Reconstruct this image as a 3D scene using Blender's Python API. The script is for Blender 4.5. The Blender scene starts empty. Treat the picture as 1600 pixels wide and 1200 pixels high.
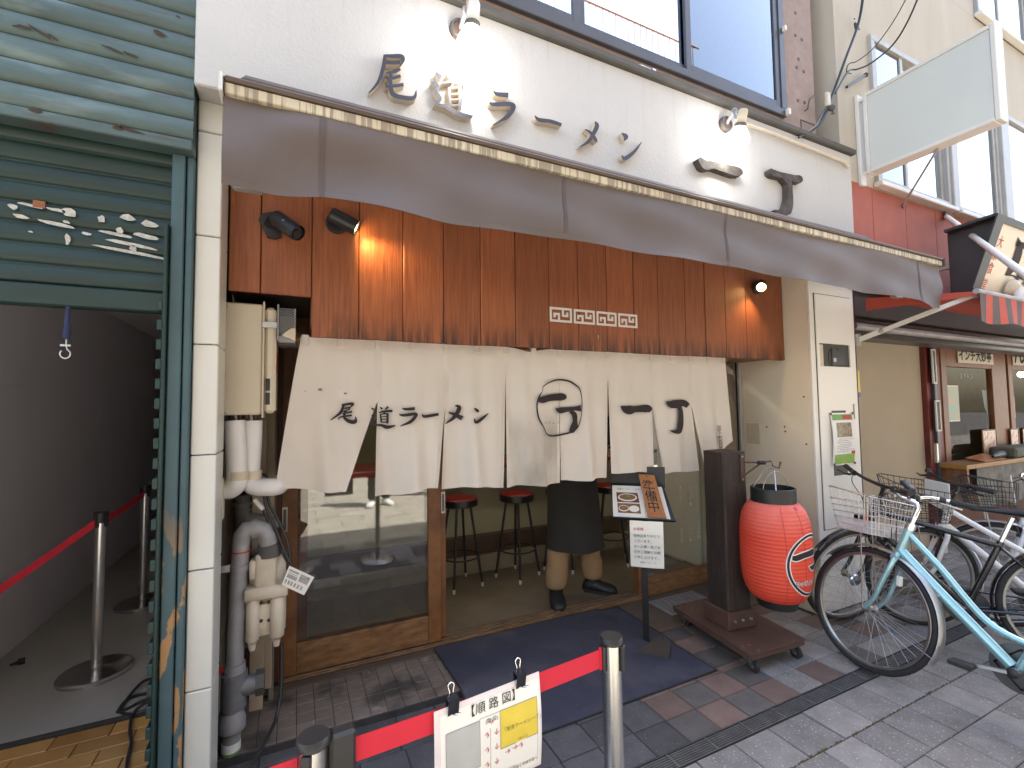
import bpy, bmesh, math, random
from mathutils import Vector, Matrix
random.seed(7)
PI = math.pi
R = math.radians
sc = bpy.context.scene
col = sc.collection

# ------------------------------------------------------------------ camera
CAM = Vector((0, 0, 1.55))
YAW, PITCH, ROLL = R(25.37), R(2.94), R(-0.704)
FPX = 715.8
cf = Vector((math.sin(YAW)*math.cos(PITCH), math.cos(YAW)*math.cos(PITCH), math.sin(PITCH)))
r0 = Vector((math.cos(YAW), -math.sin(YAW), 0))
u0 = r0.cross(cf)
cr = r0*math.cos(ROLL) + u0*math.sin(ROLL)
cu = -r0*math.sin(ROLL) + u0*math.cos(ROLL)
cam = bpy.data.cameras.new('camera')
cam.sensor_width = 36
cam.lens = FPX/1600*36
cam.clip_start = 0.05
cam.clip_end = 600
camo = bpy.data.objects.new('camera', cam)
col.objects.link(camo)
m = Matrix.Identity(4)
for i in range(3):
    m[i][0] = cr[i]; m[i][1] = cu[i]; m[i][2] = -cf[i]; m[i][3] = CAM[i]
camo.matrix_world = m
sc.camera = camo

# ------------------------------------------------------------------ sky, sun, exposure
SUN_EL, SUN_AZ = R(62), R(31)          # azimuth measured from +x towards +y
sd = Vector((math.cos(SUN_EL)*math.cos(SUN_AZ), math.cos(SUN_EL)*math.sin(SUN_AZ), math.sin(SUN_EL)))
w = bpy.data.worlds.new('World')
sc.world = w
w.use_nodes = True
nt = w.node_tree
bg = nt.nodes['Background']
sky = nt.nodes.new('ShaderNodeTexSky')
sky.sky_type = 'NISHITA'
sky.sun_disc = False
sky.sun_elevation = SUN_EL
sky.sun_rotation = PI/2 - SUN_AZ
sky.air_density = 1.2
sky.dust_density = 2.5
sky.ozone_density = 1.0
nt.links.new(sky.outputs[0], bg.inputs[0])
bg.inputs[1].default_value = 0.15
sl = bpy.data.lights.new('sun', 'SUN')
sl.energy = 4.2
sl.angle = R(0.53)
sl.color = (1, 0.96, 0.90)
so = bpy.data.objects.new('sun', sl)
col.objects.link(so)
so.rotation_euler = (-sd).to_track_quat('-Z', 'Y').to_euler()
so.location = (0, 0, 30)
sc.view_settings.view_transform = 'Standard'
sc.view_settings.look = 'None'
sc.view_settings.gamma = 1
sc.view_settings.use_curve_mapping = False
sc.view_settings.exposure = 2.4
sc.render.engine = 'CYCLES'
sc.cycles.max_bounces = 10
sc.cycles.diffuse_bounces = 5
sc.cycles.glossy_bounces = 5
sc.cycles.transparent_max_bounces = 12
sc.cycles.caustics_reflective = False
sc.cycles.caustics_refractive = False
sc.cycles.sample_clamp_indirect = 6
sc.cycles.use_denoising = True

# ------------------------------------------------------------------ helpers
def ray(px, py):
    return cr*((px-800)/FPX) + cu*(-(py-600)/FPX) + cf

def at(px, py, x=None, y=None, z=None):
    d = ray(px, py)
    if x is not None: t = (x-CAM.x)/d.x
    elif y is not None: t = (y-CAM.y)/d.y
    else: t = (z-CAM.z)/d.z
    return CAM + d*t

def at_plane(px, py, p0, n):
    d = ray(px, py)
    return CAM + d*((Vector(p0)-CAM).dot(n)/d.dot(n))

class MB:
    def __init__(s):
        s.v = []; s.f = []; s.mi = []; s.m = 0
    def add(s, vs, fs):
        n = len(s.v)
        s.v += [tuple(v) for v in vs]
        for f in fs:
            s.f.append(tuple(i+n for i in f)); s.mi.append(s.m)
        return s
    def box(s, x0, x1, y0, y1, z0, z1, b=0.0):
        if x0 > x1: x0, x1 = x1, x0
        if y0 > y1: y0, y1 = y1, y0
        if z0 > z1: z0, z1 = z1, z0
        if b <= 0:
            v = [(x, y, z) for x in (x0, x1) for y in (y0, y1) for z in (z0, z1)]
            return s.add(v, [(0, 1, 3, 2), (4, 6, 7, 5), (0, 4, 5, 1), (2, 3, 7, 6), (0, 2, 6, 4), (1, 5, 7, 3)])
        b = min(b, (x1-x0)*.45, (y1-y0)*.45, (z1-z0)*.45)
        X = (x0, x1); Y = (y0, y1); Z = (z0, z1); sg = (1, -1)
        v = []; ix = {}
        for i in (0, 1):
            for j in (0, 1):
                for k in (0, 1):
                    for a in range(3):
                        p = [X[i]+(sg[i]*b if a != 0 else 0), Y[j]+(sg[j]*b if a != 1 else 0), Z[k]+(sg[k]*b if a != 2 else 0)]
                        ix[(i, j, k, a)] = len(v); v.append(p)
        f = []
        for a in range(3):
            for e in (0, 1):
                q = []
                for (p, r) in ((0, 0), (1, 0), (1, 1), (0, 1)):
                    c = [0, 0, 0]; c[a] = e; c[(a+1) % 3] = p; c[(a+2) % 3] = r
                    q.append(ix[(c[0], c[1], c[2], a)])
                f.append(tuple(q) if e else tuple(reversed(q)))
        for a in range(3):
            b1, b2 = (a+1) % 3, (a+2) % 3
            for p in (0, 1):
                for r in (0, 1):
                    q = []
                    for (t, ax) in ((0, b1), (1, b1), (1, b2), (0, b2)):
                        c = [0, 0, 0]; c[a] = t; c[b1] = p; c[b2] = r
                        q.append(ix[(c[0], c[1], c[2], ax)])
                    f.append(tuple(q) if (p ^ r) else tuple(reversed(q)))
        for i in (0, 1):
            for j in (0, 1):
                for k in (0, 1):
                    q = [ix[(i, j, k, a)] for a in range(3)]
                    f.append(tuple(q) if (i+j+k) % 2 else tuple(reversed(q)))
        return s.add(v, f)
    def tube(s, pts, r, n=8, closed=False, cap=True, flat=1.0):
        pts = [Vector(p) for p in pts]
        N = len(pts)
        rr = r if isinstance(r, (list, tuple)) else [r]*N
        rings = []
        up = None
        for i in range(N):
            if closed: t = pts[(i+1) % N]-pts[i-1]
            else: t = pts[min(i+1, N-1)]-pts[max(i-1, 0)]
            t.normalize()
            if up is None:
                up = Vector((0, 0, 1)) if abs(t.z) < .9 else Vector((0, 1, 0))
            a = t.cross(up)
            if a.length < 1e-5: a = t.cross(Vector((1, 0, 0)))
            a.normalize(); b = a.cross(t); up = b
            rings.append([pts[i]+(a*math.cos(2*PI*k/n)+b*math.sin(2*PI*k/n)*flat)*rr[i] for k in range(n)])
        v = [p for ring in rings for p in ring]
        f = []
        for i in range(N if closed else N-1):
            j = (i+1) % N
            for k in range(n):
                l = (k+1) % n
                f.append((i*n+k, j*n+k, j*n+l, i*n+l))
        if cap and not closed:
            f.append(tuple(range(n))); f.append(tuple((N-1)*n+k for k in reversed(range(n))))
        return s.add(v, f)
    def lathe(s, prof, c=(0, 0, 0), n=24, axis='z', a0=0, a1=2*PI):
        full = abs(a1-a0-2*PI) < 1e-6
        m_ = n if full else n+1
        v = []
        for (r, h) in prof:
            for k in range(m_):
                a = a0+(a1-a0)*k/n
                x, y = r*math.cos(a), r*math.sin(a)
                p = (x, y, h) if axis == 'z' else ((x, h, y) if axis == 'y' else (h, x, y))
                v.append((p[0]+c[0], p[1]+c[1], p[2]+c[2]))
        f = []
        for i in range(len(prof)-1):
            for k in range(n):
                l = (k+1) % m_
                f.append((i*m_+k, i*m_+l, (i+1)*m_+l, (i+1)*m_+k))
        return s.add(v, f)
    def disc(s, c, r, n=16, axis='z'):
        v = []
        for k in range(n):
            x, y = r*math.cos(2*PI*k/n), r*math.sin(2*PI*k/n)
            p = (x, y, 0) if axis == 'z' else ((x, 0, y) if axis == 'y' else (0, x, y))
            v.append((p[0]+c[0], p[1]+c[1], p[2]+c[2]))
        return s.add(v, [tuple(range(n))])
    def prism(s, poly, vec):
        poly = [Vector(p) for p in poly]; vec = Vector(vec); n = len(poly)
        v = poly+[p+vec for p in poly]
        f = [tuple(range(n)), tuple(n+i for i in reversed(range(n)))]
        for i in range(n):
            j = (i+1) % n
            f.append((i, i+n, j+n, j))
        return s.add(v, f)
    def quad(s, *p):
        return s.add(p, [tuple(range(len(p)))])
    def bar(s, a, b, w, h, up=(0, 0, 1)):
        a = Vector(a); b = Vector(b); t = (b-a).normalized(); up = Vector(up)
        x = t.cross(up)
        if x.length < 1e-4: x = t.cross(Vector((0, 1, 0)))
        x.normalize(); y = x.cross(t)
        v = [p+x*(w/2*i)+y*(h/2*j) for p in (a, b) for (i, j) in ((-1, -1), (1, -1), (1, 1), (-1, 1))]
        return s.add(v, [(0, 1, 2, 3), (7, 6, 5, 4), (0, 4, 5, 1), (1, 5, 6, 2), (2, 6, 7, 3), (3, 7, 4, 0)])
    def grid(s, fn, nu, nv):
        v = [fn(i/nu, j/nv) for j in range(nv+1) for i in range(nu+1)]
        f = [(j*(nu+1)+i, j*(nu+1)+i+1, (j+1)*(nu+1)+i+1, (j+1)*(nu+1)+i) for j in range(nv) for i in range(nu)]
        return s.add(v, f)
    def ball(s, c, r, n=12, sc_=(1, 1, 1)):
        v = []; f = []
        m_ = n//2
        for j in range(m_+1):
            for i in range(n):
                a, b = 2*PI*i/n, PI*j/m_
                v.append((c[0]+r*sc_[0]*math.sin(b)*math.cos(a), c[1]+r*sc_[1]*math.sin(b)*math.sin(a), c[2]+r*sc_[2]*math.cos(b)))
        for j in range(m_):
            for i in range(n):
                k = (i+1) % n
                f.append((j*n+i, (j+1)*n+i, (j+1)*n+k, j*n+k))
        return s.add(v, f)

def wloc(o):
    l = Vector((0, 0, 0))
    while o is not None:
        l += o.location; o = o.parent
    return l

def tag(o, label=None, cat=None, group=None, kind=None):
    if label: o['label'] = label
    if cat: o['category'] = cat
    if group: o['group'] = group
    if kind: o['kind'] = kind
    return o

def mesh_of(mb, name, mats, smooth=35, fixn=True):
    me = bpy.data.meshes.new(name)
    me.from_pydata(mb.v, [], mb.f)
    if not isinstance(mats, (list, tuple)): mats = [mats]
    for mt in mats: me.materials.append(mt)
    me.polygons.foreach_set('material_index', mb.mi)
    if fixn:
        bm = bmesh.new(); bm.from_mesh(me)
        bmesh.ops.recalc_face_normals(bm, faces=bm.faces)
        bm.to_mesh(me); bm.free()
    if smooth:
        me.shade_smooth()
        me.set_sharp_from_angle(angle=R(smooth))
    me.update()
    return me

def obj(name, mb, mats, parent=None, smooth=35, local=False, fixn=True):
    """link mb as one mesh; coordinates are world coordinates unless local"""
    if parent is not None and not local:
        l = wloc(parent)
        if l.length > 1e-9:
            mb.v = [(a-l.x, b-l.y, c-l.z) for a, b, c in mb.v]
    o = bpy.data.objects.new(name, mesh_of(mb, name, mats, smooth, fixn))
    col.objects.link(o)
    o.parent = parent
    return o

def thing(name, label, cat, loc=(0, 0, 0), group=None, kind=None):
    o = bpy.data.objects.new(name, None)
    o.empty_display_size = .1
    col.objects.link(o)
    o.location = loc
    return tag(o, label, cat, group, kind)

def piece(name, me, loc, parent, rot=(0, 0, 0)):
    """a piece sharing mesh data, at a world position"""
    o = bpy.data.objects.new(name, me)
    col.objects.link(o)
    o.parent = parent
    o.location = Vector(loc) - (wloc(parent) if parent else Vector())
    o.rotation_euler = rot
    return o

def copy_tree(o, parent=None):
    c = o.copy(); col.objects.link(c); c.parent = parent
    for ch in list(o.children): copy_tree(ch, c)
    return c

# ------------------------------------------------------------------ materials
def mat(name, c, c2=None, rough=.6, metal=0, scale=6, stretch=(1, 1, 1), bump=0, bscale=80, mix=None, spec=.5, rand=0,
        trans=0, emit=0, sheen=0, coat=0, detail=6, lo=.35, hi=.7, rvar=.0, world=False):
    mt = bpy.data.materials.new(name); mt.use_nodes = True
    n = mt.node_tree.nodes; l = mt.node_tree.links
    b = n['Principled BSDF']
    b.inputs['Roughness'].default_value = rough
    b.inputs['Metallic'].default_value = metal
    b.inputs['Specular IOR Level'].default_value = spec
    if trans: b.inputs['Transmission Weight'].default_value = trans
    if coat:
        b.inputs['Coat Weight'].default_value = coat; b.inputs['Coat Roughness'].default_value = .08
    if sheen: b.inputs['Sheen Weight'].default_value = sheen
    if emit:
        b.inputs['Emission Color'].default_value = (*c, 1); b.inputs['Emission Strength'].default_value = emit
    tc = n.new('ShaderNodeTexCoord'); mp = n.new('ShaderNodeMapping')
    mp.inputs['Scale'].default_value = stretch
    if world:
        g = n.new('ShaderNodeNewGeometry'); l.new(g.outputs['Position'], mp.inputs[0])
    else:
        l.new(tc.outputs['Object'], mp.inputs[0])
    if c2 is None: c2 = tuple(x*.78 for x in c)
    no = n.new('ShaderNodeTexNoise'); no.inputs['Scale'].default_value = scale; no.inputs['Detail'].default_value = detail
    no.inputs['Roughness'].default_value = .6
    l.new(mp.outputs[0], no.inputs['Vector'])
    rp = n.new('ShaderNodeValToRGB')
    rp.color_ramp.elements[0].position = lo; rp.color_ramp.elements[1].position = hi
    rp.color_ramp.elements[0].color = (*c2, 1); rp.color_ramp.elements[1].color = (*c, 1)
    l.new(no.outputs['Fac'], rp.inputs[0])
    out = rp.outputs[0]
    if rand:
        oi = n.new('ShaderNodeObjectInfo'); hs = n.new('ShaderNodeHueSaturation'); ma = n.new('ShaderNodeMapRange')
        ma.inputs['To Min'].default_value = 1-rand; ma.inputs['To Max'].default_value = 1+rand
        l.new(oi.outputs['Random'], ma.inputs[0]); l.new(ma.outputs[0], hs.inputs['Value']); l.new(out, hs.inputs['Color'])
        out = hs.outputs[0]
    l.new(out, b.inputs['Base Color'])
    if rvar:
        mr = n.new('ShaderNodeMapRange'); mr.inputs['To Min'].default_value = rough-rvar; mr.inputs['To Max'].default_value = rough+rvar
        l.new(no.outputs['Fac'], mr.inputs[0]); l.new(mr.outputs[0], b.inputs['Roughness'])
    if bump:
        n2 = n.new('ShaderNodeTexNoise'); n2.inputs['Scale'].default_value = bscale; n2.inputs['Detail'].default_value = 4
        l.new(mp.outputs[0], n2.inputs['Vector'])
        bp = n.new('ShaderNodeBump'); bp.inputs['Strength'].default_value = bump; bp.inputs['Distance'].default_value = .01
        l.new(n2.outputs['Fac'], bp.inputs['Height']); l.new(bp.outputs[0], b.inputs['Normal'])
    mt['out'] = 1
    return mt

def overlay(mt, c, scale=3, lo=.5, hi=.6, stretch=(1, 1, 1), zmin=None, zmax=None, amount=1.0, detail=8, world=False):
    """wear: mix colour c over the base colour where a noise passes a threshold, optionally only between two heights"""
    n = mt.node_tree.nodes; l = mt.node_tree.links; b = n['Principled BSDF']
    src = b.inputs['Base Color'].links[0].from_socket
    tc = n.new('ShaderNodeTexCoord'); mp = n.new('ShaderNodeMapping'); mp.inputs['Scale'].default_value = stretch
    mp.inputs['Location'].default_value = (random.random()*9, random.random()*9, random.random()*9)
    if world:
        gw_ = n.new('ShaderNodeNewGeometry'); l.new(gw_.outputs['Position'], mp.inputs[0])
    else: l.new(tc.outputs['Object'], mp.inputs[0])
    no = n.new('ShaderNodeTexNoise'); no.inputs['Scale'].default_value = scale; no.inputs['Detail'].default_value = detail
    l.new(mp.outputs[0], no.inputs['Vector'])
    mr = n.new('ShaderNodeMapRange'); mr.inputs['From Min'].default_value = lo; mr.inputs['From Max'].default_value = hi
    mr.inputs['To Max'].default_value = amount
    l.new(no.outputs['Fac'], mr.inputs[0])
    fac = mr.outputs[0]
    if zmin is not None:
        sx = n.new('ShaderNodeSeparateXYZ'); l.new(tc.outputs['Object'], sx.inputs[0])
        m1 = n.new('ShaderNodeMapRange'); m1.inputs['From Min'].default_value = zmin; m1.inputs['From Max'].default_value = zmax
        l.new(sx.outputs['Z'], m1.inputs[0])
        mm = n.new('ShaderNodeMath'); mm.operation = 'MULTIPLY'; l.new(m1.outputs[0], mm.inputs[0]); l.new(fac, mm.inputs[1])
        fac = mm.outputs[0]
    mx = n.new('ShaderNodeMix'); mx.data_type = 'RGBA'
    l.new(fac, mx.inputs['Factor']); l.new(src, mx.inputs['A']); mx.inputs['B'].default_value = (*c, 1)
    l.new(mx.outputs['Result'], b.inputs['Base Color'])
    return mt

def glass(name, tint=(1, 1, 1), refl=1.0, ior=1.5):
    mt = bpy.data.materials.new(name); mt.use_nodes = True
    n = mt.node_tree.nodes; l = mt.node_tree.links
    n.remove(n['Principled BSDF'])
    t = n.new('ShaderNodeBsdfTransparent'); t.inputs[0].default_value = (*tint, 1)
    g = n.new('ShaderNodeBsdfGlossy'); g.inputs['Roughness'].default_value = 0.003
    fr = n.new('ShaderNodeFresnel'); fr.inputs[0].default_value = ior
    ml = n.new('ShaderNodeMath'); ml.operation = 'MULTIPLY'; ml.inputs[1].default_value = refl; ml.use_clamp = True
    l.new(fr.outputs[0], ml.inputs[0])
    mx = n.new('ShaderNodeMixShader'); l.new(ml.outputs[0], mx.inputs[0]); l.new(t.outputs[0], mx.inputs[1]); l.new(g.outputs[0], mx.inputs[2])
    l.new(mx.outputs[0], n['Material Output'].inputs[0])
    return mt

def s(h):
    """sRGB hex to linear"""
    h = h.lstrip('#')
    o = []
    for i in (0, 2, 4):
        x = int(h[i:i+2], 16)/255
        o.append(x/12.92 if x <= .04045 else ((x+.055)/1.055)**2.4)
    return tuple(o)

M = {}
M['stucco'] = mat('white_stucco', (.72, .69, .63), (.62, .58, .52), rough=.9, scale=2.2, bump=.5, bscale=90)
M['mosaic_white'] = mat('glazed_white_tile', (.66, .65, .585), (.62, .61, .545), rough=.3, scale=3, rand=.03)
M['wood'] = mat('varnished_cedar', (.335, .108, .040), (.205, .062, .024), rough=.5, scale=9, stretch=(9, 9, .45), bump=.2, bscale=14, rand=.14, lo=.3, hi=.72)
overlay(M['wood'], (.06, .022, .01), scale=16, lo=.60, hi=.78, stretch=(7, 7, .3), amount=.6)
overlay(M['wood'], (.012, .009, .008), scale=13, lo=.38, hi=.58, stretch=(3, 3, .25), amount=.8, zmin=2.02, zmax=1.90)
M['doorwood'] = mat('door_wood', (.28, .125, .045), (.16, .066, .024), rough=.5, scale=9, stretch=(1, 1, 1), bump=.15, bscale=40)
M['doorrail'] = mat('worn_door_rail', (.33, .18, .08), (.16, .075, .03), rough=.6, scale=5, stretch=(2, 2, 7), bump=.15, bscale=40)
M['darkwood'] = mat('dark_weathered_post', (.048, .032, .024), (.024, .016, .012), rough=.7, scale=7, stretch=(6, 6, .7), bump=.5, bscale=18)
overlay(M['darkwood'], (.25, .12, .05), scale=9, lo=.66, hi=.74, stretch=(5, 5, .8), amount=.8)
M['awning'] = mat('taupe_awning_cloth', (.128, .102, .096), (.102, .080, .074), rough=.75, scale=1.6, bump=.1, bscale=350, sheen=.2)
M['awnseam'] = mat('awning_seam', (.11, .086, .08), rough=.8)
M['awnbar'] = mat('brown_awning_bar', (.12, .085, .07), (.08, .06, .05), rough=.5, scale=3)
M['awnchan'] = mat('streaked_cream_channel', (.62, .56, .42), (.50, .43, .30), rough=.6, scale=2)
overlay(M['awnchan'], (.13, .09, .065), scale=70, lo=.46, hi=.54, stretch=(1, .1, .04), amount=.62, detail=2)
M['noren'] = mat('unbleached_cotton', (.715, .66, .595), (.655, .60, .535), rough=.92, scale=1.2, bump=.12, bscale=300, sheen=.3)
M['noren_dirty'] = mat('stained_cotton', (.715, .66, .595), (.655, .60, .535), rough=.92, scale=1.2, bump=.12, bscale=300, sheen=.3)
M['hem'] = mat('cotton_hem', (.77, .71, .64), rough=.9, scale=3)
M['ink'] = mat('black_ink', (.028, .020, .022), rough=.8)
M['navyface'] = mat('navy_letter_face', (.045, .045, .075), (.03, .03, .045), rough=.45)
M['letterside'] = mat('cream_letter_edge', (.62, .54, .42), (.5, .42, .32), rough=.6)
M['drift'] = mat('weathered_driftwood', (.10, .085, .07), (.04, .032, .027), rough=.75, scale=14, bump=.8, bscale=30)
M['black'] = mat('black_plastic', (.02, .02, .021), (.015, .015, .016), rough=.4)
M['rubber'] = mat('black_rubber', (.022, .021, .021), (.03, .028, .027), rough=.75, scale=20)
M['blackmetal'] = mat('black_painted_metal', (.018, .018, .02), rough=.35)
M['steel'] = mat('brushed_stainless', (.62, .61, .59), (.5, .5, .48), rough=.22, metal=1, scale=30, stretch=(1, 1, .05))
M['chrome'] = mat('chrome', (.8, .8, .8), (.75, .75, .75), rough=.08, metal=1)
M['alu'] = mat('dull_aluminium', (.5, .5, .49), (.4, .4, .39), rough=.42, metal=1, scale=8)
M['galv'] = mat('painted_grey_pipe', (.36, .35, .36), (.25, .245, .25), rough=.55, metal=.2, scale=9, bump=.1)
M['beltred'] = mat('red_webbing', (.66, .018, .045), (.58, .014, .035), rough=.7, bump=.1, bscale=400)
M['whitepaint'] = mat('white_paint', (.72, .70, .65), (.68, .655, .60), rough=.45, scale=2)
M['cabinet'] = mat('offwhite_cabinet', (.84, .81, .745), (.80, .765, .70), rough=.4, scale=1.5, bump=.03, bscale=40)
M['cabside'] = mat('cream_cabinet_side', (.80, .715, .57), (.75, .66, .52), rough=.5, scale=1.3)
M['heater'] = mat('cream_heater_casing', (.62, .55, .42), (.58, .51, .385), rough=.4, scale=2)
M['meter'] = mat('cream_meter_casing', (.66, .59, .48), (.54, .47, .37), rough=.5, scale=9)
M['vinyl'] = mat('white_vinyl_wrap', (.78, .77, .76), (.72, .70, .68), rough=.25, scale=5)
M['tape'] = mat('aged_tape', (.64, .56, .43), (.55, .47, .34), rough=.4, scale=20)
M['redlantern'] = mat('red_lantern_paper', (.80, .085, .042), (.70, .06, .03), rough=.55, scale=3, bump=.05)
overlay(M['redlantern'], (.86, .42, .36), scale=5, lo=.2, hi=.75, zmin=.10, zmax=.34, amount=.75)
M['lanternblack'] = mat('black_lantern_ring', (.014, .016, .015), (.02, .022, .02), rough=.4)
M['brownmetal'] = mat('brown_painted_steel', (.115, .062, .045), (.085, .045, .034), rough=.5, scale=7, bump=.06, bscale=60)
M['navymat'] = mat('navy_door_mat', (.055, .057, .092), (.044, .045, .07), rough=.95, scale=5, bump=.5, bscale=500)
overlay(M['navymat'], (.13, .125, .14), scale=4, lo=.48, hi=.8, amount=.55)
overlay(M['navymat'], (.4, .38, .36), scale=130, lo=.76, hi=.79, amount=.8, detail=1)
M['paper'] = mat('white_paper', (.80, .79, .76), (.77, .76, .73), rough=.5)
M['laminate'] = mat('laminated_sheet', (.80, .79, .73), (.78, .77, .71), rough=.25, coat=.4)
M['plaque'] = mat('orange_wood_plaque', (.36, .15, .04), (.29, .11, .028), rough=.5, scale=10, stretch=(8, 8, 1))
M['redvinyl'] = mat('red_vinyl_seat', (.34, .02, .018), (.28, .016, .014), rough=.35)
M['khaki'] = mat('khaki_trousers', (.40, .265, .14), (.33, .21, .11), rough=.9, scale=6, bump=.2, bscale=40)
M['apron'] = mat('black_apron_cloth', (.026, .024, .022), (.032, .03, .028), rough=.9, scale=5)
M['skin'] = mat('skin', (.48, .26, .17), (.42, .22, .14), rough=.5)
M['hair'] = mat('black_hair', (.012, .01, .009), rough=.5)
M['shirt'] = mat('dark_shirt', (.03, .03, .035), rough=.9)
M['shoe'] = mat('dark_work_shoe', (.018, .018, .022), rough=.5)
M['mortar'] = mat('dark_joint', (.055, .05, .045), (.035, .032, .03), rough=.95, scale=12, world=True)
M['asphaltbase'] = mat('street_base', (.17, .155, .14), (.13, .12, .105), rough=.95, scale=4, world=True, bump=.2)
def stone(name, c, c2, sp=(.42, .40, .40), lo=.62, hi=.70, rand=.22):
    mt = mat(name, c, c2, rough=.85, scale=9, bump=.35, bscale=120, rand=rand, world=True)
    n = mt.node_tree.nodes; l = mt.node_tree.links; b = n['Principled BSDF']
    src = b.inputs['Base Color'].links[0].from_socket
    g = n.new('ShaderNodeNewGeometry')
    no = n.new('ShaderNodeTexNoise'); no.inputs['Scale'].default_value = 95; no.inputs['Detail'].default_value = 2
    l.new(g.outputs['Position'], no.inputs['Vector'])
    mr = n.new('ShaderNodeMapRange'); mr.inputs['From Min'].default_value = lo; mr.inputs['From Max'].default_value = hi
    l.new(no.outputs['Fac'], mr.inputs[0])
    mx = n.new('ShaderNodeMix'); mx.data_type = 'RGBA'
    l.new(mr.outputs[0], mx.inputs['Factor']); l.new(src, mx.inputs['A']); mx.inputs['B'].default_value = (*sp, 1)
    l.new(mx.outputs['Result'], b.inputs['Base Color'])
    return mt
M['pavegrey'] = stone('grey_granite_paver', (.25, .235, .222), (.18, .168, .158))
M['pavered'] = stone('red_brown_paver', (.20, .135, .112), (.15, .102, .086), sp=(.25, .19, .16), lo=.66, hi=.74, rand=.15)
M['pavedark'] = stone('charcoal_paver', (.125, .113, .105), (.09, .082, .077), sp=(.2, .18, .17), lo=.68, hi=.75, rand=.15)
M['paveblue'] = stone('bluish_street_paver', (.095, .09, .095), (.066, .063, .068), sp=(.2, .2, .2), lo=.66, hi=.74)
M['apronbase'] = mat('dark_step', (.045, .040, .042), (.025, .022, .023), rough=.8, scale=14, bump=.3)
M['aprontile'] = mat('grimy_small_tile', (.25, .20, .165), (.19, .15, .125), rough=.6, scale=8, rand=.10, bump=.15, bscale=60, world=True)
overlay(M['aprontile'], (.045, .04, .036), scale=5, lo=.50, hi=.66, amount=.85, world=True)
overlay(M['aprontile'], (.40, .35, .30), scale=11, lo=.62, hi=.70, amount=.6, world=True)
M['concrete'] = mat('brown_concrete_floor', (.14, .105, .08), (.10, .075, .058), rough=.8, scale=4, bump=.15, bscale=60)
M['greyfloor'] = mat('grey_passage_floor', (.42, .40, .36), (.34, .325, .295), rough=.45, scale=2.5)
M['ochretile'] = mat('ochre_floor_tile', (.52, .29, .10), (.40, .20, .055), rough=.45, scale=5, rand=.22, world=True)
M['passwall'] = mat('grey_passage_wall', (.76, .745, .77), (.70, .685, .71), rough=.85, scale=1.5)
M['shut_light'] = mat('weathered_teal_slat', (.10, .150, .146), (.06, .094, .09), rough=.6, scale=4, stretch=(.7, 1, 3), rand=.10)
overlay(M['shut_light'], (.09, .05, .034), scale=6, lo=.58, hi=.72, stretch=(1, 1, 7), amount=.75)
overlay(M['shut_light'], (.20, .28, .275), scale=3, lo=.58, hi=.72, stretch=(1, 1, 4), amount=.6)
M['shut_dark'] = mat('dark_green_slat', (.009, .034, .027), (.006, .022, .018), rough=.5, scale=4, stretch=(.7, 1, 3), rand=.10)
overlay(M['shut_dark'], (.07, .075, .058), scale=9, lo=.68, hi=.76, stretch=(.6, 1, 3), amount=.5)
M['greenpost'] = mat('blue_green_post_paint', (.065, .115, .125), (.045, .085, .095), rough=.5, scale=4)
M['peelpost'] = mat('peeling_green_post', (.06, .115, .128), (.045, .085, .095), rough=.55, scale=4)
overlay(M['peelpost'], (.36, .20, .08), scale=12, lo=.54, hi=.56, stretch=(1.4, 1, .5), amount=1, zmin=1.25, zmax=.85)
M['tan'] = mat('tan_mortar_wall', (.54, .48, .385), (.48, .425, .335), rough=.9, scale=2, stretch=(2, 2, .4), bump=.35, bscale=110)
M['pink'] = mat('pinkish_brown_wall', (.36, .275, .235), (.30, .225, .195), rough=.9, scale=14, bump=.3, bscale=90)
M['redpanel'] = mat('terracotta_panel', (.42, .115, .07), (.36, .095, .058), rough=.75, scale=5, bump=.3, bscale=120)
M['gapgrey'] = mat('grey_gap_wall', (.27, .245, .215), (.17, .155, .14), rough=.9, scale=3, stretch=(3, 3, .4))
M['winframe'] = mat('dark_bronze_frame', (.055, .058, .07), (.075, .075, .085), rough=.4, scale=4)
M['alframe'] = mat('pale_aluminium_frame', (.45, .44, .41), (.38, .37, .35), rough=.45, scale=5)
M['glass'] = glass('clear_glass', (.93, .95, .93), 3.0)
M['glass2'] = glass('fixed_glass', (.93, .95, .93), .45)
M['upglass'] = glass('upper_window_glass', (.45, .48, .5), 3.6)
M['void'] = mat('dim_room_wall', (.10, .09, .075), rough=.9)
M['olive'] = mat('olive_interior_wall', (.40, .385, .27), (.35, .34, .235), rough=.8, scale=2)
M['plinth'] = mat('concrete_plinth', (.38, .33, .25), (.28, .25, .185), rough=.85, scale=6)
M['intfloor'] = mat('dark_interior_floor', (.25, .205, .155), (.15, .125, .095), rough=.4, scale=3)
M['intbrown'] = mat('dark_footrest_board', (.12, .075, .05), (.085, .052, .036), rough=.6)
M['flash'] = mat('grey_flashing', (.10, .095, .088), (.07, .066, .06), rough=.7, scale=6)
M['bikeblue'] = mat('pearl_turquoise_paint', (.36, .60, .62), (.31, .55, .57), rough=.28, metal=.45, coat=.8)
M['bikewhite'] = mat('white_bike_paint', (.88, .88, .87), (.85, .85, .84), rough=.3, coat=.5)
M['bikeblack'] = mat('black_bike_paint', (.016, .016, .019), rough=.25, coat=.6)
M['wire'] = mat('silver_basket_wire', (.55, .53, .52), (.46, .45, .44), rough=.35, metal=.8)
M['wireblack'] = mat('black_basket_wire', (.02, .02, .02), rough=.4)
M['orange'] = mat('orange_reflector', (.8, .25, .02), rough=.3)
M['redrefl'] = mat('red_plastic', (.55, .03, .02), rough=.35)
M['yellow'] = mat('yellow_print', (.78, .60, .06), rough=.4)
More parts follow.
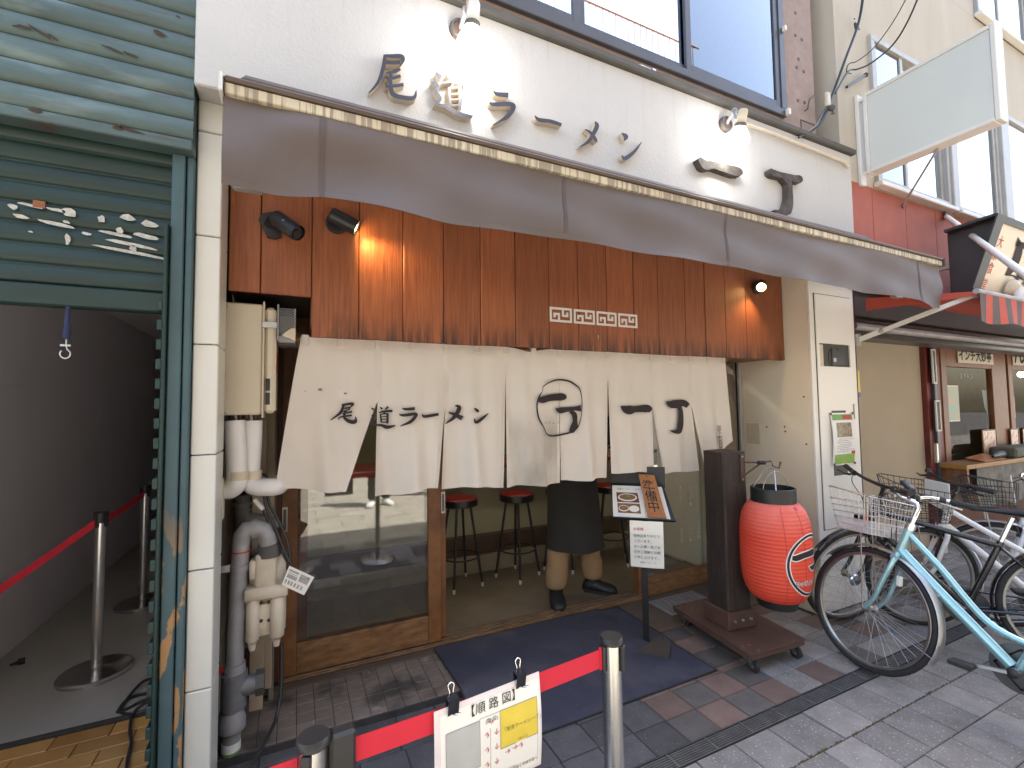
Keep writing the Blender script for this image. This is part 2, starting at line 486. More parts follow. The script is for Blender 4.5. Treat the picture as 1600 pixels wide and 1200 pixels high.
M['printgrey'] = mat('grey_print', (.45, .46, .44), rough=.4)
M['redink'] = mat('red_ink', (.55, .07, .05), rough=.7)
M['green'] = mat('green_print', (.14, .36, .07), rough=.5)
M['whiteink'] = mat('white_marker', (.75, .75, .70), rough=.6)
M['leaf'] = mat('weed_leaf', (.07, .12, .03), (.045, .08, .02), rough=.6)
M['shopwood'] = mat('restaurant_wood_frame', (.27, .115, .048), (.18, .075, .033), rough=.45, scale=8, stretch=(6, 6, 1))
M['maroon'] = mat('maroon_frame', (.17, .03, .022), (.12, .022, .016), rough=.45)
M['beige'] = mat('beige_plaster', (.50, .43, .32), (.45, .38, .28), rough=.85, scale=1.2)
M['signface'] = mat('cream_sign_face', (.72, .66, .52), (.69, .63, .49), rough=.45, scale=1)
M['stripered'] = mat('red_awning_cloth', (.52, .09, .055), (.44, .07, .045), rough=.8, scale=6)
M['stripegrey'] = mat('dark_stripe_cloth', (.115, .088, .082), (.09, .07, .065), rough=.8, scale=6)
def emission(name, c, st):
    mt = bpy.data.materials.new(name); mt.use_nodes = True
    b = mt.node_tree.nodes['Principled BSDF']
    b.inputs['Base Color'].default_value = (.8, .8, .8, 1)
    b.inputs['Emission Color'].default_value = (*c, 1); b.inputs['Emission Strength'].default_value = st
    return mt
M['bulb'] = emission('lit_bulb', (1, .97, .92), 9)
M['warmbulb'] = emission('lit_warm_bulb', (1, .62, .22), 14)

# ------------------------------------------------------------------ lettering helpers
def smooth_line(pts, n=5):
    if len(pts) < 3: return [tuple(map(float, p)) for p in pts]
    P_ = [pts[0]]+list(pts)+[pts[-1]]
    out = []
    for i in range(1, len(P_)-2):
        a, b, c, d = P_[i-1], P_[i], P_[i+1], P_[i+2]
        for k in range(n):
            t = k/n
            out.append(tuple(.5*((2*b[j])+(c[j]-a[j])*t+(2*a[j]-5*b[j]+4*c[j]-d[j])*t*t+(3*b[j]-a[j]-3*c[j]+d[j])*t**3) for j in range(3)))
    out.append(tuple(map(float, pts[-1])))
    return out

def ribbon(pts, smooth=True, n=5):
    """left and right edge of a brush stroke, 2D; pts are (x, y, width)"""
    q = smooth_line(pts, n) if smooth else [tuple(map(float, p)) for p in pts]
    L = []; Rr = []
    for i in range(len(q)):
        a = q[max(i-1, 0)]; b = q[min(i+1, len(q)-1)]
        dx, dy = b[0]-a[0], b[1]-a[1]; ll = math.hypot(dx, dy) or 1
        nx, ny = -dy/ll, dx/ll; w_ = max(q[i][2], .5)/2
        L.append((q[i][0]+nx*w_, q[i][1]+ny*w_)); Rr.append((q[i][0]-nx*w_, q[i][1]-ny*w_))
    return L, Rr

def strokes_flat(mb, strokes, fn, smooth=True, n=5, grow=0):
    """flat strokes, fn maps (x, y, layer) to 3D"""
    for k, st in enumerate(strokes):
        if grow: st = [(a, b, c+grow) for a, b, c in st]
        L, Rr = ribbon(st, smooth, n)
        v = [fn(*p, k) for p in L]+[fn(*p, k) for p in Rr]; m_ = len(L)
        mb.add(v, [(i, i+1, m_+i+1, m_+i) for i in range(m_-1)])
        if grow:
            for e in (st[0], st[-1]):
                rr = e[2]/2
                mb.add([fn(e[0]+rr*math.cos(a*PI/6), e[1]+rr*math.sin(a*PI/6), k+.5) for a in range(12)], [tuple(range(12))])
    return mb

def strokes_solid(mb, strokes, fn, vec, smooth=True):
    """raised strokes: face material 0, edge material 1; vec points from the face back to the wall"""
    vec = Vector(vec)
    for k, st in enumerate(strokes):
        L, Rr = ribbon(st, smooth)
        off = vec*(-.008*(k % 5))
        f1 = [fn(*p)+off for p in L]; f2 = [fn(*p)+off for p in Rr]; m_ = len(L)
        mb.m = 0
        mb.add(f1+f2, [(i, i+1, m_+i+1, m_+i) for i in range(m_-1)])
        mb.m = 1
        loop = f1+f2[::-1]; N = len(loop)
        mb.add(loop+[p+vec for p in loop], [(i, (i+1) % N, N+(i+1) % N, N+i) for i in range(N)])
    mb.m = 0
    return mb

_txt = {}
def text_mb(body, size, org, xd, yd, bold=0, align='LEFT', spacing=1.0, vertical=False, mb=None):
    """print set in the built-in font, as flat mesh on the plane org + x*xd + y*yd"""
    cu_ = bpy.data.curves.new('t', 'FONT')
    cu_.body = '\n'.join(body) if vertical else body
    cu_.size = size; cu_.align_x = align; cu_.offset = bold; cu_.space_character = spacing
    cu_.space_line = spacing if vertical else 1.0
    cu_.resolution_u = 2
    o = bpy.data.objects.new('t', cu_); col.objects.link(o)
    bpy.context.view_layer.update()
    me = bpy.data.meshes.new_from_object(o.evaluated_get(bpy.context.evaluated_depsgraph_get()))
    bpy.data.objects.remove(o); bpy.data.curves.remove(cu_)
    org = Vector(org); xd = Vector(xd).normalized(); yd = Vector(yd).normalized()
    if mb is None: mb = MB()
    mb.add([org+xd*v.co.x+yd*v.co.y for v in me.vertices], [tuple(p.vertices) for p in me.polygons])
    bpy.data.meshes.remove(me)
    return mb
# ================================================================== large structure
YD, ZT = 2.95, .04        # door plane, height of the apron / threshold
YW, YN = 2.33, 2.45       # timber fascia, noren
YB, YF = 2.13, 2.03       # pillar and cabinet fronts, white fascia
XR = 3.5                  # right wall of the recess
XL = -.36
X_ = Vector((1, 0, 0)); Z_ = Vector((0, 0, 1)); Y_ = Vector((0, 1, 0))

# ---- ground
mb = MB().quad((-90, -90, -.02), (90, -90, -.02), (90, 90, -.02), (-90, 90, -.02))
tag(obj('ground', mb, M['asphaltbase'], fixn=False), kind='structure')
mtst = M['streetpave'] = mat('street_paving', (.42, .38, .31), (.34, .30, .245), rough=.9, scale=3, world=True, bump=.2)
n = mtst.node_tree.nodes; l = mtst.node_tree.links
g = n.new('ShaderNodeNewGeometry'); br = n.new('ShaderNodeTexBrick'); br.inputs['Scale'].default_value = 1
br.inputs['Brick Width'].default_value = .6; br.inputs['Row Height'].default_value = .3; br.inputs['Mortar Size'].default_value = .012
br.inputs['Color1'].default_value = (1, 1, 1, 1); br.inputs['Color2'].default_value = (.85, .85, .85, 1); br.inputs['Mortar'].default_value = (.5, .5, .5, 1)
l.new(g.outputs['Position'], br.inputs[0])
mx = n.new('ShaderNodeMix'); mx.data_type = 'RGBA'; mx.blend_type = 'MULTIPLY'; mx.inputs['Factor'].default_value = 1
b = n['Principled BSDF']; l.new(b.inputs['Base Color'].links[0].from_socket, mx.inputs['A']); l.new(br.outputs[0], mx.inputs['B'])
l.new(mx.outputs['Result'], b.inputs['Base Color'])
mb = MB().box(-40, 60, -5.2, .45, -.016, -.002)
tag(obj('street', mb, M['streetpave']), kind='structure')

# ---- paver pavement
mb = MB().box(-3, 12, .45, 3.6, -.016, -.006)
pave = tag(obj('pavement', mb, M['mortar']), kind='structure')
cand = []
def add_paver(x0, x1, y0, y1, mt):
    p = Vector(((x0+x1)/2, (y0+y1)/2, 0)); d = p-CAM
    dep = d.dot(cf)
    vis = False
    if dep > .2:
        px = 800+FPX*d.dot(cr)/dep; py = 600-FPX*d.dot(cu)/dep
        vis = -120 < px < 1720 and py < 1330
    cand.append((0 if vis else 1, dep, x0, x1, y0, y1, mt))
rnd = random.Random(5)
y = 1.637; row = 0
while y < 3.3:
    h = .165 if row != 2 else .052
    x = 1.655-.2*22+(rnd.random()*.02)
    k = 0
    while x < 9:
        wd = .2
        cx, cy = x+wd/2, y+h/2
        skip = (XL-.1 < cx < 2.0 and cy > 2.44) or (2.0 <= cx < XR and cy > 2.47) or (cx < XL and cy > 2.3) or (cx > XR and cx < 4.1 and cy > 2.2)
        if not skip:
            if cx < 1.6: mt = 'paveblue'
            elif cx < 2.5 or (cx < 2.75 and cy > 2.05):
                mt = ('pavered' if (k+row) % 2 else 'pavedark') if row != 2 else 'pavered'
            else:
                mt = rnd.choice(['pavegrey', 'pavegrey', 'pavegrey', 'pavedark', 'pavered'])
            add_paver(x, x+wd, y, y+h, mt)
        x += wd; k += 1
    y += h; row += 1
y = 1.545
while y > .5:
    h = .207
    x = -2.6+rnd.random()*.22
    while x < 8:
        wd = rnd.choice([.2, .22, .235, .235, .26])
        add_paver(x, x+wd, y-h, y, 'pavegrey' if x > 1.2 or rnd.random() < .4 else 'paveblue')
        x += wd
    y -= h
cand.sort(key=lambda c: (c[0], c[1]))
shared = {}
rest = {}
cnt = 0
for (nv, dep, x0, x1, y0, y1, mt) in cand:
    sx, sy = round(x1-x0, 3), round(y1-y0, 3)
    dz = rnd.uniform(-.0018, .0018)
    if cnt < 290 and not nv:
        if (sx, sy, mt) not in shared:
            q = MB().box(-sx/2+.0022, sx/2-.0022, -sy/2+.0022, sy/2-.0022, -.012, 0, .0035)
            shared[(sx, sy, mt)] = mesh_of(q, 'paver', M[mt], 20)
        piece('paver', shared[(sx, sy, mt)], ((x0+x1)/2, (y0+y1)/2, dz), pave, (rnd.uniform(-.006, .006), rnd.uniform(-.006, .006), rnd.uniform(-.004, .004)))
        cnt += 1
    else:
        rest.setdefault(mt, MB()).box(x0+.002, x1-.002, y0+.002, y1-.002, -.012, dz)
mb = MB(); mts = []
for i, (k, q) in enumerate(rest.items()):
    mb.m = i; mts.append(M[k]); mb.add(q.v, q.f)
o = obj('more_pavers', mb, mts, pave); o['kind'] = 'stuff'

# ---- drain
dr = thing('drain_grate', 'long steel channel drain grating crossing the pavement', 'drain', (2, 1.59, 0))
mb = MB().box(-3, 9, 1.548, 1.634, -.05, -.045); mb.box(-3, 9, 1.548, 1.5515, -.045, .001); mb.box(-3, 9, 1.6305, 1.634, -.045, .001)
obj('channel', mb, mat('drain_channel', (.05, .05, .048), rough=.7), dr)
M['grate'] = mat('dull_grate_steel', (.24, .25, .25), (.15, .155, .155), rough=.5, metal=.6, scale=14)
for i in range(7):
    obj('grating_bar', MB().box(-3, 9, 1.5545+i*.0112, 1.5585+i*.0112, -.02, -.002), M['grate'], dr)
me = mesh_of(MB().box(-.004, .004, -.0385, .0385, -.012, .0012, .001), 'cross_rod', M['grate'])
for i in range(40):
    piece('cross_rod', me, (.1+i*.235, 1.591, 0), dr)

# ---- apron in front of the door
ap = thing('entrance_step', 'low grimy tiled step in front of the sliding doors', 'step', (.8, 2.6, 0), kind='structure')
mb = MB().box(-.34, 2.0, 2.42, YD+.08, -.01, ZT-.004, .004)
obj('base', mb, M['apronbase'], ap)
tw = .0835
t0 = mesh_of(MB().box(-tw/2+.0016, tw/2-.0016, -tw/2+.0016, tw/2-.0016, -.004, .003, .0015), 'tile', M['aprontile'])
k = 0
for j in range(5):
    for i in range(28):
        x = -.31+tw*(i+.5); y = 2.424+tw*(j+.5)
        if x > 1.0 or x < -.25: continue
        piece('tile', t0, (x, y, ZT-.004+rnd.uniform(-.0006, .0006)), ap)
obj('edging', MB().box(-.335, .85, 2.424+5*tw+.002, 2.90, ZT-.006, ZT+.003, .002), M['concrete'], ap)
mb = MB().box(2.003, XR, 2.475, YD+.06, -.01, .018, .006)
o = obj('entrance_floor', mb, M['concrete']); tag(o, kind='structure')
mb = MB().box(2.50, 2.98, 2.60, 2.86, .019, .026, .002)
mb2 = MB()
for i in range(9): mb2.bar((2.53+i*.05, 2.62, .0285), (2.56+i*.05, 2.84, .0285), .004, .003)
hat = thing('floor_hatch', 'chequered steel floor hatch beside the lantern trolley', 'hatch', (2.74, 2.73, .02))
obj('plate', mb, M['galv'], hat); obj('tread_pattern', mb2, M['alu'], hat)

# ================================================================== the ramen shop building
shop = thing('ramen_shop', 'small ramen shop with cedar front under a white stucco fascia', 'shop', (1.8, YB, 0))
# --- pillar with tiles
pil = obj('pillar', MB().box(XL, -.30, YB+.012, 2.55, 0, 2.80), M['mortar'], shop)
zj = [at(320, py, y=YB).z for py in (205, 368, 538, 711, 890, 1077)]
zs = [2.798]+zj+[0.0]
for i in range(len(zs)-1):
    obj('tile', MB().box(XL-.001, -.276, YB, YB+.20, zs[i+1]+.002, zs[i]-.002, .004), M['mosaic_white'], pil)
obj('recess_side_wall', MB().box(XL, -.325, 2.553, YD+.2, 0, 2.9), mat('pale_recess_wall', (.42, .36, .27), (.34, .29, .22), rough=.8, scale=4), shop)
# --- white fascia
zb = at(303, 130, y=YF).z; zt = 3.505
xfr = at(1329, 245, y=YF).x
M['fascia'] = mat('fascia_stucco', (.56, .55, .535), (.51, .50, .485), rough=.9, scale=1.6, bump=.32, bscale=85)
overlay(M['fascia'], (.42, .36, .30), scale=5, lo=.56, hi=.74, stretch=(5, 1, .28), amount=.4, zmin=2.9, zmax=3.6)
obj('fascia', MB().box(XL, xfr, YF, 2.40, zb, zt, .006), M['fascia'], shop)
obj('flashing', MB().box(XL, xfr+.03, YF-.03, 2.20, zt+.002, zt+.045, .008), M['flash'], shop)
# --- timber fascia boards
edges = [at(x, 430, y=YW).x for x in (357, 407, 487, 561, 630, 693, 751, 805, 857, 903, 947, 989, 1027, 1069, 1100, 1131, 1163)]+[XR-.01]
edges[0] = -.272
zlow = at(860, 545, y=YW).z; zn = at(460, 462, y=YW).z
wb = obj('timber_fascia', MB().box(.07, XR-.012, YW+.022, YW+.05, 1.95, 2.78).box(-.27, .068, YW+.022, YW+.05, zn+.03, 2.78), mat('dark_backing', (.03, .015, .01)), shop)
for i in range(len(edges)-1):
    a, b2 = edges[i], edges[i+1]
    notch = b2 < .1
    z0 = zn if notch else zlow+rnd.uniform(-.002, .002)
    if not notch and a < .05: a = a
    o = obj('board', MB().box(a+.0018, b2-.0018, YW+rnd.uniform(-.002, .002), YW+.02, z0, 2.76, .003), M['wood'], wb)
obj('soffit', MB().box(.07, XR-.012, YW+.025, YD-.06, zlow+.02, zlow+.05), M['doorwood'], shop)
obj('notch_lining', MB().box(-.27, .062, YW+.03, YD, zn+.01, zn+.03), M['blackmetal'], shop)
obj('notch_cheek', MB().box(.064, .08, YW+.024, YW+.32, zlow+.05, zn+.2), M['doorwood'], shop)
# --- right side wall of the recess, and the wall above
obj('recess_right_wall', MB().box(XR, XR+.03, YB+.02, YD+.3, 0, 2.8), M['cabside'], shop)
mb = MB()
for (px, py) in ((1226, 667), (1256, 620), (1227, 674), (1260, 694), (1198, 667)):
    p = at(px, py, x=XR-.001); mb.lathe([(0, -.004), (.006, -.004), (.007, 0)], c=p, n=8, axis='x')
obj('wall_plug', mb, M['brownmetal'], shop)
p = at(1166, 661, x=XR-.002); q = at(1188, 694, x=XR-.002)
obj('cover_plate', MB().box(XR-.005, XR-.0005, q.y, p.y, q.z, p.z), M['tape'], shop)
yg = at(1157, 620, x=XR).y
obj('shutter_rail', MB().box(XR-.045, XR-.001, yg-.03, yg+.03, .02, 2.3, .004), M['alframe'], shop)
obj('rail_groove', MB().box(XR-.047, XR-.044, yg-.008, yg+.008, .02, 2.3), M['black'], shop)
# --- upper wall, window
YU = 2.18
wx1 = at(1222, 120, y=YU).x; wz0 = at(1230, 188, y=YU).z-.0; wx0 = -.1; wz1 = 5.3
xpr = at(1275, 200, y=YU).x
mb = MB().box(XL, xpr, YU, YU+.2, zt+.05, wz0); mb.box(XL, wx0, YU+.001, YU+.2, wz0, wz1); mb.box(wx1, xpr, YU+.0005, YU+.2, wz0, wz1); mb.box(XL, xpr, YU, YU+.2, wz1, 7.2)
obj('upper_wall', mb, M['pink'], shop)
mb = MB()
for (px, py) in ((1243, 20), (1243, 55), (1253, 62), (1248, 92), (1245, 105), (1256, 112), (1247, 157), (1257, 160)):
    p = at(px, py, y=YU-.001); mb.lathe([(0, -.003), (.012, -.003), (.014, .001)], c=p, n=8, axis='y')
obj('old_anchor_hole', mb, M['brownmetal'], shop)
mb = MB().box(XL, xpr, YU+.2, 10, 7.0, 7.25); mb.box(XL, XL+.15, YU+.2, 10, 3.4, 7.0); mb.box(xpr-.15, xpr, YU+.2, 10, 3.4, 7.0); mb.box(XL, xpr, 9.8, 10, 0, 7.0)
obj('building_shell', mb, M['pink'], shop)
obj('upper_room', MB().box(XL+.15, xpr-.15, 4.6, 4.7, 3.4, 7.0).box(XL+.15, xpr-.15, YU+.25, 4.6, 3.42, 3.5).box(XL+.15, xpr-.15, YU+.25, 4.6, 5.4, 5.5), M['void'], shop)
fr = .055
mb = MB().box(wx0, wx1, YU-.03, YU+.06, wz0, wz0+fr, .004).box(wx0, wx1, YU-.03, YU+.06, wz1-fr, wz1, .004).box(wx0, wx0+fr, YU-.029, YU+.06, wz0+fr, wz1-fr).box(wx1-fr, wx1, YU-.029, YU+.06, wz0+fr, wz1-fr)
win = obj('window', mb, M['winframe'], shop)
mxs = at(1078, 105, y=YU).x
for (a, b2, yy) in ((wx0+fr, mxs-.9, 0), (mxs-.9, mxs+.05, .022), (mxs-.05, wx1-fr, 0)):
    sa = MB().box(a, a+.05, YU+yy-.02, YU+yy+.004, wz0+fr, wz1-fr, .003).box(b2-.05, b2, YU+yy-.02, YU+yy+.004, wz0+fr, wz1-fr, .003).box(a+.05, b2-.05, YU+yy-.019, YU+yy+.004, wz0+fr, wz0+fr+.05).box(a+.05, b2-.05, YU+yy-.019, YU+yy+.004, wz1-fr-.05, wz1-fr)
    obj('sash', sa, M['winframe'], win)
    obj('pane', MB().quad((a+.05, YU+yy-.008, wz0+fr+.05), (b2-.05, YU+yy-.008, wz0+fr+.05), (b2-.05, YU+yy-.008, wz1-fr-.05), (a+.05, YU+yy-.008, wz1-fr-.05)), M['upglass'], win)
p = at(1219, 45, y=YU-.03)
obj('window_latch', MB().box(wx1-.03, wx1-.005, YU-.06, YU-.03, p.z-.02, p.z+.02, .004).box(wx1-.03, wx1+.0, YU-.06, YU-.03, wz0+.0, wz0+.05, .004), M['whitepaint'], win)

# --- sliding doors and fixed light
zl = zlow+.02
def leaf(name, x0, x1, y, stile=.085, bottom=.17, mtr='doorrail', handles=()):
    d = obj(name, MB().box(x0, x0+stile, y, y+.03, ZT+.012, zl, .003).box(x1-stile, x1, y, y+.03, ZT+.012, zl, .003).box(x0+stile, x1-stile, y+.001, y+.029, zl-.09, zl, .003), M['doorwood'], shop)
    obj('bottom_rail', MB().box(x0+stile, x1-stile, y+.001, y+.029, ZT+.012, ZT+.012+bottom, .004), M[mtr], d)
    obj('pane', MB().quad((x0+stile, y+.016, ZT+.012+bottom), (x1-stile, y+.016, ZT+.012+bottom), (x1-stile, y+.016, zl-.09), (x0+stile, y+.016, zl-.09)), M['glass'], d)
    for hx, hz in handles:
        h = MB()
        h.box(hx-.014, hx+.014, y-.003, y-.0005, hz-.07, hz+.07, .006)
        h.m = 1; h.box(hx-.008, hx+.008, y-.0045, y-.0028, hz-.058, hz+.058, .005)
        obj('handle', h, [M['alu'], mat('handle_recess', (.12, .11, .10), rough=.4, metal=.6)], d)
    return d
xa = at(436, 1060, y=YD).x; xb = at(672, 960, y=YD).x; xc = at(699, 1000, y=YD).x
hz1 = at(444, 812, y=YD).z; hx1 = at(445, 812, y=YD).x
leaf('sliding_door', xa, xb+.075, YD, handles=((hx1, hz1),))
hz2 = at(691, 785, y=YD+.04).z; hx2 = at(692, 785, y=YD+.04).x
leaf('sliding_door', xc-.92, xc+.004, YD+.036, handles=((hx2, hz2),))
xo = at(1003, 930, y=YD).x
# fixed light right of the opening
d = obj('fixed_window', MB().box(xo-.03, xo+.05, YD-.01, YD+.07, ZT-.02, zl, .003).box(xo+.05, XR-.002, YD-.008, YD+.06, zl-.09, zl, .003).box(XR-.06, XR-.003, YD-.009, YD+.06, .02, zl-.09), M['doorwood'], shop)
zsill = at(1060, 893, y=YD).z
obj('sill_board', MB().box(xo+.05, XR-.06, YD-.012, YD+.06, .022, zsill, .004), M['doorrail'], d)
obj('pane', MB().quad((xo+.05, YD+.012, zsill), (XR-.06, YD+.012, zsill), (XR-.06, YD+.012, zl-.09), (xo+.05, YD+.012, zl-.09)), M['glass2'], d)
wr = MB()
yy = YD+.006
for s_, px, y0, y1 in (('ラーメン', 1103, 757, 790), ('八五〇円', 1103.5, 812, 842), ('チャーシューメン', 1090, 757, 800), ('九五〇円', 1091.5, 812, 843), ('日替定食', 1077.5, 757, 792), ('一、一〇〇円', 1079, 811, 847), ('からあげセット', 1063.5, 759, 808), ('一、五〇〇円', 1065.5, 812, 850)):
    a = at(px, y0, y=yy); b2 = at(px, y1, y=yy); n_ = len(s_); st = (a.z-b2.z)/n_
    for i, ch in enumerate(s_):
        text_mb(ch, st*.92, (a.x-.02, yy, a.z-st*(i+.85)), X_, Z_, mb=wr)
obj('menu_writing', wr, M['whiteink'], d, smooth=0)['kind'] = 'stuff'
# threshold rail
th = obj('threshold', MB().box(xa, xo, YD-.03, YD+.10, ZT-.02, ZT+.006, .002), M['doorrail'], shop)
for k in range(3):
    obj('rail', MB().box(xa, xo, YD-.012+.036*k, YD-.006+.036*k, ZT+.006, ZT+.012), M['alu'], th)
# dark jamb left of the doors, panels by the meter
obj('jamb', MB().box(-.30, xa, YD-.015, YD+.08, ZT, zl+.1, .003), mat('dark_red_jamb', (.10, .035, .02), (.075, .027, .015), rough=.5, scale=6), shop)
# --- interior
ZI = .035
obj('interior_floor', MB().box(-.30, XR, YD+.1, 6.2, -.01, ZI), M['intfloor'], shop)
obj('interior_left_wall', MB().box(-.34, -.30, YD+.1, 6.2, 0, 2.6), M['olive'], shop)
obj('interior_right_wall', MB().box(XR-.03, XR-.001, YD+.06, 6.2, ZI, 2.6), mat('brightened_olive_wall', (.66, .65, .47), (.60, .59, .42), rough=.8, scale=2), shop)  # olive lightened on this wall alone, standing in for light it lacks
obj('interior_back_wall', MB().box(-.3, XR, 6.2, 6.25, 0, 2.6), M['olive'], shop)
obj('interior_ceiling', MB().box(-.3, XR, YD+.06, 6.2, 2.45, 2.5), mat('ceiling_board', (.65, .62, .54), rough=.9), shop)
obj('wall_over_door', MB().box(-.3, XR, YD, YD+.06, zl+.1, 2.8), M['doorwood'], shop)
M['ceil'] = emission('added_fill_tube', (1, .90, .70), 5.0)  # fill lamps added out of view behind the noren to brighten the interior
for i, (lx, ly, lab) in enumerate(((.6, 3.5, 'added batten fill lamp inside, above the left stools'), (2.3, 3.5, 'added batten fill lamp inside, above the right stools'))):
    cl_ = thing('fill_lamp', lab, 'lamp', (lx, ly, 2.44), 'added fill lamps inside the shop')
    obj('batten', MB().box(lx-.62, lx+.62, ly-.05, ly+.05, 2.41, 2.448, .006), M['whitepaint'], cl_)
    obj('tube', MB().tube([(lx-.58, ly, 2.39), (lx+.58, ly, 2.39)], .016, 10), M['ceil'], cl_)
ct = thing('bar_counter', 'long dark counter with olive front behind the bar stools', 'counter', (1.6, 4.2, ZI))
obj('plinth', MB().box(-.25, 3.3, 4.02, 4.6, ZI, .19, .006), M['plinth'], ct)
obj('footrest_board', MB().box(-.25, 3.3, 4.06, 4.6, .192, .36, .004), M['intbrown'], ct)
obj('front_panel', MB().box(-.25, 3.3, 4.12, 4.6, .362, .98), M['olive'], ct)
obj('counter_top', MB().box(-.25, 3.3, 3.98, 4.66, .982, 1.03, .006), M['redvinyl'], ct)
# ================================================================== left neighbour: shutter building and passage
lb = thing('shutter_building', 'old building on the left with teal corrugated roller shutters', 'building', (-1.2, 2.2, 0))
YS = 2.055
zsb = at(310, 233, y=YS).z
def slat_profile(x0, x1, y, z0, z1, d):
    pr = [(0, z1-.002), (-d*.35, z1-.006), (-d*.55, z1-(z1-z0)*.2), (-d, (z0+z1)/2), (-d*.75, z0+(z1-z0)*.22), (-d*.3, z0+.008), (.004, z0+.003), (.01, z0)]
    mb = MB()
    v = [(x, y+a, b) for x in (x0, x1) for a, b in pr]
    n_ = len(pr)
    mb.add(v, [(i, i+1, n_+i+1, n_+i) for i in range(n_-1)])
    return mb
box = obj('shutter_box', MB().box(-4, XL-.004, YS+.014, YS+.3, zsb+.03, 7.4), M['shut_dark'], lb)
pitch = .083
for k in range(14):
    z0 = zsb+.03+pitch*k
    obj('slat', slat_profile(-4, XL-.003, YS+.01, z0, z0+pitch, .014), M['shut_light'], box, smooth=50)
obj('upper_cladding', MB().box(-4, XL-.006, YS, YS+.012, zsb+.03+pitch*14, 7.4), M['shut_light'], box)
obj('bottom_lip', MB().box(-4, XL-.003, YS-.006, YS+.07, zsb-.012, zsb+.028, .004), M['shut_light'], box)
mk_ = MB(); rk_ = random.Random(9)
for (px, py, w_, h_, tl_) in ((35, 42, 18, 5, .1), (62, 50, 26, 4, -.5), (82, 58, 12, 4, -.6), (178, 78, 24, 4, -.25), (205, 86, 20, 4, -.25), (57, 173, 14, 6, 0), (184, 199, 11, 8, 0), (203, 203, 28, 4, -.1), (250, 52, 16, 6, -.2), (278, 26, 6, 3, -.3)):
    p = at(px, py, y=YS-.008)
    v = []
    for i in range(10):
        a = 2*PI*i/10; rr = rk_.uniform(.34, .58)*.0030
        dx, dz = math.cos(a)*w_*rr, math.sin(a)*h_*rr
        v.append((p.x+dx, p.y, p.z+dz+dx*tl_))
    mk_.add(v, [tuple(range(10))])
obj('rust_mark', mk_, mat('dark_rust_mark', (.035, .028, .024), (.06, .035, .022), rough=.9, scale=40), box, smooth=0)['kind'] = 'stuff'
YR = 2.125
zr = at(130, 467, y=YR).z
xp0 = at(248, 1190, y=YB).x
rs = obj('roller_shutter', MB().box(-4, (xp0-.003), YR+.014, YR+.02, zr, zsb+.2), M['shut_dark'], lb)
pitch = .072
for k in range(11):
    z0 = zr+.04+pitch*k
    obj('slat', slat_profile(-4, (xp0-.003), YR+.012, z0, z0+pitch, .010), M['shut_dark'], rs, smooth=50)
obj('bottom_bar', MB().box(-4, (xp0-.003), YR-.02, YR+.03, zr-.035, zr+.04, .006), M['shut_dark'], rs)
fl = MB()
rf = random.Random(3)
for (px, py, w_, h_) in ((20, 323, 9, 6), (48, 321, 22, 3), (88, 328, 16, 4), (108, 332, 12, 9), (33, 338, 12, 5), (90, 350, 30, 4), (104, 347, 6, 3), (106, 374, 5, 13), (158, 342, 7, 8), (198, 340, 14, 8), (235, 350, 16, 8), (182, 366, 30, 4), (187, 361, 8, 8), (228, 369, 24, 6), (210, 383, 60, 4), (208, 388, 7, 8), (210, 395, 88, 4), (135, 365, 10, 3), (48, 362, 4, 2)):
    p = at(px, py, y=YR-.006)
    n_ = 9
    sx_, sz = w_*.0033/1, h_*.0033
    ang = -.12
    v = []
    for i in range(n_):
        a = 2*PI*i/n_; rr = rf.uniform(.35, .6)
        dx, dz = math.cos(a)*sx_*rr, math.sin(a)*sz*rr
        v.append((p.x+dx, p.y, p.z+dz+dx*ang))
    fl.add(v, [tuple(range(n_))])
obj('paint_flake', fl, mat('old_white_paint', (.55, .54, .48), (.35, .33, .28), rough=.8, scale=60), rs, smooth=0)['kind'] = 'stuff'
p = at(61, 319, y=YR-.007)
obj('rust_patch', MB().box(p.x-.016, p.x+.016, p.y-.001, p.y+.001, p.z-.012, p.z+.012, .0005), mat('rust', (.30, .10, .03), (.2, .06, .02), scale=60), rs)
# posts
xp0 = at(248, 1190, y=YB).x
po = obj('post', MB().box(xp0, XL-.032, YB-.035, YB+.12, 0, zsb-.013, .004).box(XL-.028, XL-.004, YB-.028, YB+.12, 0, zsb-.014, .004).box(XL-.033, XL-.027, YB+.01, YB+.12, 0, zsb-.014), M['peelpost'], lb)
gxl = at(250, 600, y=YR-.05).x
gd = MB().box(gxl, xp0-.002, YR-.05, YR+.05, .03, zr+.3, .003)
obj('guide_rail', gd, M['shut_dark'], lb)
gm = mesh_of(MB().box(-.004, .014, -.05, .05, -.02, .02, .003), 'guide_lug', M['shut_dark'])
for k in range(26):
    piece('guide_lug', gm, (gxl-.012, YR, .12+k*.073), lb)
# passage
ps = thing('passage', 'dim tiled passage behind the half raised shutter', 'passage', (-1, 4, 0), kind='structure')
obj('floor', MB().box(-1.63, -.44, 3.0, 9.5, -.01, .03), M['greyfloor'], ps)
obj('left_wall', MB().box(-1.75, -1.63, YB, 9.5, 0, 2.6), M['passwall'], ps)
obj('right_wall', MB().box(-.44, -.36, 2.56, 9.5, 0, 2.6), M['passwall'], ps)
obj('end_wall', MB().box(-1.63, -.44, 9.4, 9.5, 0, 2.6), M['passwall'], ps)
obj('ceiling', MB().box(-1.63, -.44, YR+.06, 9.4, 2.5, 2.6), M['passwall'], ps)
obj('upper_mass', MB().box(-4, XL-.006, YS+.31, 10, 2.65, 7.4).box(-4, -1.76, YS+.31, 10, 0, 2.65), M['passwall'], ps)
obj('threshold_strip', MB().box(-1.63, -.44, 2.965, 2.998, .012, .033, .004), M['mortar'], ps)
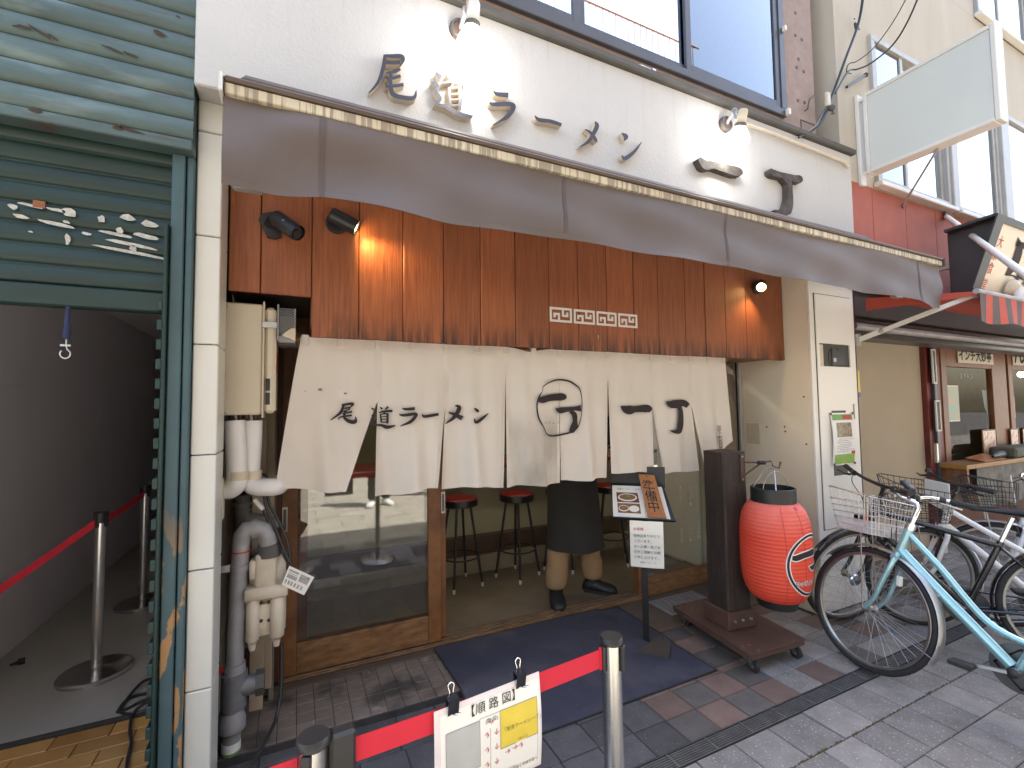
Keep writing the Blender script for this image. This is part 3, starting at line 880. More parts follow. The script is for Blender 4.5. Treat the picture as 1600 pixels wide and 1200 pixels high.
p0 = at(47, 500, x=-1.622); p1 = at(0, 605, x=-1.622)
obj('wall_panel', MB().box(-1.63, -1.618, p1.y-.3, p0.y, p1.z+.02, p0.z+.08, .003), M['passwall'], ps)
bed = obj('tile_bed', MB().box(-2.2, -.36, 1.63, 2.963, -.01, .016), M['mortar'], ps)
tl = mesh_of(MB().box(-.108, .108, -.048, .048, -.006, .006, .003), 'tile', M['ochretile'])
for j in range(7):
    for i in range(8):
        x = -.45-.22*i+(.11 if j % 2 else 0)*1; y = 2.91-.1*j
        if x > -.40 or x < -1.9: continue
        if y < 2.36 and x > -.55: pass
        piece('tile', tl, (x, y, .018), bed)
o = thing('storage_box', 'small pale boxes at the far end of the dim passage', 'box', (-.9, 8, .03))
obj('carton', MB().box(-.86, -.58, 7.2, 7.6, .03, .42, .005), M['greyfloor'], o); obj('upper_carton', MB().box(-.80, -.56, 7.3, 7.6, .43, .72, .005), M['passwall'], o)

# ================================================================== grey gap between the buildings
gap = thing('gap_wall', 'narrow grey weathered wall between the two buildings', 'wall', (3.9, 2.4, 0))
obj('wall_strip', MB().box(xpr+.002, 4.3, 2.42, 2.6, 2.9, 7.0), M['gapgrey'], gap)

# ================================================================== right neighbour
YQ = YB
rb = thing('restaurant_building', 'tan building on the right with terracotta band and sliding windows', 'building', (7, YQ, 0))
xt = at(1306, 100, y=YQ).x
zred = at(1335, 284, y=YQ).z
W1 = at(1363, 290, y=YQ); W1t = at(1357, 57, y=YQ); 
wz_0 = W1.z+.03; wz_1 = W1t.z
wx_0 = at(1357, 100, y=YQ).x; wx_1 = 9.6
mb = MB().box(xt, wx_0, YQ, YQ+.3, zred, 6.0).box(wx_0, 14, YQ+.0008, YQ+.3, wz_1, 5.7).box(wx_0, 14, YQ+.0006, YQ+.3, zred, wz_0-.03).box(wx_1, 14, YQ+.0004, YQ+.3, wz_0-.03, wz_1).box(xt, 6.6, YQ, YQ+.3, 5.7, 9).box(6.6, 14, YQ, YQ+.3, 6.7, 9)
obj('wall', mb, M['tan'], rb)
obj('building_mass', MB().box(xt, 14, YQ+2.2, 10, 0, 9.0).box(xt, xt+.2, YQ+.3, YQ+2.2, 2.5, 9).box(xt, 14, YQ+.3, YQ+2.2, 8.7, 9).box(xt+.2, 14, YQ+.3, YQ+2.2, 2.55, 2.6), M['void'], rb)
# horizontal ledges
def rwindow(x0, x1, z0, z1, mulls, mt='alframe'):
    f_ = .05
    f = obj('window', MB().box(x0, x1, YQ-.03, YQ+.05, z0, z0+f_, .004).box(x0, x1, YQ-.03, YQ+.05, z1-f_, z1, .004).box(x0, x0+f_, YQ-.029, YQ+.05, z0+f_, z1-f_).box(x1-f_, x1, YQ-.029, YQ+.05, z0+f_, z1-f_), M[mt], rb)
    obj('sill', MB().box(x0-.03, x1+.03, YQ-.07, YQ-.002, z0-.045, z0-.004, .006), M['whitepaint'], f)
    xs = [x0+f_]+mulls+[x1-f_]
    for i in range(len(xs)-1):
        a, b2 = xs[i], xs[i+1]; yy = YQ+(.02 if i % 2 else -.004)
        obj('sash', MB().box(a, a+.045, yy-.012, yy+.012, z0+f_, z1-f_, .003).box(b2-.045, b2, yy-.012, yy+.012, z0+f_, z1-f_, .003), M[mt], f)
        obj('pane', MB().quad((a+.045, yy, z0+f_), (b2-.045, yy, z0+f_), (b2-.045, yy, z1-f_), (a+.045, yy, z1-f_)), M['rglass'], f)
    return f
M['rglass'] = glass('neighbour_window_glass', (.25, .26, .27), 3.2)
ma = at(1418, 300, y=YQ).x; mb_ = at(1482, 320, y=YQ).x; mc = at(1556, 250, y=YQ).x
rwindow(wx_0, mb_, wz_0, wz_1, [ma])
rwindow(mb_+.12, mc, wz_0, wz_1, [])
rwindow(mc+.2, 9.6, wz_0, wz_1, [8.4])
obj('window_mullion', MB().box(mb_+.003, mb_+.117, YQ-.05, YQ+.05, wz_0-.03, wz_1, .006), M['alframe'], rb)
obj('wide_mullion', MB().box(mc+.003, mc+.197, YQ-.06, YQ+.05, wz_0-.03, wz_1, .006), M['alframe'], rb)
xu = at(1548, 12, y=YQ).x
rwindow(6.62, 9.0, 5.75, 6.65, [7.2, 8.0])
# terracotta panels
xj = [xt]+[at(px, 330, y=YQ).x for px in (1363, 1414, 1460)]
while xj[-1] < 13: xj.append(xj[-1]+(xj[2]-xj[1]))
zrb = 2.47
for i in range(len(xj)-1):
    obj('panel', MB().box(xj[i]+.003, xj[i+1]-.003, YQ-.004, YQ+.2, zrb, zred-.003, .004), M['redpanel'], rb)
obj('panel_backing', MB().box(xt, 14, YQ+.02, YQ+.29, zrb, zred-.004), M['mortar'], rb)
# shop front of the restaurant, set back
YV = 2.62
zV = at(1480, 545, y=YV).z
obj('lintel', MB().box(4.08, 14, YQ+.26, YV+.1, at(1500, 541, y=YQ+.3).z+.03, 2.53).box(4.13, 14, YQ+.02, YQ+.258, 2.27, 2.465), mat('dark_soffit', (.035, .025, .022), rough=.6), rb)
zcs = at(1500, 541, y=YQ+.06).z
mb = MB().box(4.10, 14, YQ+.06, YQ+.24, zcs, 2.262, .01)
obj('shutter_casing', mb, mat('grimy_dark_casing', (.06, .052, .048), (.035, .03, .028), rough=.35, scale=5, stretch=(.6, 1, 5)), rb)
mb = MB().tube([(4.12, YQ+.03, zcs+.075), (14, YQ+.03, zcs+.075)], .03, 10)
obj('roller_tube', mb, M['galv'], rb)
xbe = at(1445, 700, y=YV).x
obj('beige_wall', MB().box(4.10, xbe, YV, YV+.2, 0, 2.3), M['beige'], rb)
obj('maroon_post', MB().box(xbe+.002, xbe+.09, YV-.05, YV+.1, 0, 2.3, .004), M['maroon'], rb)
obj('dark_post', MB().box(xbe+.092, xbe+.15, YV-.08, YV+.1, 0, 2.3, .004), M['winframe'], rb)
def shopwin(px0, px1, x_hi, plaque=None):
    x0 = at(px0, 600, y=YV).x; x1 = at(px1, 600, y=YV).x
    zb_ = at(1484, 722, y=YV).z; zt_ = at(1478, 573, y=YV).z
    f = obj('shop_window', MB().box(x0-.12, x0, YV-.03, YV+.05, .5, 2.3, .004).box(x1, x_hi, YV-.03, YV+.05, .5, 2.3, .004).box(x0, x1, YV-.029, YV+.05, zt_, 2.3, .004).box(x0, x1, YV-.029, YV+.05, .5, zb_, .004), M['shopwood'], rb)
    obj('pane', MB().quad((x0, YV, zb_), (x1, YV, zb_), (x1, YV, zt_), (x0, YV, zt_)), M['glass2'], f)
    return f, x0, x1, zb_, zt_
f1, a1, b1, zwb, zwt = shopwin(1475, 1546, at(1568, 600, y=YV).x)
f2, a2, b2_, _, _ = shopwin(1578, 1700, 12)
obj('red_strip', MB().box(xbe+.152, a1-.122, YV-.02, YV+.1, 0, 2.3, .003), M['maroon'], rb)
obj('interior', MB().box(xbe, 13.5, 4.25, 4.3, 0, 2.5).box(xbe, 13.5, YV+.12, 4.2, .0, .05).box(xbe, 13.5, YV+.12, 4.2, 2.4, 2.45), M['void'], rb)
obj('end_wall', MB().box(13.5, 13.6, YV+.1, 4.3, 0, 2.5), M['void'], rb)
obj('front_wall', MB().box(12.002, 14, YV, YV+.1, 0, 2.3), M['shopwood'], rb)
obj('low_wall', MB().box(xbe+.15, 13, YV+.051, YV+.1, 0, .5), M['shopwood'], rb)

# ================================================================== across the street (seen only mirrored in the glass)
for (x0, x1, h, c, nm, lab) in ((-9, -1.2, 8.5, (.62, .58, .50), 'apartment_building', 'pale rendered building across the street, mirrored in the shop glass'), (-1.0, 11.0, 11.4, (.36, .32, .27), 'terrace_building', 'ochre building with railed roof terrace across the street'), (11.2, 24, 7.5, (.74, .73, .70), 'white_building', 'white building across the street mirrored in the right windows')):
    t = thing(nm, lab, 'building', ((x0+x1)/2, -6, 0))
    obj('wall', MB().box(x0, x1, -14, -5.2, 0, h), mat(nm+'_wall', c, tuple(v*.85 for v in c), rough=.9, scale=1.5), t)
    for k in range(int((x1-x0)/1.6)):
        for zf in (3.4, 6.0):
            if zf+1.2 < h:
                wf = obj('window', MB().box(x0+.3+k*1.6, x0+1.4+k*1.6, -5.2, -5.14, zf, zf+1.2, .01), M['winframe'], t)
                obj('pane', MB().box(x0+.36+k*1.6, x0+1.34+k*1.6, -5.139, -5.13, zf+.06, zf+1.14), M['rglass'], wf)
    obj('shopfront', MB().box(x0+.3, x1-.3, -5.2, -5.12, .1, 2.4, .01), mat(nm+'_shopfront', (.12, .10, .09), rough=.5), t)
    rl = MB()
    rl.tube([(x0, -5.3, h+1.0), (x1, -5.3, h+1.0)], .03, 6)
    for k in range(int((x1-x0)/.22)): rl.tube([(x0+.1+k*.22, -5.3, h), (x0+.1+k*.22, -5.3, h+1.0)], .012, 5)
    obj('roof_railing', rl, mat(nm+'_rail', (.32, .16, .11), rough=.6), t)
# ================================================================== awning
YA = 1.60
aw = thing('awning', 'long taupe fabric awning with hanging valance over the cedar front', 'awning', (1.9, YA, 2.4))
A0 = at(350, 112, y=YA); A1 = at(1470, 408, y=YA)
ax0, ax1 = A0.x, A1.x
zt_a = (A0.z+A1.z)/2
zch1 = at(350, 128, y=YA).z; zch0 = at(350, 146, y=YA).z
obj('front_bar', MB().box(ax0, ax1, YA-.02, YA+.05, zch1, zt_a, .012), M['awnbar'], aw)
obj('drip_channel', MB().box(ax0+.003, ax1-.003, YA-.008, YA+.03, zch0, zch1-.002, .003), M['awnchan'], aw)
obj('end_cap', MB().box(ax0-.012, ax0-.001, YA-.024, YA+.055, zch0-.005, zt_a+.004, .004), M['mosaic_white'], aw)
obj('end_cap', MB().box(ax1+.001, ax1+.012, YA-.024, YA+.055, zch0-.005, zt_a+.004, .004), M['awnbar'], aw)
seams = [at(px, 350, y=YA).x for px in (503, 885, 1135, 1432)]
zv0 = zch0+.004
def val_y(x, t):
    return YA+.004+t*(.008*math.sin(x*6.1+.5)+.007*math.sin(x*13.7+1.1)*t+.005*math.sin(x*2.3)) - .012*math.exp(-((x-ax0-.16)/.14)**2)*math.sin(t*PI*1.6+x*9) - .007*math.sin((t*1.9+x*1.3)*PI)*(1-t*.3)
VB = [(q.x, q.z) for q in [at(px, py, y=YA-.004) for px, py in ((350, 286), (430, 299), (502, 304), (600, 325), (700, 346), (885, 372), (1010, 394), (1135, 416), (1300, 445), (1435, 469), (1462, 481), (1471, 479))]]
def val_fold(x, t): return .009*math.sin((t*1.7+x*2.6)*PI)*math.exp(-((x-ax0-.35)/.55)**2)+.006*math.sin((t*2.3-x*1.7+.4)*PI)
def zvb(x):
    for (xa_, za_), (xb_, zb__) in zip(VB[:-1], VB[1:]):
        if x <= xb_ or (xb_, zb__) == VB[-1]:
            t = max(0, min(1, (x-xa_)/(xb_-xa_))); return za_+(zb__-za_)*t+.003*math.sin(x*7.3)
va = MB().grid(lambda u, v: (ax0+(ax1-ax0)*u, val_y(ax0+(ax1-ax0)*u, v)-val_fold(ax0+(ax1-ax0)*u, v)*math.sin(min(1, v*2.2)*PI/2), zv0+(zvb(ax0+(ax1-ax0)*u)-zv0)*v), 200, 18)
vo = obj('valance', va, M['awning'], aw, smooth=80)
for xs in seams:
    obj('seam', MB().grid(lambda u, v: (xs-.008+.016*u, val_y(xs-.008+.016*u, v)-val_fold(xs-.008+.016*u, v)*math.sin(min(1, v*2.2)*PI/2)-.0022, zv0+(zvb(xs)-zv0)*v), 2, 16), M['awnseam'], vo, smooth=80)
obj('hem', MB().grid(lambda u, v: (ax0+(ax1-ax0)*u, val_y(ax0+(ax1-ax0)*u, .9+.1*v)-val_fold(ax0+(ax1-ax0)*u, .9+.1*v)-.002, zv0+(zvb(ax0+(ax1-ax0)*u)-zv0)*(.915+.085*v)), 200, 2), M['awning'], vo, smooth=80)
obj('canopy', MB().grid(lambda u, v: (ax0+.01+(ax1-ax0-.02)*u, YA+.03+(YF-.05-YA)*v, zt_a-.03+.2*v-.012*math.sin(v*PI)), 12, 6), M['awning'], aw, smooth=80)
obj('cassette', MB().box(ax0, ax1-.3, YF-.16, YF-.005, zt_a+.10, zt_a+.22, .03), M['awnbar'], aw)
for xa_ in (ax0+.06, ax1-.5):
    arm = MB().bar((xa_, YA+.05, 2.40), (xa_+.35, 1.84, 2.52), .03, .045).bar((xa_+.35, 1.84, 2.52), (xa_+.05, YF-.03, 2.60), .03, .045)
    obj('arm', arm, M['cabside'], aw)
    obj('arm_bracket', MB().box(xa_-.04, xa_+.05, YA+.03, YA+.07, zvb(xa_)+.012, zvb(xa_)+.07, .006), M['alu'], aw)

# ================================================================== raised lettering on the fascia
YL = YF-.034
def c1(x, y): return at(560+x/5.333, 60+y/5.333, y=YL)
def c2(x, y): return at(800+x/6.667, 140+y/6.667, y=YL)
def c3(x, y): return at(1070+x/7.2727, 220+y/7.2727, y=YL-.01)
LET = [
 ('尾', c1, [[(210,142,16),(280,148,30),(355,150,34),(372,180,26),(348,234,6)], [(228,205,20),(290,204,26),(350,203,26)], [(222,138,24),(208,240,28),(165,365,24),(86,456,8)],
   [(350,256,14),(305,276,28),(222,292,8)], [(228,338,12),(290,332,22),(352,312,26)], [(222,402,16),(300,396,24),(376,384,26)], [(272,284,24),(266,390,30),(292,468,36),(380,494,34),(462,494,30),(482,432,5)]]),
 ('道', c1, [[(645,280,6),(668,305,26),(688,326,36)], [(608,365,10),(660,395,32),(642,440,22),(680,500,28),(645,542,22)], [(632,548,14),(720,566,26),(830,626,36),(920,650,30),(955,645,5)],
   [(735,284,5),(765,340,24)], [(850,288,26),(822,335,14)], [(690,372,12),(790,356,24),(888,384,32)], [(800,352,26),(780,400,14)], [(757,408,18),(764,500,18),(772,560,16)], [(757,410,12),(845,404,18)], [(846,398,26),(852,500,28),(845,600,18)],
   [(768,462,12),(836,458,12)], [(768,508,12),(836,505,12)], [(770,556,14),(842,556,14)]]),
 ('ラ', c1, [[(1124,436,4),(1160,464,30),(1250,472,36)], [(1092,532,6),(1130,550,30),(1260,548,34),(1290,578,38),(1235,656,30),(1122,722,6)]]),
 ('ー', c2, [[(238,270,4),(282,314,36),(400,330,36),(516,368,32)]]),
 ('メ', c2, [[(862,332,8),(885,378,42),(836,480,34),(775,556,26),(700,598,6)], [(762,414,10),(820,450,26),(868,520,32),(882,550,10)]]),
 ('ン', c2, [[(1143,452,8),(1186,490,46),(1168,532,8)], [(1143,684,6),(1178,716,38),(1270,650,30),(1352,544,4)]]),
]
sg = thing('shop_sign', 'raised navy brush letters 尾道ラーメン fixed on the white fascia', 'sign', (1, YF, 2.95))
for ch, fn, st in LET:
    st = [[(a, b_, c*1.1+1) for a, b_, c in q] for q in st]
    mb = strokes_solid(MB(), st, fn, (0, YF-YL-.002, 0))
    obj('letter', mb, [M['navyface'], M['letterside']], sg, smooth=40)
sg = thing('driftwood_sign', 'rough driftwood characters 一丁 fixed on the right of the white fascia', 'sign', (2.7, YF, 2.95))
rd = random.Random(11)
for st in ([[(165,195,36),(200,235,70),(250,275,100),(330,278,86),(420,298,78),(520,322,92),(610,355,104),(648,390,40)]],
           [[(975,322,26),(1010,360,64),(1080,382,62),(1160,402,66),(1240,420,70),(1300,440,96),(1335,470,30)], [(1140,405,60),(1188,480,60),(1202,570,56),(1196,660,70),(1186,740,92),(1168,815,86)], [(1190,800,70),(1120,822,56),(1060,805,44),(1024,784,14)]]):
    st = [[(a+rd.uniform(-5, 5), b+rd.uniform(-5, 5), c*rd.uniform(.9, 1.08)) for a, b, c in q] for q in st]
    mb = strokes_solid(MB(), st, c3, (0, YF-YL+.008, 0))
    obj('letter', mb, [M['drift'], M['drift']], sg, smooth=40)

# ================================================================== wall lamps above the fascia
def wall_lamp(px_b, px_t, pole, label):
    base = at(*px_b, y=YF-.002); bulb = at(*px_t, y=YF-.17)
    t = thing('wall_lamp', label, 'lamp', base, 'lamps over the white fascia')
    obj('base', MB().lathe([(0, -.028), (.035, -.026), (.045, -.014), (.05, 0)], c=base, n=24, axis='y'), M['brownmetal'], t)
    obj('base_ring', MB().lathe([(.036, -.030), (.046, -.030), (.051, -.016), (.048, -.012)], c=base, n=24, axis='y'), M['flash'], t)
    mid = Vector((base.x+(bulb.x-base.x)*.3, YF-.10, base.z+.03))
    top = Vector((bulb.x+.004, YF-.155, bulb.z+.085))
    obj('arm', MB().tube([base+Vector((0, -.02, 0)), mid, top], .011, 8), M['galv'], t)
    obj('joint', MB().ball(mid, .02), M['galv'], t)
    ax = (Vector((bulb.x, YF-.10, bulb.z-.25))-Vector((bulb.x, bulb.y, bulb.z))).normalized()
    def along(d): return Vector(bulb)+ax*d
    obj('socket', MB().tube([along(-.125), along(-.115), along(-.05), along(-.045)], [.024, .029, .029, .026], 16), M['vinyl'] if pole else M['tape'], t)
    obj('collar', MB().tube([along(-.048), along(-.044), along(-.024), along(-.02)], [.029, .034, .034, .03], 16), M['flash'], t)
    obj('bulb', MB().tube([along(-.03), along(-.01), along(.025), along(.055), along(.075), along(.085)], [.030, .042, .060, .068, .056, .0015], 20), M['bulb'], t, smooth=60)
    if pole: obj('stem', MB().tube([top+Vector((0, 0, .02)), top+Vector((0, .03, .5))], .022, 10), mat('rusty_cream_pole', (.62, .45, .28), (.45, .20, .08), rough=.6, scale=6), t)
    sp = bpy.data.lights.new('lamp_light', 'SPOT'); sp.energy = .7; sp.spot_size = R(54); sp.spot_blend = .55; sp.shadow_soft_size = .03; sp.color = (1, .95, .85)
    lo = bpy.data.objects.new('lamp_light', sp); col.objects.link(lo); lo.parent = t
    lo.location = along(.095)-base
    aim = Vector((bulb.x-.0, YF, bulb.z-.23))
    lo.rotation_euler = (aim-along(.095)).to_track_quat('-Z', 'Y').to_euler()
wall_lamp((717, 50), (737, 52), True, 'lit wall lamp on a rusty pole above the letter 道')
wall_lamp((1131, 196), (1155, 206), False, 'lit wall lamp under the white conduit above the driftwood 一')
# conduit along the top of the fascia
ty = YF+.06
pts = [at(px, py, y=ty) for px, py in ((975, 104), (1000, 108), (1080, 143), (1160, 178), (1230, 205), (1296, 226))]
cd = thing('conduit_pipe', 'white plastic conduit pipe lying along the top of the fascia', 'pipe', pts[0])
obj('pipe', MB().tube([pts[0]+Vector((-.03, .1, .0))]+pts, [.024, .026]+[.024]*5, 12), M['vinyl'], cd, smooth=60)
for px, py in ((1018, 115), (1090, 147), (1240, 208), (1270, 217)):
    p = at(px, py, y=ty)
    obj('clamp', MB().tube([p-Vector((.012, 0, 0)), p+Vector((.012, 0, 0))], .028, 12), M['alu'], cd)
pts = [at(px, py, y=YF-.02) for px, py in ((1160, 192), (1205, 208), (1240, 222), (1285, 240), (1318, 253), (1326, 262))]
cb = thing('sheathed_cable', 'pale sheathed cable running just under the fascia flashing', 'cable', pts[0])
obj('sheath', MB().tube(pts, .012, 8), M['tape'], cb, smooth=60)

# ================================================================== camera and spotlights on the cedar boards
p = at(438, 358, y=YW-.01)
ca = thing('security_camera', 'black bullet security camera under the awning at the left', 'camera', p)
b0 = at(421, 352, y=YW); tip = at(477, 375, y=YW-.16)
obj('base_plate', MB().prism([at(px, py, y=YW-.004) for px, py in ((404, 345), (410, 336), (424, 333), (440, 366), (440, 372), (430, 375), (418, 372))], (0, -.018, 0)), M['black'], ca)
obj('bracket', MB().tube([b0+Vector((0, -.015, 0)), b0+Vector((.01, -.05, .005))], .022, 10), M['black'], ca)
s0 = at(427, 340, y=YW-.05); dirn = (tip-s0).normalized()
obj('body', MB().tube([s0, s0+dirn*.01, s0+dirn*.14, s0+dirn*.15], [.022, .03, .033, .031], 18), mat('worn_black_housing', (.045, .048, .045), (.02, .02, .02), rough=.5, scale=12), ca)
obj('hood', MB().tube([s0+dirn*.02+Vector((0, 0, .008)), s0+dirn*.165+Vector((0, 0, .008))], .035, 18, cap=False), M['black'], ca)
obj('lens', MB().tube([s0+dirn*.148, s0+dirn*.157], [.024, .02], 18), M['black'], ca)
q = s0+dirn*.08+Vector((0, -.036, .012))
obj('label', MB().quad(q+Vector((-.014, 0, .004)), q+Vector((.014, -.001, .0)), q+Vector((.014, -.004, -.009)), q+Vector((-.014, -.003, -.005))), M['alu'], ca)
def spot(pxb, pxt, label, lit):
    b0 = at(*pxb, y=YW-.003); tip = at(*pxt, y=YW-(.15 if lit else .055))
    t = thing('spotlight', label, 'spotlight', b0, 'black spotlights on the cedar boards')
    obj('base', MB().lathe([(0, -.022), (.045, -.022), (.05, -.017), (.05, 0)], c=b0, n=24, axis='y'), M['black'], t)
    sc0 = b0+Vector((0.0, -.045, .012)); d = (tip-sc0).normalized()
    L_ = .13 if not lit else .10
    st = sc0-d*.035
    obj('arm', MB().tube([b0+Vector((0, -.015, 0)), sc0], .012, 8), M['black'], t)
    obj('can', MB().tube([st, st+d*.006, st+d*L_], [.03, .037, .037], 20, cap=False).tube([st+d*(L_-.03), st+d*(L_-.001)], [.031, .0335], 20, cap=False), M['black'], t)
    obj('can_back', MB().tube([st, st+d*.004], .031, 20), M['black'], t)
    obj('bulb', MB().tube([st+d*(L_-.04), st+d*(L_-.010), st+d*(L_-.002)], [.02, .029, .014], 16), M['warmbulb'], t)
    return t, st+d*(L_+.004), d
def lamp_spot(t, pos, aim, e, size, blend=.8):
    sp = bpy.data.lights.new('lamp_light', 'SPOT'); sp.energy = e*.6; sp.spot_size = R(size); sp.spot_blend = blend; sp.shadow_soft_size = .025; sp.color = (1, .60, .24)
    lo = bpy.data.objects.new('lamp_light', sp); col.objects.link(lo); lo.parent = t
    lo.location = Vector(pos)-wloc(t)
    lo.rotation_euler = (Vector(aim)-Vector(pos)).to_track_quat('-Z', 'Y').to_euler()
t, pos, d = spot((526, 350), (564, 360), 'black cylindrical spotlight beside the security camera', False)
lamp_spot(t, pos, at(640, 470, y=YW), 5, 100)
t, pos, d = spot((1181, 450), (1190, 457), 'lit black spotlight on the right end of the cedar boards', True)
lamp_spot(t, pos, at(1180, 560, y=YW-.1), 5, 110)
# small hook and the meander ornament
p = at(932, 527, y=YW)
hk = thing('hook', 'small bent metal hook screwed below the white meander ornament', 'hook', p)
obj('hook_wire', MB().tube([p+Vector((0, .002, .012)), p+Vector((0, -.018, .01)), p+Vector((0, -.022, -.006)), p+Vector((0, -.012, -.014))], .003, 6), M['alu'], hk)
ga = at(859, 481, y=YW-.004); gb = at(998, 489, y=YW-.004); gc = at(859, 500, y=YW-.004)
gw = gb.x-ga.x; gh = .088
org = Vector((ga.x, YW-.0045, at(859, 502, y=YW-.004).z))
mn = thing('meander_ornament', 'white thunder-scroll meander motif fixed on the cedar boards', 'ornament', org)
u = gw/8
t_ = .0135
def key(mb, ox, flip):
    w_, h_ = u-.014, gh
    def seg(x0, y0, x1, y1):
        if flip: x0, x1 = w_-x1, w_-x0; y0, y1 = h_-y1, h_-y0
        mb.box(org.x+ox+x0, org.x+ox+x1, org.y, org.y+.0035, org.z+y0, org.z+y1)
    seg(0, h_-t_, w_+.014-0*t_, h_)            # top bar
    seg(0, 0, t_, h_-t_)                       # left
    seg(t_, 0, w_, t_)                         # bottom
    seg(w_-t_, t_, w_, h_*.62)                 # right
    seg(w_*.36, h_*.62-t_, w_-t_, h_*.62)      # inner top
    seg(w_*.36, h_*.30, w_*.36+t_, h_*.62-t_)  # inner left
for k in range(8):
    mb = MB(); key(mb, k*u, k % 2 == 1)
    obj('scroll', mb, M['whitepaint'], mn)

# ================================================================== noren
N0 = at(470, 525, y=YN); N1 = at(1133, 560, y=YN)
nx0, nx1 = N0.x, N1.x; ntop = (N0.z+N1.z)/2
no = thing('noren', 'long pale cotton noren curtain of eight panels with black brush lettering', 'curtain', ((nx0+nx1)/2, YN, ntop))
obj('rod', MB().tube([(nx0-.04, YN+.014, ntop-.012), (nx1+.04, YN+.014, ntop-.012)], .009, 10), M['doorwood'], no)
tops = [nx0+(nx1-nx0)*i/8 for i in range(9)]
splt = [None]+[at(px, py, y=YN).z for px, py in ((578, 628), (693, 632), (798, 575), (873, 570), (951, 583), (1027, 632), (1091, 632))]+[None]
bot = [((430, 764), (540, 769)), ((586, 777), (683, 763)), ((689.5, 763), (788, 761)), ((793, 762), (875, 755)), ((877, 752), (949, 748)), ((956, 739), (1022, 738)), ((1037, 740), (1092, 735)), ((1100, 735), (1144, 690))]
def ny(x, z):
    d = max(0, ntop-z)
    d0 = d; d = d*(1-.62*min(1, max(0, (x-1.3)/1.0)))
    return YN+d*(.030*math.sin(x*17.5+.4)+.016*math.sin(x*33+z*4+1)+.010*math.sin(x*57+z*2))+.004*math.sin(x*40)*min(1, d0*8)*(1 if x < 2 else .4)
def panel(i):
    bl = at(*bot[i][0], y=YN); brr = at(*bot[i][1], y=YN)
    def edge(k, side):
        xt_ = tops[k]; zs_ = splt[k] if splt[k] is not None else ntop-.02
        xb_ = bl.x if side == 0 else brr.x; zb_ = bl.z if side == 0 else brr.z
        return xt_, zs_, xb_, zb_
    def fn(u, v):
        r = []
        for side, k in ((0, i), (1, i+1)):
            xt_, zs_, xb_, zb_ = edge(k, side)
            z = ntop+(zb_-ntop)*v
            if z >= zs_: x = xt_+(-.001 if side == 0 else .001)
            else:
                t = (zs_-z)/(zs_-zb_); x = xt_+(xb_-xt_)*(t**.9)
            r.append((x, z))
        x = r[0][0]+(r[1][0]-r[0][0])*u
        sag = -.012*math.sin(u*PI)*(1-v)*0
        z = r[0][1]+(r[1][1]-r[0][1])*u+.006*math.sin(u*7+i*2)*v
        if i == 3: z -= .022*math.exp(-((u-.42)/.22)**2)*(1-v)
        return (x, ny(x, z)-(.006*max(0, v-.45) if i % 2 else 0), z)
    return fn
PAN = []
for i in range(8):
    f = panel(i)
    me = MB().grid(f, 26, 34)
    o = obj('panel', me, M['noren_dirty'] if i == 3 else M['noren'], no, smooth=80)
    PAN.append((o, f))
    obj('hem', MB().grid(lambda u, v: tuple(Vector(f(u, v*.07))+Vector((0, -.0015, 0))), 26, 3), M['hem'], o, smooth=80)
    for (ua, ub) in ((0, .05), (.95, 1)):
        if (i == 0 and ua == 0) or (i == 7 and ua > 0): continue
        obj('edge_seam', MB().grid(lambda u, v: tuple(Vector(f(ua+(ub-ua)*u, .07+v*.93))+Vector((0, -.0012, 0))), 1, 30), M['hem'], o, smooth=80)
for k in range(17):
    x = nx0+(nx1-nx0)*k/16+(.02 if k == 0 else (-.02 if k == 16 else 0))
    obj('loop', MB().box(x-.017, x+.017, YN-.006, YN+.026, ntop-.042, ntop+.012, .004), M['hem'], no)
nt = M['noren_dirty']
overlay(nt, (.14, .115, .075), scale=2.2, lo=.30, hi=.72, stretch=(2.2, 1, 1), amount=.62, zmin=-.36, zmax=-.50)
def nl(sx, sy, k):
    def fn(x, y, layer=0):
        p = at(sx+x/k, sy+y/k, y=YN)
        return (p.x, ny(p.x, p.z)-.0180-.0002*layer, p.z)
    return fn
fa = nl(500, 610, 5.714); fb = nl(820, 580, 10.909); fc = nl(940, 600, 8)
W_O = [[(190,130,12),(285,120,18),(262,152,6)], [(205,162,8),(268,152,12)], [(208,130,16),(178,200,18),(92,264,6)], [(262,166,8),(195,192,5)], [(195,206,7),(280,190,12)], [(165,262,6),(178,238,9),(278,222,12)], [(226,180,14),(212,238,16),(258,276,24),(308,276,24),(310,232,4)]]
W_MICHI = [[(455,160,5),(478,170,16)], [(455,225,5),(482,222,12),(470,254,10),(487,280,12),(456,305,9)], [(453,312,7),(540,310,16),(600,328,24),(668,312,6)], [(535,150,6),(556,166,14)], [(606,146,14),(580,170,8)], [(528,198,9),(580,186,14),(642,184,16)], [(580,188,9),(566,208,8)], [(540,212,11),(548,286,12)], [(540,212,7),(604,206,10)], [(601,206,14),(600,294,14)], [(552,236,6),(598,232,6)], [(552,258,6),(598,256,6)], [(550,284,8),(600,280,8)]]
W_RA = [[(728,160,6),(760,168,16),(835,162,20)], [(700,214,6),(740,222,18),(835,210,20),(842,228,20),(795,280,20),(708,318,5)]]
W_BAR = [[(900,212,6),(925,232,18),(1048,212,18)]]
W_ME = [[(1205,135,8),(1240,155,26),(1195,240,24),(1118,298,6)], [(1148,198,8),(1200,215,22),(1266,250,30)]]
W_N = [[(1358,158,6),(1390,182,22),(1404,194,6)], [(1358,250,6),(1372,284,18),(1440,250,20),(1490,205,4)]]
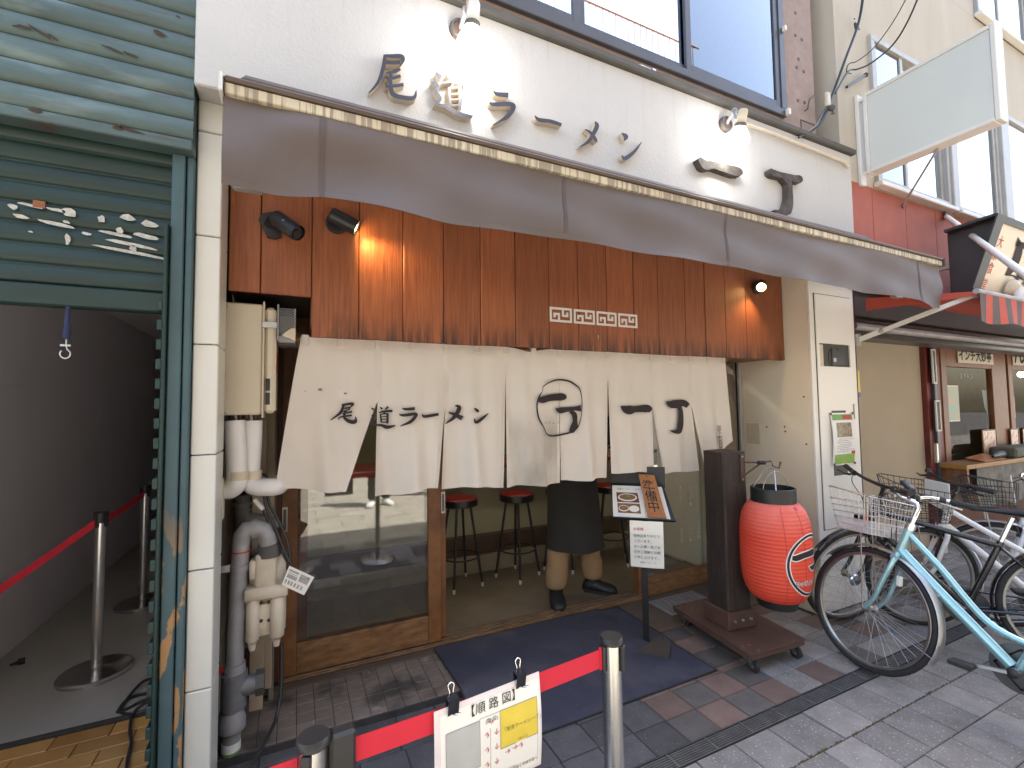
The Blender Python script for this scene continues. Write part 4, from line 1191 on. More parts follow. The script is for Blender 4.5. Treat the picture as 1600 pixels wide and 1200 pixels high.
EMB_RING = [(270,352,6),(275,265,8),(290,255,12),(400,190,16),(560,148,20),(720,170,22),(830,230,22),(902,300,14),(934,430,8),(938,600,9),(925,780,7),(892,915,12),(850,985,18),(745,1050,22),(580,1085,22),(430,1100,20),(335,1055,14),(292,975,14),(205,800,20),(178,600,18),(212,440,18),(258,358,8)]
EMB_ICHI = [(205,488,60),(270,490,84),(400,455,84),(560,442,92),(640,445,95),(672,482,40)]
EMB_CHO = [[(503,638,8),(590,668,76),(720,650,58),(830,636,50),(925,632,84)], [(760,680,40),(820,740,64),(832,850,56),(818,950,84),(772,1040,50)]]
W_1 = [[(230,278,14),(300,322,84),(400,314,58),(550,308,72),(596,338,40)]]
W_2 = [[(782,222,8),(850,254,72),(1000,238,62),(1062,276,46)], [(935,268,40),(966,350,50),(962,500,66),(935,580,56),(880,594,30),(828,580,5)]]
def bolder(sets): return [[(a, b_, c*1.32+1) for a, b_, c in q] for q in sets]
for i, fn, sets in ((0, fa, W_O), (1, fa, W_MICHI+W_RA+W_BAR), (2, fa, W_ME+W_N), (3, fb, [EMB_RING, EMB_ICHI]), (4, fb, EMB_CHO), (5, fc, W_1), (6, fc, W_2)):
    obj('lettering', strokes_flat(MB(), bolder(sets), fn, n=9), M['ink'], PAN[i][0], smooth=0)
tx = MB()
for i, ch in enumerate('いちょう'):
    p = fb(300+i*75, 895, 2); text_mb(ch, .018, p, X_, Z_, mb=tx)
tx.v = [(a, ny(a, c)-.0186, c) for a, b_, c in tx.v]
obj('small_lettering', tx, M['ink'], PAN[3][0], smooth=0)
tx = MB()
for ch, (x, y) in zip('井上製麺所', ((1420, 592), (1426, 657), (1432, 728), (1438, 797), (1438, 868))):
    p = fc(x, y, 3); text_mb(ch, .054, p, X_, Z_, mb=tx)
tx.v = [(a, ny(a, c)-.0186, c) for a, b_, c in tx.v]
obj('maker_lettering', tx, M['ink'], PAN[7][0], smooth=0)
a = Vector(fc(1368, 866, 1)); b_ = Vector(fc(1406, 830, 1))
obj('red_seal', MB().quad(a, (b_.x, a.y, a.z), (b_.x, a.y, b_.z), (a.x, a.y, b_.z)), M['redink'], PAN[7][0])
for (px, py, r_) in ((500, 609, .008), (477, 611, .003), (539, 615, .006), (530, 605, .002)):
    p = at(px, py, y=YN); 
    obj('stain', MB().add([(p.x+r_*1.3*math.cos(a_*PI/4), ny(p.x, p.z)-.012, p.z+r_*.8*math.sin(a_*PI/4)) for a_ in range(8)], [tuple(range(8))]), mat('tea_stain', (.34, .24, .15), rough=.9), PAN[0][0])
# ================================================================== water heater corner
YH = 2.37
h0 = at(350, 471, y=YH); h1 = at(411, 648, y=YH)
wh = thing('water_heater', 'cream wall mounted gas water heater in the left corner of the recess', 'water heater', ((h0.x+h1.x)/2, YH+.15, h1.z))
hx0, hx1, hz0, hz1 = h0.x, h1.x-.006, h1.z, h0.z
obj('casing', MB().box(hx0, hx1, YH, YH+.33, hz0, hz1, .006), M['heater'], wh)
obj('flange', MB().box(hx1, hx1+.007, YH-.012, YH+.34, hz0-.014, hz1+.012, .002), M['heater'], wh)
obj('front_cover', MB().box(hx1+.007, hx1+.055, YH+.006, YH+.32, hz0+.006, hz1-.01, .014), M['heater'], wh)
cp = at(416, 508, y=YH)
obj('clip', MB().box(hx1-.002, hx1+.058, YH-.016, YH-.013, cp.z-.014, cp.z+.014, .001), M['alu'], wh)
for py in (600, 622):
    p = at(416, py, y=YH)
    obj('vent_slot', MB().box(hx1+.014, hx1+.032, YH+.003, YH+.0075, p.z-.03, p.z+.025, .001), M['black'], wh)
p = at(422, 563, y=YH)
obj('warning_label', MB().box(hx1+.0545, hx1+.0562, YH+.05, YH+.2, p.z-.045, p.z+.045), M['redink'], wh)
for px, py in ((351, 645), (347, 477)):
    p = at(px, py, y=YH-.001); obj('screw', MB().lathe([(0, -.003), (.004, -.003), (.005, 0)], c=(max(p.x, hx0+.012), YH, p.z), n=8, axis='y'), M['alu'], wh)
# exhaust guard: expanded metal over a duct box
g0 = at(426, 480, y=YH+.03); g1 = at(458, 524, y=YH+.03)
gx0, gx1, gz0, gz1 = hx1+.058, at(462, 500, y=YH+.03).x, g1.z, g0.z
ex = obj('exhaust_guard', MB().box(gx0, gx0+.006, YH+.01, YH+.26, gz0-.03, gz1+.012).box(gx1-.005, gx1, YH+.03, YH+.26, gz0-.01, gz1).box(gx0+.006, gx1, YH+.03, YH+.26, gz0-.035, gz0-.004).box(gx0, gx1, YH+.25, YH+.258, gz0, gz1), M['galv'], wh)
ms = MB()
cw, chh = .0095, .0058
nx_, nz_ = int((gx1-gx0-.008)/cw), int((gz1-gz0)/chh)
for i in range(nx_):
    for j in range(nz_):
        x = gx0+.007+cw*(i+.5); z = gz0+chh*(j+.5)
        if (i+j) % 2 == 0: ms.bar((x-cw/2, YH+.034, z-chh/2), (x+cw/2, YH+.034, z+chh/2), .0016, .0016)
        else: ms.bar((x-cw/2, YH+.034, z+chh/2), (x+cw/2, YH+.034, z-chh/2), .0016, .0016)
o = obj('mesh_grille', ms, M['alu'], ex); o['kind'] = 'stuff'
obj('lower_cowl', MB().prism([(gx0+.02, YH+.01, gz0-.005), (gx1, YH+.01, gz0-.03), (gx1, YH+.01, gz0+.03), (gx1-.02, YH+.01, gz0+.03)], (0, .05, 0)), M['tape'], ex)
# insulated pipes
def vinyl_pipe(name, lab, px, r, cat='pipe'):
    pts = [at(*p[:2], y=p[2]) for p in px]
    t = thing(name, lab, cat, pts[0], 'white wrapped water pipes under the heater')
    sp = [tuple(q) for q in smooth_line([tuple(p) for p in pts], 4)]
    obj('wrap', MB().tube(sp, r, 14), M['vinyl'], t, smooth=70)
    return t, pts
r_ = .047
t, pts = vinyl_pipe('water_pipe', 'left white wrapped pipe bending back into the corner wall', ((366, 657, YH+.05), (367, 680, YH+.05), (370, 740, YH+.05), (369, 755, YH+.05), (361, 764, YH+.06), (350, 764, YH+.07), (343, 764, YH+.08)), r_*.92)
p = at(371, 742, y=YH+.05)
obj('tape_band', MB().tube([p+Vector((0, 0, .018)), p-Vector((0, 0, .022))], r_*.945, 16), M['tape'], t)
p = at(346, 764, y=YH+.05)
obj('tape_end', MB().box(p.x-.012, p.x+.012, p.y-.05, p.y+.02, p.z-.13, p.z+.05, .004), M['tape'], t)
t, pts = vinyl_pipe('water_pipe', 'right white wrapped pipe turning towards the sliding door', ((395, 657, YH+.1), (394, 690, YH+.1), (391, 745, YH+.1), (394, 757, YH+.09), (404, 761, YH+.08), (425, 761, YH+.07), (436, 759, YH+.1), (437, 754, YH+.2)), r_*.88)
for px in (405, 413, 443):
    p = at(px if px < 440 else 400, 761 if px < 440 else 742, y=YH+.085)
    if px < 440: obj('tape_band', MB().tube([p-Vector((.006, 0, 0)), p+Vector((.008, 0, 0))], r_*.91, 16), M['tape'], t)
    else: obj('tape_band', MB().tube([p+Vector((-.018, .015, .02)), p+Vector((-.018, .015, -.02))], r_*.91, 16), M['tape'], t)
fit = thing('pipe_fittings', 'tangled brass pipe fittings under the heater casing', 'fittings', at(380, 652, y=YH+.1))
for px in (360, 367, 374, 384, 391, 398):
    p = at(px, 651, y=YH+.1)
    obj('fitting', MB().tube([p+Vector((0, 0, .014)), p+Vector((.004, 0, -.02))], .011, 8), M['alu' if px % 2 else 'brownmetal'], fit)
# gas pipe, main grey one
YG = 2.46
gp = thing('gas_pipe', 'thick grey painted gas pipe with elbows beside the cream meter', 'pipe', at(362, 1195, y=YG))
rg = .036
pts = [at(px, py, y=YG) for px, py in ((361, 1170), (364, 1105), (366, 1050), (368, 1000), (372, 920), (376, 862), (377, 846))]
arc = [at(px, py, y=YG-.01) for px, py in ((379, 836), (386, 827), (396, 826), (404, 826), (413, 829), (418, 838), (420, 850))]
obj('riser', MB().tube(pts, rg, 16), M['galv'], gp, smooth=60)
obj('gooseneck', MB().tube([pts[-1]]+arc, rg*1.06, 16), M['galv'], gp, smooth=70)
p = at(377, 860, y=YG); obj('red_joint', MB().tube([p, p+Vector((0, 0, -.006))], rg*1.09, 16), M['redrefl'], gp)
p = at(398, 826, y=YG-.01); obj('collar', MB().tube([p-Vector((.01, 0, 0)), p+Vector((.012, 0, 0))], rg*1.22, 16), M['galv'], gp)
for py, rr, hh in ((886, 1.12, .012), (1040, 1.15, .012), (1048, 1.2, .012), (1128, 1.2, .02)):
    p = at(375-(py-886)*.05, py, y=YG); obj('band', MB().tube([p+Vector((0, 0, hh)), p-Vector((0, 0, hh))], rg*rr, 16), M['galv'], gp)
p = at(352, 889, y=YG)
obj('bracket', MB().box(p.x-.04, p.x+.06, p.y-.004, p.y, p.z-.016, p.z+.016, .001), M['alu'], gp)
p = at(345, 1047, y=YG)
obj('bracket', MB().box(p.x-.03, p.x+.05, p.y-.006, p.y+.0, p.z-.012, p.z+.012, .002), M['redrefl'], gp)
p = at(366, 1075, y=YG)
obj('tee', MB().tube([p+Vector((0, 0, .07)), p+Vector((0, 0, -.08))], rg*1.45, 16).tube([p, p+Vector((.09, 0, 0))], rg*1.2, 14), mat('cast_grey_fitting', (.22, .22, .225), (.15, .15, .155), rough=.5, metal=.3, scale=8), gp)
obj('plug', MB().tube([p+Vector((.085, 0, 0)), p+Vector((.12, 0, 0))], rg*1.5, 6), M['flash'], gp)
p = at(363, 1120, y=YG)
obj('union', MB().tube([p+Vector((0, 0, .03)), p+Vector((0, 0, -.01)), p+Vector((0, 0, -.05)), p+Vector((0, 0, -.06))], [rg*1.15, rg*1.5, rg*1.5, rg*1.2], 16), M['galv'], gp)
z_ = at(361, 1172, y=YG).z
x_ = at(361, 1172, y=YG).x
obj('green_tape', MB().tube([(x_, YG, z_+.004), (x_, YG, .0)], rg*1.06, 16), M['green'], gp)
obj('white_tape', MB().tube([(x_, YG, z_+.04), (x_, YG, z_+.005)], rg*1.05, 16), M['paper'], gp)
# second darker pipe behind
g2 = thing('waste_pipe', 'dark grey ribbed pipe rising behind the gas pipe elbow', 'pipe', at(378, 800, y=YG+.12))
pts = [at(px, py, y=YG+.12) for px, py in ((380, 1010), (380, 860), (379, 820), (379, 772))]
obj('pipe', MB().tube(pts, .033, 14), M['flash'], g2, smooth=60)
for py in (775, 786, 796):
    p = at(379, py, y=YG+.12); obj('rib', MB().tube([p+Vector((0, 0, .006)), p-Vector((0, 0, .006))], .04, 14), M['flash'], g2)
p = at(384, 812, y=YG+.12); q = at(422, 817, y=YG+.12)
obj('branch', MB().tube([p, (p+q)/2, q, q-Vector((-.02, 0, .03))], .036, 14), mat('olive_grey_pipe', (.16, .15, .13), (.12, .11, .095), rough=.6), g2, smooth=60)
# meter
YM = 2.44
def mp_(px, py, y=YM): return at(px, py, y=y)
gm_ = thing('gas_meter', 'cream gas meter with two lobed covers hanging in the corner', 'gas meter', mp_(415, 940))
def lob(name, x0, y0, x1, y1, d0, d1, b=.02, mt='meter'):
    a = mp_(x0, y0, YM+d0); c = mp_(x1, y1, YM+d0)
    return obj(name, MB().box(a.x, c.x, YM+d0, YM+d1, c.z, a.z, b), M[mt], gm_, smooth=45)
lob('upper_case', 388, 874, 446, 926, .01, .2, .035)
lob('top_block', 398, 868, 432, 922, -.02, .05, .012)
lob('side_cap', 389, 878, 400, 906, -.015, .05, .008)
lob('flange', 381, 923, 450, 932, -.03, .2, .008)
lob('lower_case', 386, 934, 446, 990, .02, .2, .02)
lob('lobe', 384, 936, 404, 1008, -.025, .1, .018)
lob('lobe', 422, 934, 444, 1000, -.025, .1, .018)
lob('dial_panel', 404, 945, 422, 992, .0, .05, .004)
for px, py in ((408, 942), (420, 941), (408, 970), (420, 969)):
    p = mp_(px, py, YM-.002); obj('bolt', MB().lathe([(0, -.006), (.007, -.006), (.008, .004)], c=p, n=6, axis='y'), M['black'], gm_)
for px, py in ((394, 1011), (432, 1004)):
    p = mp_(px, py, YM+.02); obj('foot', MB().tube([p+Vector((0, 0, .02)), p-Vector((0, 0, .014))], [.018, .012], 10), M['meter'], gm_)
for px in (420,):
    p = mp_(px, 862, YM+.02); obj('inlet', MB().tube([p+Vector((0, 0, .045)), p+Vector((0, 0, .02)), p-Vector((0, 0, .02))], [.04, .05, .05], 14), M['flash'], gm_)
p = mp_(411, 977, YM-.001); obj('window', MB().lathe([(0, -.002), (.016, -.002), (.018, .001)], c=p, n=12, axis='y'), M['tape'], gm_)
# pale boards behind the meter
bd = thing('backing_boards', 'pale timber backing boards standing behind the gas meter', 'boards', mp_(410, 1060, 2.7))
for (x0, x1, y1, yy) in ((395, 410, 1108, 2.62), (412, 424, 1075, 2.72)):
    a = at(x0, 700, y=yy); c = at(x1, y1, y=yy)
    obj('board', MB().box(a.x, c.x, yy, yy+.025, c.z, 1.62, .003), mat('pale_backing_board', (.46, .37, .27), (.38, .30, .21), rough=.7, scale=5), bd)
a = at(432, 700, y=2.75); c = at(424, 700, y=2.75)
obj('post', MB().box(c.x, a.x, 2.78, 2.82, ZT, 2.02, .003), mat('grey_green_post', (.22, .20, .16), (.17, .155, .12), rough=.7), bd)
# cables and tag
cabs = thing('black_cables', 'black cables hanging from the heater down to the step', 'cable', at(430, 800, y=2.5))
def cable(pp, r=.0065, n='cable', parent=cabs, mt='black'):
    pts = smooth_line([tuple(at(px, py, y=yy)) for px, py, yy in pp], 5)
    obj(n, MB().tube(pts, r, 6), M[mt], parent, smooth=70)
cable(((412, 755, 2.46), (415, 790, 2.45), (428, 820, 2.44), (440, 850, 2.43), (452, 878, 2.42)))
cable(((408, 742, 2.5), (416, 745, 2.48), (420, 785, 2.46), (436, 815, 2.44), (450, 850, 2.43), (454, 880, 2.42)))
cable(((400, 780, 2.5), (412, 800, 2.49), (424, 828, 2.47), (440, 862, 2.45), (452, 884, 2.42)), .005)
cable(((440, 1005, 2.5), (440, 1040, 2.48), (439, 1080, 2.45), (432, 1120, 2.4), (418, 1152, 2.3), (400, 1185, 2.22), (378, 1215, 2.15)), .008)
p = at(398, 781, y=2.48); q = at(412, 796, y=2.46)
obj('connector', MB().tube([p, q], .012, 8), M['vinyl'], cabs)
tg = thing('paper_tag', 'white printed paper tag hanging from the cables by the meter', 'tag', at(462, 905, y=2.41))
cs = [at(px, py, y=2.405) for px, py in ((452, 884), (491, 902), (475, 930), (440, 914))]
obj('card', MB().prism(cs, (0, .002, 0)), M['paper'], tg)
mb = MB()
for (u0, u1, v0, v1) in ((.06, .45, .12, .22), (.06, .42, .28, .32), (.06, .45, .36, .55), (.52, .9, .12, .5), (.06, .12, .65, .85), (.18, .26, .65, .85), (.3, .38, .65, .85), (.44, .52, .65, .85), (.58, .66, .65, .85), (.72, .8, .65, .85)):
    def q_(u, v):
        a = cs[0].lerp(cs[1], u); b_ = cs[3].lerp(cs[2], u); return a.lerp(b_, v)+Vector((0, -.001, 0))
    mb.quad(q_(u0, v0), q_(u1, v0), q_(u1, v1), q_(u0, v1))
obj('print', mb, mat('grey_tag_print', (.2, .19, .18), (.45, .44, .42), scale=120), tg, smooth=0)
# ================================================================== door mat
dm = thing('door_mat', 'large navy door mat spread from the threshold over the step', 'mat', (1.5, 2.4, .01))
mx0, mx1 = at(681, 1017, z=ZT+.01).x, 2.24
def matpt(u, v):
    y = 1.985+(YD-.06-1.985)*v
    x = mx0+.03+(mx1-mx0-.03)*u - .03*(v)*(1-u)
    t = min(1, max(0, (y-2.30)/.13)); t = t*t*(3-2*t)
    zz = .007+(ZT)*t
    if x > 2.0: zz = .007+(.016)*t+(ZT-.016)*t*max(0, 1-(x-2.0)/.12)
    return (x, y, zz+.0015*math.sin(x*9)*math.sin(y*7))
mb = MB().grid(matpt, 30, 40)
n_ = len(mb.v)
mb.grid(lambda u, v: tuple(Vector(matpt(u, v))-Vector((0, 0, .006))), 30, 40)
obj('pile', mb, M['navymat'], dm, smooth=60)
ed = MB()
def rim(f):
    pts = [Vector(f(i/20)) for i in range(21)]
    ed.tube(pts, .005, 6)
rim(lambda t: matpt(0, t)); rim(lambda t: matpt(1, t)); rim(lambda t: matpt(t, 0)); rim(lambda t: matpt(t, 1))
obj('edging', ed, M['rubber'], dm, smooth=60)

# ================================================================== queue stanchions and belts
def stanchion(loc, label, base=True, facing=0, h=.93, rb=.16, capstyle=0):
    t = thing('queue_stanchion', label, 'stanchion', (0, 0, 0), 'belt stanchions')
    obj('post', MB().lathe([(.026, .02), (.026, h-.11), (.026, h-.02)], n=24), M['steel'], t, smooth=60)
    obj('base', MB().lathe([(0, .0), (rb, 0), (rb, .016), (rb-.008, .024), (.05, .034), (.028, .04), (.026, .06)], n=40), M['steel'], t, smooth=40)
    if capstyle == 0:
        obj('cap', MB().lathe([(0, h), (.028, h), (.031, h-.004), (.031, h-.016), (.027, h-.018)], n=24), M['black'], t, smooth=40)
    else:
        obj('cap', MB().lathe([(0, h), (.032, h), (.035, h-.004), (.035, h-.06), (.027, h-.062)], n=24), M['black'], t, smooth=40)
    for k in range(3 if capstyle == 0 else 4):
        a = facing+k*(2*PI/4 if capstyle else 2*PI/3)
        c, s_ = math.cos(a), math.sin(a)
        mb = MB().box(.026, .036, -.009, .009, h-.085, h-.018, .002)
        mb.v = [(x*c-y*s_, x*s_+y*c, z) for x, y, z in mb.v]
        obj('belt_slot', mb, M['black'], t)
    t.location = loc
    return t
def belt(a, b, parent, w=.048, sag=.0, twist=0):
    a = Vector(a); b = Vector(b)
    d = (b-a).normalized(); nrm = Vector((d.y, -d.x, 0)).normalized()
    mb = MB().grid(lambda u, v: tuple(a.lerp(b, u)+Vector((0, 0, (v-.5)*w-sag*math.sin(PI*u)))+nrm*.0006), 24, 3)
    mb.grid(lambda u, v: tuple(a.lerp(b, u)+Vector((0, 0, (v-.5)*w-sag*math.sin(PI*u)))-nrm*.0006), 24, 3)
    return obj('belt', mb, M['beltred'], parent, smooth=60)
F1 = at(490, 1148, z=.93); F2 = at(955, 993, z=.93)
f1z, f2z = Vector((F1.x, F1.y, 0)), Vector((F2.x, F2.y, 0))
dr_ = (f2z-f1z).normalized()
t1 = stanchion(f1z, 'near stainless queue stanchion with black cap at the bottom edge', facing=math.atan2(dr_.y, dr_.x))
t2 = stanchion(f2z, 'stainless queue stanchion standing in front of the navy mat', facing=math.atan2(-dr_.y, -dr_.x))
hl = f1z+dr_*.052
mb = MB().box(-.024, .024, -.017, .017, .83, .925, .006)
c, s_ = dr_.x, dr_.y
mb.v = [(x*c-y*s_+hl.x, x*s_+y*c+hl.y, z) for x, y, z in mb.v]
obj('belt_cassette', mb, M['black'], t1)
bz = .875
ba = f1z+dr_*.075+Vector((0, 0, bz)); bb = f2z-dr_*.03+Vector((0, 0, bz+.005))
belt(ba, bb, t1, sag=.004)
obj('belt_tip', MB().bar(bb-dr_*.012, bb+dr_*.006, .006, .056), M['beltred'], t1)
# belt running out of the frame to the lower left
dl = -dr_
p = f1z+dl*.028+Vector((0, 0, bz))
far = f1z+dl*.75
belt(p, Vector((far.x, far.y, bz)), t1, sag=.004)
t0_ = stanchion(far+dl*.03, 'stainless queue stanchion just outside the lower left of the view')
# passage stanchions
s1 = at(150, 1052, z=.03); s2 = at(222, 944, z=.03)
ta = stanchion(s1, 'stanchion with heavy round base in the dim passage', capstyle=1, rb=.175, facing=-1.9)
tb = stanchion(s2, 'farther stanchion in the passage, half behind the green post', capstyle=1, rb=.175, facing=-1.9)
belt(Vector(s1)+Vector((0, .03, .87)), Vector(s2)+Vector((0, -.03, .87)), ta, sag=.01)
e = at(0, 962, x=s1.x-.42)
belt(Vector(s1)+Vector((-.02, -.03, .87)), e+Vector((-.25, -.35, -.05)), ta, sag=.01)
bb_ = thing('rubber_bung', 'small black rubber bung lying on the grey passage floor', 'bung', at(27, 1038, z=.03))
p = at(27, 1038, z=.035)
obj('bung', MB().tube([p+Vector((-.03, -.01, .008)), p+Vector((.0, 0, .01)), p+Vector((.004, .002, .012)), p+Vector((.03, .01, .012))], [.006, .009, .018, .018], 12), M['rubber'], bb_)
lc = thing('cable_coil', 'loose black cable looped round the foot of the green post', 'cable', at(210, 1100, z=.03))
def cab2(pp, r=.008):
    pts = smooth_line([tuple(at(px, py, z=zz)) for px, py, zz in pp], 6)
    obj('cable', MB().tube(pts, r, 6), M['black'], lc, smooth=70)
cab2(((236, 1060, .05), (222, 1066, .06), (203, 1086, .045), (190, 1105, .04), (184, 1112, .035), (200, 1107, .035), (220, 1096, .04), (238, 1090, .05)))
cab2(((240, 1082, .05), (220, 1085, .04), (200, 1092, .045), (186, 1110, .035), (205, 1116, .035), (236, 1108, .04)))
cab2(((240, 1095, .06), (224, 1100, .06), (208, 1116, .04), (203, 1140, .033), (205, 1160, .033), (200, 1185, .033), (196, 1215, .033)))

# ================================================================== route map on the belt
nb = Vector((dr_.y, -dr_.x, 0))
pl0 = f1z+nb*.008
def rm(px, py, d=0): return at_plane(px, py, pl0+nb*d, nb)
TL = rm(678, 1113); TR = rm(842, 1049)
ww = (TR-TL).dot(dr_)
x_d = (TR-TL).normalized()
z_d = Vector((0, 0, 1))
hh = .215
rt = thing('route_map', 'laminated queue route map 順路図 clipped on the red belt', 'sign', (TL+TR)/2)
def rp(u, v, d=0):
    """u 0..1 across, v 0..1 down"""
    bow = .012*math.sin(v*PI*.9)*(.3+u*.5)
    return TL+x_d*(ww*u)-z_d*(hh*v)+nb*(d+bow)
obj('sheet', MB().grid(lambda u, v: tuple(rp(u, v)), 14, 12).grid(lambda u, v: tuple(rp(u, v, -.0012)), 14, 12), mat('laminate_film', (.72, .66, .66), (.70, .64, .64), rough=.2, coat=.5), rt, smooth=60)
obj('paper', MB().grid(lambda u, v: tuple(rp(.05+.93*u, .06+.90*v, .0006)), 14, 12), M['laminate'], rt, smooth=60)
def patch(mb, u0, v0, u1, v1, d): mb.grid(lambda u, v: tuple(rp(u0+(u1-u0)*u, v0+(v1-v0)*v, d)), 8, 8); return mb
obj('yellow_block', patch(MB(), .585, .235, .955, .62, .0012), M['yellow'], rt, smooth=60)
obj('grey_block', patch(MB(), .095, .25, .395, .70, .0012), M['printgrey'], rt, smooth=60)
ln = MB()
def line(u0, v0, u1, v1, w_=.003):
    if abs(u1-u0) > abs(v1-v0): patch(ln, u0, v0-w_/1.4, u1, v0+w_/1.4, .0018)
    else: patch(ln, u0-w_/2, v0, u0+w_/2, v1, .0018)
for a in ((.095, .25, .395, .25), (.095, .70, .395, .70), (.095, .25, .095, .96), (.395, .235, .395, .70), (.395, .235, .955, .235), (.585, .235, .585, .62), (.955, .235, .955, .94), (.585, .62, .74, .62), (.84, .62, .955, .62), (.49, .36, .49, .80), (.3, .86, .73, .79)): line(*a)
obj('plan_lines', ln, mat('thin_grey_line', (.18, .18, .19), rough=.7), rt, smooth=0)
tx = MB()
def rtext(s__, size, u, v, mb, bold=0, align='LEFT'):
    q = text_mb(s__, size, (0, 0, 0), (1, 0, 0), (0, 1, 0), align=align)
    mb.add([rp(u+a/ww, v-b_/hh, .0024) for a, b_, c in q.v], q.f)
rtext('【順 路 図】', .026, .26, .17, tx, .0003)
rtext('(階 段)', .011, .445, .30, tx)
rtext('国道２号線方面へ', .0085, .70, .90, tx)
obj('print', tx, M['ink'], rt, smooth=0)
tx = MB(); rtext('「尾道ラーメン 一丁」', .0108, .60, .46, tx); rtext('〈出入口〉', .007, .735, .60, tx)
obj('block_print', tx, mat('brown_print', (.22, .17, .05), rough=.7), rt, smooth=0)
tx = MB()
for u, v in ((.21, .80), (.29, .79), (.465, .33), (.62, .70), (.69, .69)): rtext('→', .018, u, v, tx)
for u, v in ((.44, .42), (.44, .57), (.44, .72)): rtext('↑', .018, u-.01, v+.03, tx)
for u, v in ((.53, .42), (.53, .57), (.53, .72)): rtext('↓', .018, u-.01, v+.03, tx)
rtext('↑', .018, .755, .70, tx)
obj('arrows', tx, M['redink'], rt, smooth=0)
def clip(u, label):
    p = rp(u, .0, .0)+z_d*.0
    t = thing('binder_clip', label, 'binder clip', p, 'binder clips on the route map')
    w2 = .013
    A = p-x_d*w2; B = p+x_d*w2
    mb = MB()
    for (a, b_) in (((.010, .016), (.004, -.018)), ((-.010, .016), (-.004, -.018)),):
        mb.add([A+nb*a[0]+z_d*a[1], B+nb*a[0]+z_d*a[1], B+nb*b_[0]+z_d*b_[1], A+nb*b_[0]+z_d*b_[1]], [(0, 1, 2, 3)])
    mb.add([A+nb*.010+z_d*.016, B+nb*.010+z_d*.016, B-nb*.010+z_d*.016, A-nb*.010+z_d*.016], [(0, 1, 2, 3)])
    obj('jaw', mb, mat('dark_clip_steel', (.02, .022, .035), rough=.3, metal=.3), t, smooth=0)
    for sgn, nm in ((-1, 'handle'), (1, 'handle')):
        base = p-nb*.006*1+z_d*.012 if sgn < 0 else p+nb*.007-z_d*.014
        d_ = (z_d*1.0-nb*.1).normalized() if sgn < 0 else (z_d*.45+nb*.9).normalized()
        pts = [base-x_d*.007, base-x_d*.004+d_*.012, base-x_d*.007+d_*.026, base+d_*.032, base+x_d*.007+d_*.026, base+x_d*.004+d_*.012, base+x_d*.007]
        obj(nm, MB().tube([tuple(q) for q in smooth_line([tuple(q) for q in pts], 4)], .0011, 6), M['chrome'], t)
clip(.16, 'black binder clip on the left of the route map')
clip(.80, 'black binder clip on the right of the route map')

# ================================================================== menu stand
ms0 = at(1010, 1003, z=.012)
st = thing('menu_stand', 'black pedestal menu stand with sloping tray at the mat edge', 'menu stand', (0, 0, 0))
ang = -math.atan2(ms0.x, ms0.y)
obj('base', MB().prism([(-.2, -.12, 0), (.13, -.17, 0), (.15, .0, 0), (.10, .05, 0), (.07, .10, 0), (-.17, .13, 0)], (0, 0, .012)), mat('brown_base_plate', (.085, .068, .055), (.06, .048, .04), rough=.75), st)
obj('pole', MB().box(-.02, .02, -.02, .02, .012, .84, .002), M['blackmetal'], st)
th_ = R(55)
def tray(u, v, d=0):
    """u across, v up the slope, d out of the face"""
    return Vector((u, -.06+v*math.cos(th_)-d*math.sin(th_), .80+v*math.sin(th_)+d*math.cos(th_)))
mb = MB()
cs = [tray(-.195, 0, -.006), tray(.20, 0, -.006), tray(.135, .255, -.006), tray(-.21, .255, -.006)]
mb.prism(cs, tray(0, 0, .004)-tray(0, 0, -.006))
obj('tray', mb, M['blackmetal'], st)
obj('lip', MB().prism([tray(-.195, 0, 0), tray(.20, 0, 0), tray(.20, .008, 0), tray(-.195, .008, 0)], tray(0, 0, .02)-tray(0, 0, 0)), M['blackmetal'], st)
obj('back_board', MB().box(-.215, .15, .098, .106, .985, 1.125, .002), mat('slate_board', (.05, .05, .053), rough=.6), st)
obj('socket', MB().box(-.03, .03, -.03, .05, .77, .81, .003), M['blackmetal'], st)
st.location = ms0-Vector((0, 0, .0)); st.location.z = .009
st.rotation_euler.z = ang
def placed(t):
    t.location = st.location; t.rotation_euler = st.rotation_euler
    return t
mbk = thing('menu_booklet', 'open ramen menu booklet with bowl photographs on the stand', 'menu', (0, 0, 0))
obj('page', MB().prism([tray(-.19, .012, .005), tray(.02, .012, .005), tray(.0, .235, .005), tray(-.20, .235, .005)], tray(0, 0, .008)-tray(0, 0, .005)), M['paper'], mbk)
obj('page', MB().prism([tray(.022, .012, .005), tray(.17, .012, .005), tray(.125, .235, .005), tray(.002, .235, .005)], tray(0, 0, .007)-tray(0, 0, .005)), M['paper'], mbk)
ph = mat('brown_table_photo', (.20, .085, .045), (.12, .05, .03), rough=.3, scale=30)
soup = mat('ramen_soup', (.16, .075, .03), (.28, .15, .06), rough=.3, scale=60)
obj('photo', MB().quad(tray(-.165, .115, .009), tray(-.02, .115, .009), tray(-.032, .185, .009), tray(-.172, .185, .009)), ph, mbk)
obj('photo', MB().quad(tray(-.158, .04, .009), tray(-.012, .04, .009), tray(-.019, .108, .009), tray(-.164, .108, .009)), mat('dark_table_photo', (.30, .14, .06), (.16, .07, .035), rough=.3, scale=30), mbk)
def ell(u, v, a, b, d): return [tray(u+a*math.cos(k*PI/10), v+b*math.sin(k*PI/10), d) for k in range(20)]
